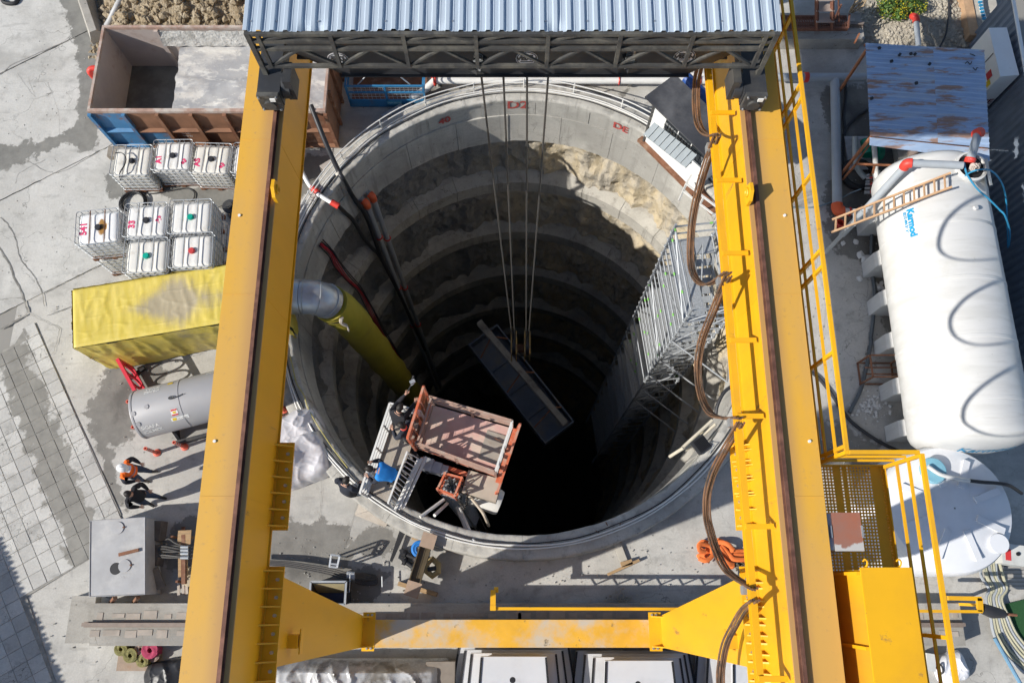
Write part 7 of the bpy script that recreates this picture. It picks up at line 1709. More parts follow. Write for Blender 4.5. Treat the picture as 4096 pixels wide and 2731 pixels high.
for px in (580, 712): b = MB(); b.beam(c4(px, 260, .95), c4(px, -20, 1.9), .06, .12); part('stringer', b, M['rgrate'], st2)
for k, py in enumerate((155, 60, -30)): b = MB(); b.cbox(c4(648, py, 1.25 + .3 * k), (.56, .34, .03)); part('tread', b, mat('tread_plate', (.36, .29, .25), .7) if k == 0 else bpy.data.materials['tread_plate'], st2)
for (p, q) in ((c4(720, 190, 1.1), c4(790, 40, 2.0)), (c4(770, 190, 1.1), c4(765, -20, 2.0)), (c4(850, 240, 1.0), c4(860, 120, 1.3))): b = MB(); b.beam(p, q, .04, .04); part('handrail', b, M['rgrate'], st2)
gp2 = thing('grey_upright_pipe', 'grey pipe with red cap lying on the gravel behind the shelter', 'pipe', c4(1440, 270, .3)); b = MB(); b.tube([c4(1428, 160, .6), c4(1450, 400, .5)], .085, 12); part('pipe_run', b, M['gpipe2'], gp2, True)
b = MB(); b.tube(spline([c4(1430, 190, .6), c4(1425, 150, .62), c4(1410, 145, .6), c4(1400, 140, .5)], 4), .11, 12); part('red_cap', b, M['redc'], gp2, True)
b = MB(); b.tube(spline([c4(1705, -40, .25), c4(1708, 100, .25), c4(1690, 270, .25), c4(1655, 360, .25), c4(1620, 430, .25)], 6), .03, 8); solo('black_pipe', b, M['hose'], 'thin black pipe running north from the shelter over the gravel', 'pipe', smooth=True)
# rails beams lying north east
b = MB(); b.beam(c4(905, 365, .75), c4(940, 295, .75), .05, .12); solo('rail_stop', b, M['rustrail'], 'rusty angle stop at the end of the north east rail', 'rail stop')
wl = MB(); p, q = c4(1830, -60, .2), c4(1905, 330, .2); wl.beam(p, q, .3, .35); solo('earth_kerb', wl, mat('orange_earth', (.42, .27, .16), .95, var=.25, scale=4), 'strip of orange earth along the inner foot of the fence', 'earth kerb')
b = MB(); p0_, p1_, p2_, p3_ = c4(1890, -60, .3), c4(2100, -60, .5), c4(2160, 230, .5), c4(1960, 330, .3); b.add([p0_, p1_, p2_, p3_, p0_ - V((0, 0, .3)), p1_ - V((0, 0, .5)), p2_ - V((0, 0, .5)), p3_ - V((0, 0, .3))], [(3, 2, 1, 0), (0, 1, 5, 4), (1, 2, 6, 5), (2, 3, 7, 6), (3, 0, 4, 7)]); solo('pale_apron', b, M['slab2'], 'pale sloping concrete apron in front of the fence at the top right', 'apron')
b = MB(); b.tube(spline([c4(1980, -20, .6), c4(1990, 80, .6), c4(2010, 150, .6), c4(2035, 220, .6)], 5), .07, 10); pv = solo('white_vertical_pipe', b, M['wsteel'], 'white pipe with blue clamps beside the electric cabinet', 'pipe', smooth=True)
for k in range(6): b = MB(); b.cbox(c4(1975 + 7 * k, 20 + 28 * k, .68), (.10, .07, .06)); part('blue_clamp', b, M['bhose'], pv)
# ---------------------------------------------------------------- round standing tank
rc_ = P(3803, 2035, 2.15); rtk = thing('round_tank', 'round white standing plastic tank with radial ribs, half in the crane shadow', 'water tank', (rc_.x, rc_.y, 0)); RR = 1.55
pr = [(RR, .0)]
for k in range(10): z = .1 + .19 * k; pr += [(RR, z), (RR + .025, z + .05), (RR + .025, z + .11), (RR, z + .16)]
pr += [(RR, 2.02), (RR - .05, 2.10), (RR - .3, 2.18), (.9, 2.27), (.4, 2.33), (.02, 2.34)]
g = G('white_polyethylene'); n1 = g.noise(1.5, 5, .6); c = g.mix(g.rng(n1, .4, .7), (.71, .72, .745), (.66, .67, .69)); c = g.mix(g.rng(g.noise(3, 7, .7), .64, .74, 0, .4), c, (.48, .48, .47)); M['poly'] = g.out(c, .38, 0, .5)
b = MB().rev(pr, (rc_.x, rc_.y, 0), 72); part('tank_shell', b, M['poly'], rtk, True)
for k in range(8):
    a = k * math.pi / 4 + .35; d = V((math.cos(a), math.sin(a), 0)); b = MB(); p, q = V((rc_.x, rc_.y, 2.30)) + d * .55, V((rc_.x, rc_.y, 2.20)) + d * 1.28; b.beam(p, q, .16, .12); part('radial_rib', b, M['poly'], rtk)
hc_ = c9(1580, 1135, 2.38); b = MB(); b.cyl((hc_.x, hc_.y, 2.2), (hc_.x, hc_.y, 2.40), .30, 28); mh = part('manhole', b, M['poly'], rtk, True); b = MB(); b.rev([(.02, 2.42), (.29, 2.41), (.33, 2.36), (.32, 2.30)], (hc_.x, hc_.y, 0), 26); part('blue_film', b, mat('blue_film', (.20, .42, .52), .3), mh, True)
ic = c10(2143, 375, 2.3); b = MB(); b.cyl((ic.x, ic.y, 2.0), (ic.x, ic.y, 2.30), .23, 28); part('filler_cap', b, M['poly'], rtk, True)
b = MB(); b.tube(spline([c9(1530, 1100, 2.5), c9(1620, 1160, 2.48), c9(1690, 1185, 2.45), c9(1800, 1210, 2.4), c9(1900, 1225, 2.35)], 5), .05, 10); ih = thing('inlet_hose', 'white hose joined to a black hose lying across the round tank top', 'hose', c9(1700, 1190, 2.4)); part('white_hose', b, M['wsteel'], ih, True)
b = MB(); b.tube(spline([c9(1890, 1223, 2.38), c9(2000, 1235, 2.36), c9(2130, 1245, 2.3), c9(2230, 1265, 2.15), c9(2330, 1330, 1.2)], 5), .045, 10); part('black_hose', b, M['hose'], ih, True)
rb_ = text_mesh('Karmod', .4, 0, 'CENTER', .006)
for v in rb_.v:
    a = R(150) - v.x / RR; v.x, v.y, v.z = rc_.x + (RR + .03) * math.cos(a), rc_.y + (RR + .03) * math.sin(a), 1.5 + v.y
part('lettering', rb_, M['cyan'], rtk)
# things south east
jb = thing('meter_box', 'grey electric meter box with red label next to the round tank', 'meter box', c10(2270, 480, 0)); c = c10(2270, 470, .8); b = MB(); b.cbox((c.x, c.y, .55), (.62, .5, .5), R(-8)); part('box_body', b, mat('pale_grey_box', (.55, .55, .52), .5), jb); b = MB(); b.cbox((c.x, c.y, .81), (.64, .52, .02), R(-8)); part('box_lid', b, bpy.data.materials['pale_grey_box'], jb); b = MB(); b.cbox((c.x - .17, c.y + .0, .823), (.14, .28, .006), R(-8)); part('red_label', b, M['stick_r'], jb)
b = MB(); b.cyl((c.x + .08, c.y + .02, .82), (c.x + .08, c.y + .02, .85), .05, 12); part('knob', b, M['black'], jb)
for x in (-.2, .2): b = MB(); b.cbox((c.x + x, c.y, .15), (.06, .06, .3)); part('leg', b, M['rust'], jb)
b = MB(); a0_ = c10(2200, 640, .12); b.box(a0_.x - .5, a0_.x + 2.2, a0_.y - .35, a0_.y + .42, 0, .1); dkk = thing('timber_decking', 'grey plank decking below the electric meter box', 'decking', (a0_.x, a0_.y, 0)); part('bearer_frame', b, M['dark'], dkk)
for k in range(8): y = a0_.y - .33 + .1 * k; b = MB(); b.box(a0_.x - .5, a0_.x + 2.2, y - .043, y + .043, .103, .13); part('plank', b, mat('grey_plank', (.36, .34, .31), .85, var=.15, scale=4) if k == 0 else bpy.data.materials['grey_plank'], dkk)
M['conduitc'] = mat('cream_conduit', (.40, .38, .27), .6)
random.seed(14)
for k in range(8):
    x = 1975 + 22 * k; pts = [c10(x, 560 - 10 * k, .5), c10(x + 30 + random.uniform(-20, 20), 660, .2), c10(x + 75, 760, .15), c10(x + 40 + random.uniform(-30, 30), 850, .15), c10(x + 90, 1000, .15), c10(x + 120 + 6 * k, 1150, .1), c10(x + 210 + 14 * k, 1320, .08), c10(x + 380 + 16 * k, 1480, .06)]
    b = MB(); b.tube(spline(pts, 6), .04, 7); solo('corrugated_conduit', b, M['conduitc'] if k % 3 else M['gpipe'], 'cable conduit snaking south from the round tank, strand %s from the west' % 'one two three four five six seven eight'.split()[k], 'conduit', 'conduits snaking to the south east', smooth=True)
b = MB(); pts = [(2190, 890), (2360, 850), (2500, 900), (2500, 1300), (2300, 1280), (2230, 1050)]; b.prism([c10(x, y, .02) for x, y in pts][::-1], (0, 0, .02)); M['turf'] = mat('artificial_turf', (.02, .075, .025), .95, var=.3, scale=30); solo('turf_mat', b, M['turf'], 'patch of green artificial turf at the right edge', 'turf')
ya = thing('yellow_cable_bracket', 'yellow bracket arm with wrapped black cable end sticking out east of the cabinet', 'arm', c10(1850, 890, 1.5)); za = 1.5
for (p, q, w) in ((c10(1700, 840, za), c10(1985, 845, za), .10), (c10(1970, 840, za), c10(1975, 955, za), .13), (c10(1400, 950, za), c10(1990, 955, za), .07)): b = MB(); b.beam(p, q, w, .08); part('arm_bar', b, M['yellow'], ya)
b = MB(); b.tube([c10(2000, 930, za - .1), c10(2080, 960, za - .1), c10(2180, 975, za - .15)], [.13, .15, .10], 14); part('wrapped_end', b, M['hose'], ya, True)
b = MB(); b.tube([c10(2170, 975, za - .15), c10(2290, 985, za - .15)], .035, 8); part('cable_core', b, M['rust'], ya)
b = MB(); b.beam(c10(1985, 900, za - .05), c10(1985, 900, za - .05) - V((0, 0, za - .1)), .07, .07); part('arm_post', b, M['yellow'], ya)
crumpled('white_sack', c10(1745, 1440, .2), .42, .36, .35, 5.5, 'crumpled white sack south of the runway beam end', 'sack', mat('white_sack', (.66, .66, .68), .8), .3)
b = MB(); c = c10(1560, 1390, .35); b.cbox((c.x, c.y, .18), (.22, .42, .34), R(-8)); pb_ = solo('power_box', b, bpy.data.materials['pale_grey_box'], 'small grey power box with black cable beside the white sack', 'power box')
b = MB(); b.tube(spline([c10(1600, 1440, .3), c10(1640, 1410, .35), c10(1660, 1470, .3), c10(1620, 1500, .2)], 5), .025, 6); part('power_cable', b, M['hose'], pb_, True)
b = MB(); b.tube([c10(2100, 1180, .35), c10(2350, 1620, .3)], .05, 8); solo('blue_tube', b, mat('blue_grey_tube', (.13, .25, .36), .5), 'blue grey tube lying diagonally at the bottom right', 'tube', smooth=True)
# ---------------------------------------------------------------- south side, between rim and sill
d6 = lambda px, py, z=0: P(1000 + px / 2.138, 1998 + py / 2.138, z)
d7 = lambda px, py, z=0: P(2000 + px / 2.138, 1998 + py / 2.138, z)
# I-beam on two trestles
ib = thing('test_beam', 'short steel I beam with plate ends lying on timber cross pieces south of the rim', 'steel beam', d6(1450, 550, 0)); zi = .55
a, c = d6(1525, 330, zi), d6(1390, 770, zi); b = MB(); b.beam(a, c, .26, .025); b.beam(a + V((0, 0, .0)), c, .04, .05)
t_ = (c - a).normalized(); nn = V((-t_.y, t_.x, 0))
for s in (-1, 1): b.beam(a + nn * s * .14 + V((0, 0, .05)), c + nn * s * .14 + V((0, 0, .05)), .03, .16)
part('beam_body', b, mat('oily_steel', (.13, .10, .06), .4, .4, var=.2, scale=4), ib)
for (px, py) in ((1525, 350), (1393, 765)): b = MB(); b.cbox(d6(px, py, zi + .12), (.38, .38, .03), math.atan2(t_.y, t_.x)); part('end_plate', b, mat('brown_plate', (.36, .26, .19), .6, .1, var=.12, scale=4) if px > 1500 else bpy.data.materials['brown_plate'], ib)
for (p, q) in (((1390, 320), (1740, 410)), ((1270, 715), (1600, 810))): b = MB(); b.beam(d6(*p, .12), d6(*q, .12), .11, .22); solo('cross_timber', b, M['wood'], 'timber cross piece under the steel I beam, %s one' % ('northern' if p[1] < 500 else 'southern'), 'timber', 'cross timbers')
b = MB(); b.torus(d6(1450, 420, .35), .17, .055, 28, 8); bs = thing('blue_strap', 'coiled blue webbing strap hanging on the steel I beam', 'strap', d6(1450, 420, .3)); part('outer_coil', b, mat('blue_webbing', (.02, .17, .50), .7), bs, True); b = MB(); b.torus(d6(1452, 422, .37), .11, .03, 22, 8); part('inner_coil', b, bpy.data.materials['blue_webbing'], bs, True)
for k, (p, q) in enumerate((((1310, 455), (1430, 505)), ((1315, 520), (1410, 585)))):
    t = thing('universal_joint', 'black universal joint shaft beside the I beam, %s of two' % ('northern', 'southern')[k], 'shaft', d6(*p, 0), 'universal joint shafts'); a, c = d6(*p, .12), d6(*q, .12); b = MB(); b.tube([a, a.lerp(c, .2), a.lerp(c, .25), a.lerp(c, .75), a.lerp(c, .8), c], [.11, .10, .065, .065, .10, .11], 12); part('shaft_tube', b, M['black'], t, True)
    for e in (a, c): b = MB(); b.cbox(e, (.10, .24, .10), .6); part('yoke', b, M['black'], t)
sk2 = thing('ochre_shackle', 'ochre cast shackle block beside the I beam', 'shackle', d6(1555, 590, 0)); c = d6(1555, 590, .25); b = MB(); b.tube([c + V((.0, .25, -.1)), c + V((.16, .12, 0)), c + V((.17, -.08, .04)), c + V((.02, -.18, .0)), c + V((-.15, -.05, 0)), c + V((-.13, .15, -.02))], .085, 10, closed=True); part('shackle_bow', b, mat('ochre_paint', (.36, .27, .12), .55, var=.15, scale=5), sk2, True); b = MB(); b.cyl(c + V((-.1, -.02, .05)), c + V((.12, .02, .05)), .06, 12); part('shackle_pin', b, M['dark'], sk2)
# steel edge channel from the rim
b = MB(); b.prism([d6(1310, 170, .14), d6(1195, 520, .14), d6(1215, 535, .14), d6(1365, 205, .14)], (0, 0, .01)); solo('dark_trench_cover', b, M['black'], 'dark narrow trench slot running south from the hoist landing', 'trench cover')
# open steel crate under the west leg
oc = thing('steel_crate', 'open steel crate with blue lining and handle beside the west crane leg', 'crate', d6(665, 800, 0)); z1 = .75; p, q = d6(520, 700, z1), d6(812, 895, z1)
for (x0, x1, y0, y1) in ((p.x, q.x, p.y - .04, p.y), (p.x, q.x, q.y, q.y + .04), (p.x, p.x + .04, q.y + .04, p.y - .04), (q.x - .04, q.x, q.y + .04, p.y - .04)): b = MB(); b.box(x0, x1, y0, y1, .04, z1); part('crate_side', b, M['dark'], oc)
for (a, c) in (((p.x, p.y), (q.x, p.y)), ((p.x, q.y), (q.x, q.y)), ((p.x, p.y), (p.x, q.y)), ((q.x, p.y), (q.x, q.y))): b = MB(); b.beam((*a, z1 + .01), (*c, z1 + .01), .05, .03); part('crate_rim', b, M['galv'], oc)
b = MB(); b.box(p.x + .04, q.x - .04, q.y + .04, p.y - .04, .04, .10); part('crate_floor', b, mat('navy_liner', (.03, .04, .10), .6), oc)
b = MB(); b.prism([V((p.x + .05, p.y - .05, .1)), V((p.x + .05, p.y - .28, .1)), V((p.x + .05, p.y - .05, z1 - .05))], (q.x - p.x - .1, 0, 0)); part('tan_liner', b, mat('tan_liner', (.36, .30, .17), .8), oc)
b = MB(); b.tube([(q.x, q.y + .3, z1 - .1), (q.x + .07, q.y + .3, z1 - .1), (q.x + .07, q.y + .75, z1 - .1), (q.x, q.y + .75, z1 - .1)], .015, 6); part('handle', b, M['galv'], oc)
# little step frame and wire ropes
sf = thing('step_frame', 'small grey metal frame standing on the wet concrete beside wire ropes', 'frame', d6(725, 520, 0)); zf = .8
f_ = [d6(695, 470, zf), d6(768, 480, zf)]; g_ = [d6(680, 572, zf - .1), d6(745, 578, zf - .1)]
for (p, q) in ((f_[0], f_[1]), (g_[0], g_[1]), (f_[0], g_[0]), (f_[1], g_[1]), (f_[0].lerp(g_[0], .75), f_[1].lerp(g_[1], .75))): b = MB(); b.beam(p, q, .045, .045); part('frame_bar', b, M['galv'], sf)
for p in (f_[0], f_[1], g_[0], g_[1]): b = MB(); b.beam(p, V((p.x, p.y, 0)), .04, .04); part('frame_leg', b, M['galv'], sf)
for k in range(4):
    o = 9 * k; pts = [d6(20, 520 + o, .3), d6(300, 528 + o * 1.5, .30), d6(520, 560 + o * 1.7, .32), d6(700, 590 + o * 2, .36), d6(830, 625 + o * 2, .4), d6(900, 628 + o, .35), d6(1000, 630 + 2 * o, .15), d6(1070, 650 + o, .06), d6(1080, 690 + o, .05), d6(1000, 700 + o, .05), d6(900, 680 + o, .05)]
    b = MB(); b.tube(spline(pts, 6), .024, 6); w = solo('long_wire_sling', b, M['rope'], 'long wire rope sling curving from under the west girder, %s of four' % ('first', 'second', 'third', 'fourth')[k], 'sling', 'long wire rope slings', smooth=True)
    c = d6(862, 628 + o * 1.4, .42); b = MB(); b.cyl(c - V((.10, -.02, 0)), c + V((.10, -.02, 0)), .05, 12); part('ferrule', b, M['galv'], w, True)
b = MB(); b.tube([d6(1130, 655, .3), d6(1132, 745, .3)], .018, 6); solo('loop_handle', b, M['galv'], 'thin metal loop handle standing up from the shaded floor', 'handle', smooth=True)
# timber with rebar by the southern rim
for k, (p, q, w, lab) in enumerate((((960, 355), (1035, 345), .12, 'short timber tied with rebar against the southern rim'), ((1035, 555), (1130, 528), .13, 'short pale timber block at the foot of the board'), ((920, 640), (1190, 515), .07, 'long thin timber batten below the pale block'))):
    b = MB(); b.beam(d7(*p, .12), d7(*q, .12), w, .09); solo('loose_timber', b, M['wood'], lab, 'timber', 'loose timbers south of the rim')
b = MB(); b.beam(d7(1000, 375, .06), d7(1060, 530, .06), .20, .05); solo('pale_board', b, mat('pale_board', (.46, .43, .37), .85), 'pale board lying between the two short timbers', 'board')
for k, (p, q) in enumerate((((820, 265), (970, 365)), ((905, 190), (985, 350)), ((1030, 200), (990, 340)))):
    b = MB(); b.tube([d7(*p, .5), d7(*q, .2)], .014, 6); solo('rebar_tie', b, M['rust'], 'thin rusty rebar leaning on the southern rim, %s of three' % ('west', 'middle', 'east')[k], 'rebar', 'rebar ties')
# orange sling and chain
os_ = thing('orange_sling', 'heap of orange round sling webbing beside the east crane girder', 'sling', d7(1850, 450, 0)); M['osl'] = mat('orange_webbing', (.72, .17, .04), .8, var=.2, scale=6)
random.seed(2)
paths = [[(2160, 440), (1990, 440), (1900, 400), (1850, 370), (1780, 400), (1770, 460), (1720, 500), (1700, 480), (1760, 480)], [(2160, 480), (2000, 480), (1960, 560), (1900, 520), (1850, 480), (1800, 440), (1740, 440), (1700, 400), (1730, 360), (1780, 370)], [(1990, 450), (1970, 400), (1900, 360), (1860, 350), (1900, 440), (1990, 560), (1940, 570), (1880, 500)], [(2160, 510), (2010, 510), (1960, 470), (1880, 380), (1840, 360), (1830, 420), (1780, 540)], [(2000, 430), (1950, 380), (1870, 365), (1850, 420), (1900, 500), (1950, 545), (2000, 555)], [(1700, 500), (1760, 520), (1820, 470), (1800, 400), (1720, 380), (1705, 430), (1760, 450)]]
for k, pth in enumerate(paths):
    b = MB(); b.tube(spline([d7(x, y, .05 + .04 * k + .05 * math.sin(i * 1.7)) for i, (x, y) in enumerate(pth)], 7), .06, 8, flat=.35); part('webbing_strand', b, M['osl'], os_, True)
ch = thing('lifting_chain', 'heap of dark steel chain with a ring beside the orange sling', 'chain', d7(2100, 590, 0)); b = MB()
for k in range(70):
    p = d7(2020 + random.uniform(0, 150), 540 + random.uniform(0, 60), .03 + .12 * random.random()); b.torus(p, .035, .012, 10, 5, (random.gauss(0, 1), random.gauss(0, 1), random.gauss(0, 1)))
part('chain_links', b, mat('chain_steel', (.16, .14, .11), .5, .4), ch, kind='stuff'); b = MB(); b.torus(d7(2105, 630, .12), .20, .035, 26, 8, (.2, .1, 1)); part('master_ring', b, M['dark'], ch, True)
# gravel spill in the shade
stones('gravel_spill', 300, lambda: d7(random.gauss(1030, 55), random.gauss(860, 40), .008), .006, .03, M['gravel'])
# cable rail braces and leg ladder
for k in range(7):
    x = P(2050, 2433, 1.55).x + .55 * k * 1.05; b = MB(); b.beam((x, yb + .0, 1.50), (x + .55, yb - .02, 1.18), .03, .03); part('rail_brace', b, M['yellow'], crane)
    b = MB(); b.beam((x + .55, yb - .02, 1.18), (x + .56, yb, 1.50), .03, .03); part('rail_brace', b, M['yellow'], crane)
# ---------------------------------------------------------------- south edge: covered pile and precast segments
pp = thing('sheeted_pile', 'pallets of material under crumpled grey plastic sheeting at the bottom edge', 'pile', d6(750, 1500, 0))
b = MB()
def pile(u, v):
    x0, x1 = d6(60, 1480, .9).x, d6(1690, 1400, .9).x; x = x0 + (x1 - x0) * u; y = d6(700, 1372, .9).y - 2.2 * v
    k = min(1, u * 9, (1 - u) * 12, v * 7 + .1); k = max(0, k) ** .5; p = V((x * 1.7, y * 1.7, 3)); r1 = (1 - abs(noise.noise(p)) * 2) ** 3; r2 = (1 - abs(noise.noise(p * 2.6)) * 2) ** 3
    return V((x, y, .9 * k * (.85 + .25 * noise.noise(p * .4)) + .10 * max(0, r1) * k + .02 * r2 * k))
b.grid(pile, 120, 60); g = G('grey_polythene'); n1 = g.noise(1.3, 6, .7); c = g.mix(g.rng(n1, .42, .62), (.42, .42, .42), (.15, .14, .125)); M['polythene'] = g.out(c, g.rng(n1, .3, .7, .2, .5), 0, .7)
part('plastic_sheet', b, M['polythene'], pp, True)
b = MB(); x0, x1 = d6(1500, 1400, .7).x, d6(1750, 1400, .7).x; yy = d6(700, 1385, .7).y; b.box(x0, x1, yy - 2, yy, 0, .62); part('pile_end_board', b, mat('pile_board', (.22, .19, .16), .85, var=.2, scale=3), pp)
b = MB(); M['blacktarp'] = mat('black_sheet', (.03, .03, .032), .4, var=.2, scale=4)
crumpled('black_sheeting', cb(1480, 1520, .2), .75, .45, .5, 8.8, 'crumpled black sheeting half under the west girder at the bottom edge', 'sheeting', M['blacktarp'], .2)
M['precast'] = mat('precast_concrete', (.56, .565, .58), .75, var=.05, scale=1.2, dirt=(.48, .48, .49), damt=.38, dscale=1.0)
def segstack(c0, c1, y_top, lab):
    zt = 1.35; p, q = d7(c0, y_top, zt), d7(c1, y_top, zt); t = thing('segment_stack', lab, 'concrete segments', V(((p.x + q.x) / 2, p.y - .7, 0)), 'stacks of precast segments')
    yn, ys = p.y, p.y - 1.7; w = q.x - p.x
    for k in range(4):
        z1 = zt - .36 * k; z0 = z1 - .17; e = (0, .26, .44, .62)[k]; sl = -.12 - .05 * k
        xa, xb = p.x - e, q.x + e; dy = .05 * k
        b = MB(); b.hexa([(xa + sl, ys, z0), (xb - sl, ys, z0), (xb, yn + dy, z0), (xa, yn + dy, z0), (xa + sl, ys, z1), (xb - sl, ys, z1), (xb, yn + dy, z1), (xa, yn + dy, z1)]); s_ = part('segment', b, M['precast'], t)
        for sx in (xa + .02, xb - .02):
            s = 1 if sx < (xa + xb) / 2 else -1; b = MB(); b.beam((sx, yn + dy - .02, z1 + .012), (sx + s * sl, ys, z1 + .012), .05, .02); part('gasket', b, M['black'], s_)
        for f_s in (.12, .86):
            b = MB(); xx = xa + (xb - xa) * f_s; b.box(xx - .05, xx + .05, ys, yn - .02, z0 - .188, z0 - .002); part('timber_spacer', b, M['wood'], t)
    h_ = d7((c0 + c1) / 2 - 10, y_top + 200, zt); b = MB(); b.cyl((h_.x, h_.y, zt + .001), (h_.x, h_.y, zt + .004), .07, 20); part('grout_hole', b, M['black'], t)
segstack(-165, 400, 1340, 'stack of grey precast segments at the bottom edge, nearest the sheeted pile'); segstack(900, 1480, 1375, 'stack of grey precast segments at the bottom edge, middle of three'); segstack(1990, 2420, 1400, 'stack of grey precast segments at the bottom edge beneath the east crane leg')

# black sheet added for a dark area beside the western rim, loose grit over the yard
b = MB(); b.prism([P(x, y, .03) for x, y in ((1120, 1440), (1095, 1610), (1182, 1588), (1150, 1432))], (0, 0, .012)); solo('black_rim_sheet', b, M['black'], 'black rubber sheet covering a sump at the western rim', 'sump cover')
random.seed(77)
def yard_grit():
    while True:
        x, y = random.choice(((random.uniform(0, 1050), random.uniform(0, 2700)), (random.uniform(1050, 3000), random.uniform(2150, 2420)), (random.uniform(3150, 3560), random.uniform(400, 2000))))
        p = P(x, y, .016)
        if math.hypot(p.x - CX, p.y - CY) > RS + .75: return p
stones('yard_grit', 2600, yard_grit, .003, .024, mat('grit', (.40, .385, .35), .95, var=.3, scale=1))
# ---------------------------------------------------------------- people
def cloth(name, col, var=.12): return mat(name, col, .85, var=var, scale=6, bump=.4, bscale=9, bdist=.03)
SKIN = mat('skin', (.45, .25, .17), .6, var=.06); HAIR = mat('dark_hair', (.018, .014, .012), .6, var=.3, scale=20)
def person(loc, heading, label, jacket, trousers, shoes, bend=0., knees=0., twist=0., arms=None, step=.12, headyaw=0, hat=None, hair=True, headpitch=.15, scale=1.0, vest=None, sleeve=None):
    """one continuous skinned body facing local +X; arms = list of (elbow, wrist) offsets from the shoulders"""
    root = thing('person', label, 'person', loc); root.rotation_euler = (0, 0, heading)
    hip = V((-.10 * min(1, bend * 1.5), 0, .93 - knees * .10))
    up = Matrix.Rotation(bend, 3, 'Y'); tw = Matrix.Rotation(twist, 3, 'Z')
    T = lambda x, y, z: hip + up @ (tw @ V((x, y, z)))
    J = {}; E = []; RAD = {}
    def j(n, p, r):
        k = 1.0 if n[:2] in ('ne', 'he', 'ha', 'wr', 'an', 'ft', 'to') else (1.24 if n[:2] in ('wa', 'ch', 'sh', 'ua', 'el', 'fa') else 1.16)
        J[n] = p; RAD[n] = (r[0] * k, r[1] * k)
    j('pelvis', hip + V((0, 0, .0)), (.155, .125)); j('waist', T(0, 0, .17), (.145, .115)); j('chest', T(.01, 0, .36), (.175, .13)); j('neck0', T(0, 0, .52), (.085, .08)); j('neck1', T(.02, 0, .585), (.055, .055)); j('head0', T(.03, 0, .66), (.06, .065))
    E += [('pelvis', 'waist'), ('waist', 'chest'), ('chest', 'neck0'), ('neck0', 'neck1'), ('neck1', 'head0')]
    arms = arms or [((.04, .06, -.28), (.16, .03, -.52)), ((.04, -.06, -.28), (.16, -.03, -.52))]
    for s, nm, (eo, wo) in ((1, 'L', arms[0]), (-1, 'R', arms[1])):
        sh = T(0, s * .19, .46); j('sh' + nm, sh, (.075, .075)); el = sh + V(eo); wr_ = sh + V(wo)
        j('ua' + nm, sh.lerp(el, .5), (.066, .066)); j('el' + nm, el, (.055, .055)); j('fa' + nm, el.lerp(wr_, .5), (.05, .05)); j('wr' + nm, wr_, (.034, .034)); j('ha' + nm, wr_ + (wr_ - el).normalized() * .075, (.042, .026))
        E += [('chest', 'sh' + nm), ('sh' + nm, 'ua' + nm), ('ua' + nm, 'el' + nm), ('el' + nm, 'fa' + nm), ('fa' + nm, 'wr' + nm), ('wr' + nm, 'ha' + nm)]
        hx = hip + V((0, s * .095, -.06)); an = V((step * s * .8, s * .13, .085)); kn = hx.lerp(an, .5) + V((.05 + .12 * knees, s * .01, 0))
        j('hp' + nm, hx, (.105, .105)); j('th' + nm, hx.lerp(kn, .55), (.085, .09)); j('kn' + nm, kn, (.064, .066)); j('cf' + nm, kn.lerp(an, .45), (.058, .062)); j('an' + nm, an, (.043, .045)); j('he' + nm, an + V((-.04, 0, -.045)), (.04, .04)); j('ft' + nm, an + V((.11, s * .015, -.05)), (.042, .035)); j('to' + nm, an + V((.19, s * .03, -.06)), (.034, .024))
        E += [('pelvis', 'hp' + nm), ('hp' + nm, 'th' + nm), ('th' + nm, 'kn' + nm), ('kn' + nm, 'cf' + nm), ('cf' + nm, 'an' + nm), ('an' + nm, 'he' + nm), ('an' + nm, 'ft' + nm), ('ft' + nm, 'to' + nm)]
    names = list(J); idx = {n: i for i, n in enumerate(names)}
    me = bpy.data.meshes.new('b'); me.from_pydata([tuple(J[n]) for n in names], [(idx[a], idx[b]) for a, b in E], []); o = bpy.data.objects.new('b', me); COL.objects.link(o)
    md = o.modifiers.new('s', 'SKIN'); md.use_smooth_shade = True; sb = o.modifiers.new('u', 'SUBSURF'); sb.levels = 2; sb.render_levels = 2
    for n in names: me.skin_vertices[0].data[idx[n]].radius = RAD[n]; me.skin_vertices[0].data[idx[n]].use_root = (n == 'pelvis')
    dg = bpy.context.evaluated_depsgraph_get(); ev = o.evaluated_get(dg); bm_ = bpy.data.meshes.new_from_object(ev); bpy.data.objects.remove(o)
    b = MB(); b.add([v.co.copy() for v in bm_.vertices], [tuple(p.vertices) for p in bm_.polygons]); bpy.data.meshes.remove(bm_)
    # head: skull, jaw, nose, ears; then fingers
    hd = Matrix.Rotation(twist + headyaw, 3, 'Z') @ Matrix.Rotation(min(bend, .9) * .7 + headpitch, 3, 'Y'); hc = J['head0'] + up @ V((.015, 0, .075)); nb0 = len(b.f)
    def hf(u, v):
        a, t = 2 * math.pi * u, math.pi * v; d = V((math.sin(t) * math.cos(a), math.sin(t) * math.sin(a), math.cos(t))); x, y, z = d.x * .098, d.y * .076, d.z * .118
        if d.z < -.2: x += .012 * (1 if d.x > 0 else -.8); y *= .86
        if d.x > .85 and -.35 < d.z < .12: x += .022 * max(0, 1 - abs(d.y) * 5)
        if abs(d.y) > .93 and abs(d.z) < .25: y *= 1.16
        return hc + hd @ V((x, y, z))
    b.grid(hf, 22, 16); nb1 = len(b.f)
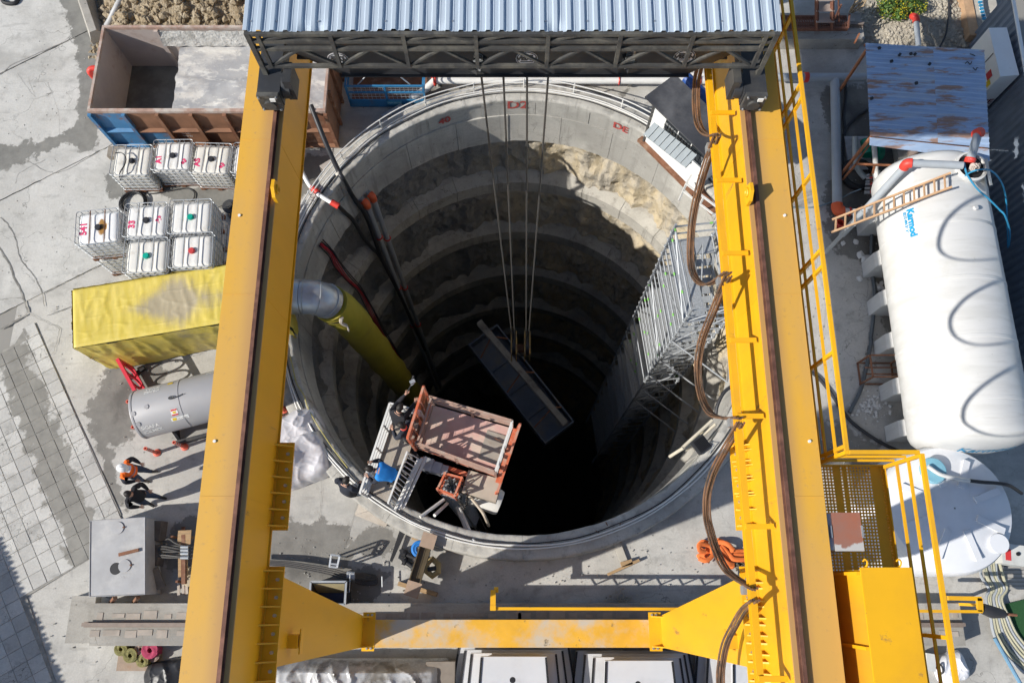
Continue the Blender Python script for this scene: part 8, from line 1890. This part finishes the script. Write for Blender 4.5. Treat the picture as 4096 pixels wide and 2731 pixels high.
    for nm in 'LR':
        w, h = J['wr' + nm], J['ha' + nm]; dr = (h - w).normalized(); sd_ = dr.cross(V((0, 0, 1))); sd_ = sd_.normalized() if sd_.length > .1 else V((0, 1, 0)); pn = sd_.cross(dr)
        for k, (o_, ln) in enumerate(((-.03, .062), (-.01, .075), (.011, .07), (.03, .055))): p = h + sd_ * o_; b.tube([p - dr * .01, p + dr * ln * .5, p + dr * ln - pn * .022], [.0095, .009, .007], 6)
        p = h - dr * .03 + sd_ * -.038; b.tube([p, p + dr * .03 - sd_ * .022, p + dr * .058 - sd_ * .026 - pn * .012], [.011, .010, .008], 6)
    mats = [jacket, trousers, shoes, SKIN, vest or jacket, sleeve or jacket]
    ob = part('body', b, mats, root, True, local=True)
    segs = [(J[a], J[c], a, c) for a, c in E]
    def region(p, fi):
        if fi >= nb0: return 3
        best, bn = 1e9, None
        for A, C_, a, c in segs:
            e = C_ - A; t = max(0, min(1, (p - A).dot(e) / max(1e-9, e.dot(e)))); d = (p - A - e * t).length - .5 * (RAD[a][0] + (RAD[c][0] - RAD[a][0]) * t)
            if d < best: best, bn = d, (a[:2], c[:2], t)
        a, c, t = bn
        if c in ('he', 'ft', 'to') or (c == 'an' and t > .8): return 2
        if c in ('hp', 'th', 'kn', 'cf', 'an') and not (a == 'pe' and t < .3): return 1
        if c == 'ha' or (a == 'ne' and c == 'he') or c == 'ne' and a == 'ne': return 3
        if a == 'ne': return 3
        if vest and a in ('pe', 'wa', 'ch') and c in ('wa', 'ch', 'ne', 'sh'): return 4
        if sleeve and c in ('ua', 'el', 'fa', 'wr'): return 5
        return 0
    for i, pl in enumerate(ob.data.polygons): pl.material_index = region(pl.center, i)
    if hair and not hat:
        bh = MB()
        def hh(u, v):
            a, t = 2 * math.pi * u, math.pi * .62 * v; d = V((math.sin(t) * math.cos(a), math.sin(t) * math.sin(a), math.cos(t))); cut = 1.0 if not (d.x > .45 and d.z < .45) else .90
            nz = 1 + .05 * noise.noise(V((a * 2, t * 5, heading * 3))); return hc + hd @ V((d.x * .111 * cut - .006, d.y * .089 * cut, d.z * .130 * cut + .004)) * 1.0 + V((0, 0, 0)) if True else None
        bh.grid(hh, 24, 12); part('hair', bh, HAIR, root, True, local=True)
    if hat:
        bt = MB(); 
        def hf2(u, v):
            a, t = 2 * math.pi * u, math.pi * .5 * v; k = 1 + (.10 * max(0, math.cos(a)) if v > .95 else 0); return hc + hd @ V((math.sin(t) * math.cos(a) * .142 * k - .004, math.sin(t) * math.sin(a) * .118, math.cos(t) * .125 + .045))
        bt.grid(hf2, 28, 10); hm_ = part('helmet_shell', bt, hat, root, True, local=True)
        bt = MB(); bt.grid(lambda u, v: hc + hd @ V((.10 + .085 * v + .02 * (1 - (2 * u - 1) ** 2), (2 * u - 1) * .09, .042 - .012 * v)), 10, 3); part('helmet_peak', bt, hat, root, True, local=True)
        bt = MB(); bt.tube([hc + hd @ V((.13 * math.cos(t) - .004, 0, .127 * math.sin(t) + .046)) for t in [math.pi * i / 12 for i in range(13)]], .012, 6); part('helmet_ridge', bt, hat, root, True, local=True)
    root.scale = (scale,) * 3
    return root, J, hc
navy = cloth('navy_jacket', (.020, .023, .034)); blk = cloth('black_jacket', (.014, .014, .018)); jeans = cloth('blue_jeans', (.035, .055, .10)); dkt = cloth('dark_trousers', (.02, .021, .025)); shoe = mat('dark_shoe', (.03, .03, .032), .6); gsh = mat('grey_shoe', (.25, .25, .26), .6); boot = mat('dusty_boot', (.10, .095, .085), .8); gtr = cloth('grey_work_trousers', (.085, .09, .085))
orv = cloth('orange_vest', (.95, .17, .02), .08); blu = cloth('bright_blue_jacket', (.02, .22, .62)); helm = mat('white_helmet', (.80, .80, .80), .3, var=.03)
hips = [((-.03, .13, -.25), (.13, .05, -.42)), ((-.03, -.13, -.25), (.13, -.05, -.42))]
p1 = P(591, 1904); r1, J1, h1 = person(p1, R(-8), 'worker in orange vest and white helmet standing west of the girder', navy, jeans, boot, arms=hips, step=.10, hat=helm, vest=orv, bend=.08)
bt = MB()
for s in (-1, 1): bt.tube([J1['waist'] + V((.02 + .15 * math.cos(t), .175 * math.sin(t), .05)) for t in [i * math.pi / 12 for i in range(24)]], .014, 5, closed=True) if s == 1 else None
part('reflective_band', bt, mat('reflective_grey', (.35, .33, .42), .4), r1, True, local=True)
p2 = P(620, 2000); person(p2, R(-22), 'person in dark jacket and jeans standing beside the orange vested worker', blk, jeans, shoe, arms=hips, step=.13)
p3 = P(1416, 1976); person(p3, R(60), 'person in navy jacket looking over the rim beside the plastic bags', navy, dkt, gsh, bend=.28, arms=[((-.02, .16, -.24), (.12, .05, -.42)), ((.06, -.14, -.25), (.22, -.02, -.40))], step=.06, headpitch=.4)
p4 = hz(585, 1120, .5); p4.z = .5; person(p4, R(168), 'person in bright blue jacket bending over the white bridge railing', blu, dkt, shoe, sleeve=navy, bend=.95, arms=[((.13, .10, -.20), (.26, .00, -.06)), ((.13, -.10, -.20), (.26, -.02, -.06))], step=.05, knees=.3, headpitch=.1)
p5 = hz(560, 300, 2.15); p5.z = .5; r5, J5, h5 = person(p5, R(55), 'person in dark jacket holding a camera gimbal out over the shaft', blk, dkt, shoe, bend=.30, arms=[((.24, .02, -.12), (.50, -.04, .02)), ((.22, .02, -.14), (.48, .02, -.02))], step=.05, headpitch=.3)
p6 = hz(690, 470, 2.12); p6.z = .5; r6, J6, h6 = person(p6, R(150), 'person in dark jacket with red collar beside the orange hoist gate', navy, dkt, shoe, bend=.10, arms=[((.10, .12, -.22), (.28, -.02, -.10)), ((.02, -.10, -.26), (.14, -.06, -.46))], step=.04, headyaw=.3)
bt = MB(); bt.torus(J6['neck1'] + V((0, 0, -.015)), .075, .018, 18, 6); part('red_collar', bt, M['redc'], r6, True, local=True)
w5 = r5.matrix_world if False else Matrix.Translation(p5) @ Matrix.Rotation(R(55), 4, 'Z'); gw = w5 @ J5['haL']
gm = thing('camera_gimbal', 'small camera on a handheld gimbal held out over the shaft railing', 'camera', gw); d = (w5.to_3x3() @ V((1, .1, .25))).normalized()
b = MB(); b.tube([gw - d * .05, gw + d * .20], .018, 8); part('grip', b, M['black'], gm, True); b = MB(); b.tube([gw + d * .2, gw + d * .22 + V((.06, .02, .03)), gw + d * .30 + V((.07, .02, .06))], .013, 6); part('gimbal_arm', b, M['galv'], gm, True); b = MB(); b.cbox(gw + d * .30 + V((0, 0, .05)), (.14, .09, .09), .5); cbm = part('camera_body', b, M['galv'], gm); b = MB(); b.cyl(gw + d * .33 + V((-.02, .02, .05)), gw + d * .43 + V((-.03, .04, .05)), .032, 14); part('lens', b, M['black'], gm, True)
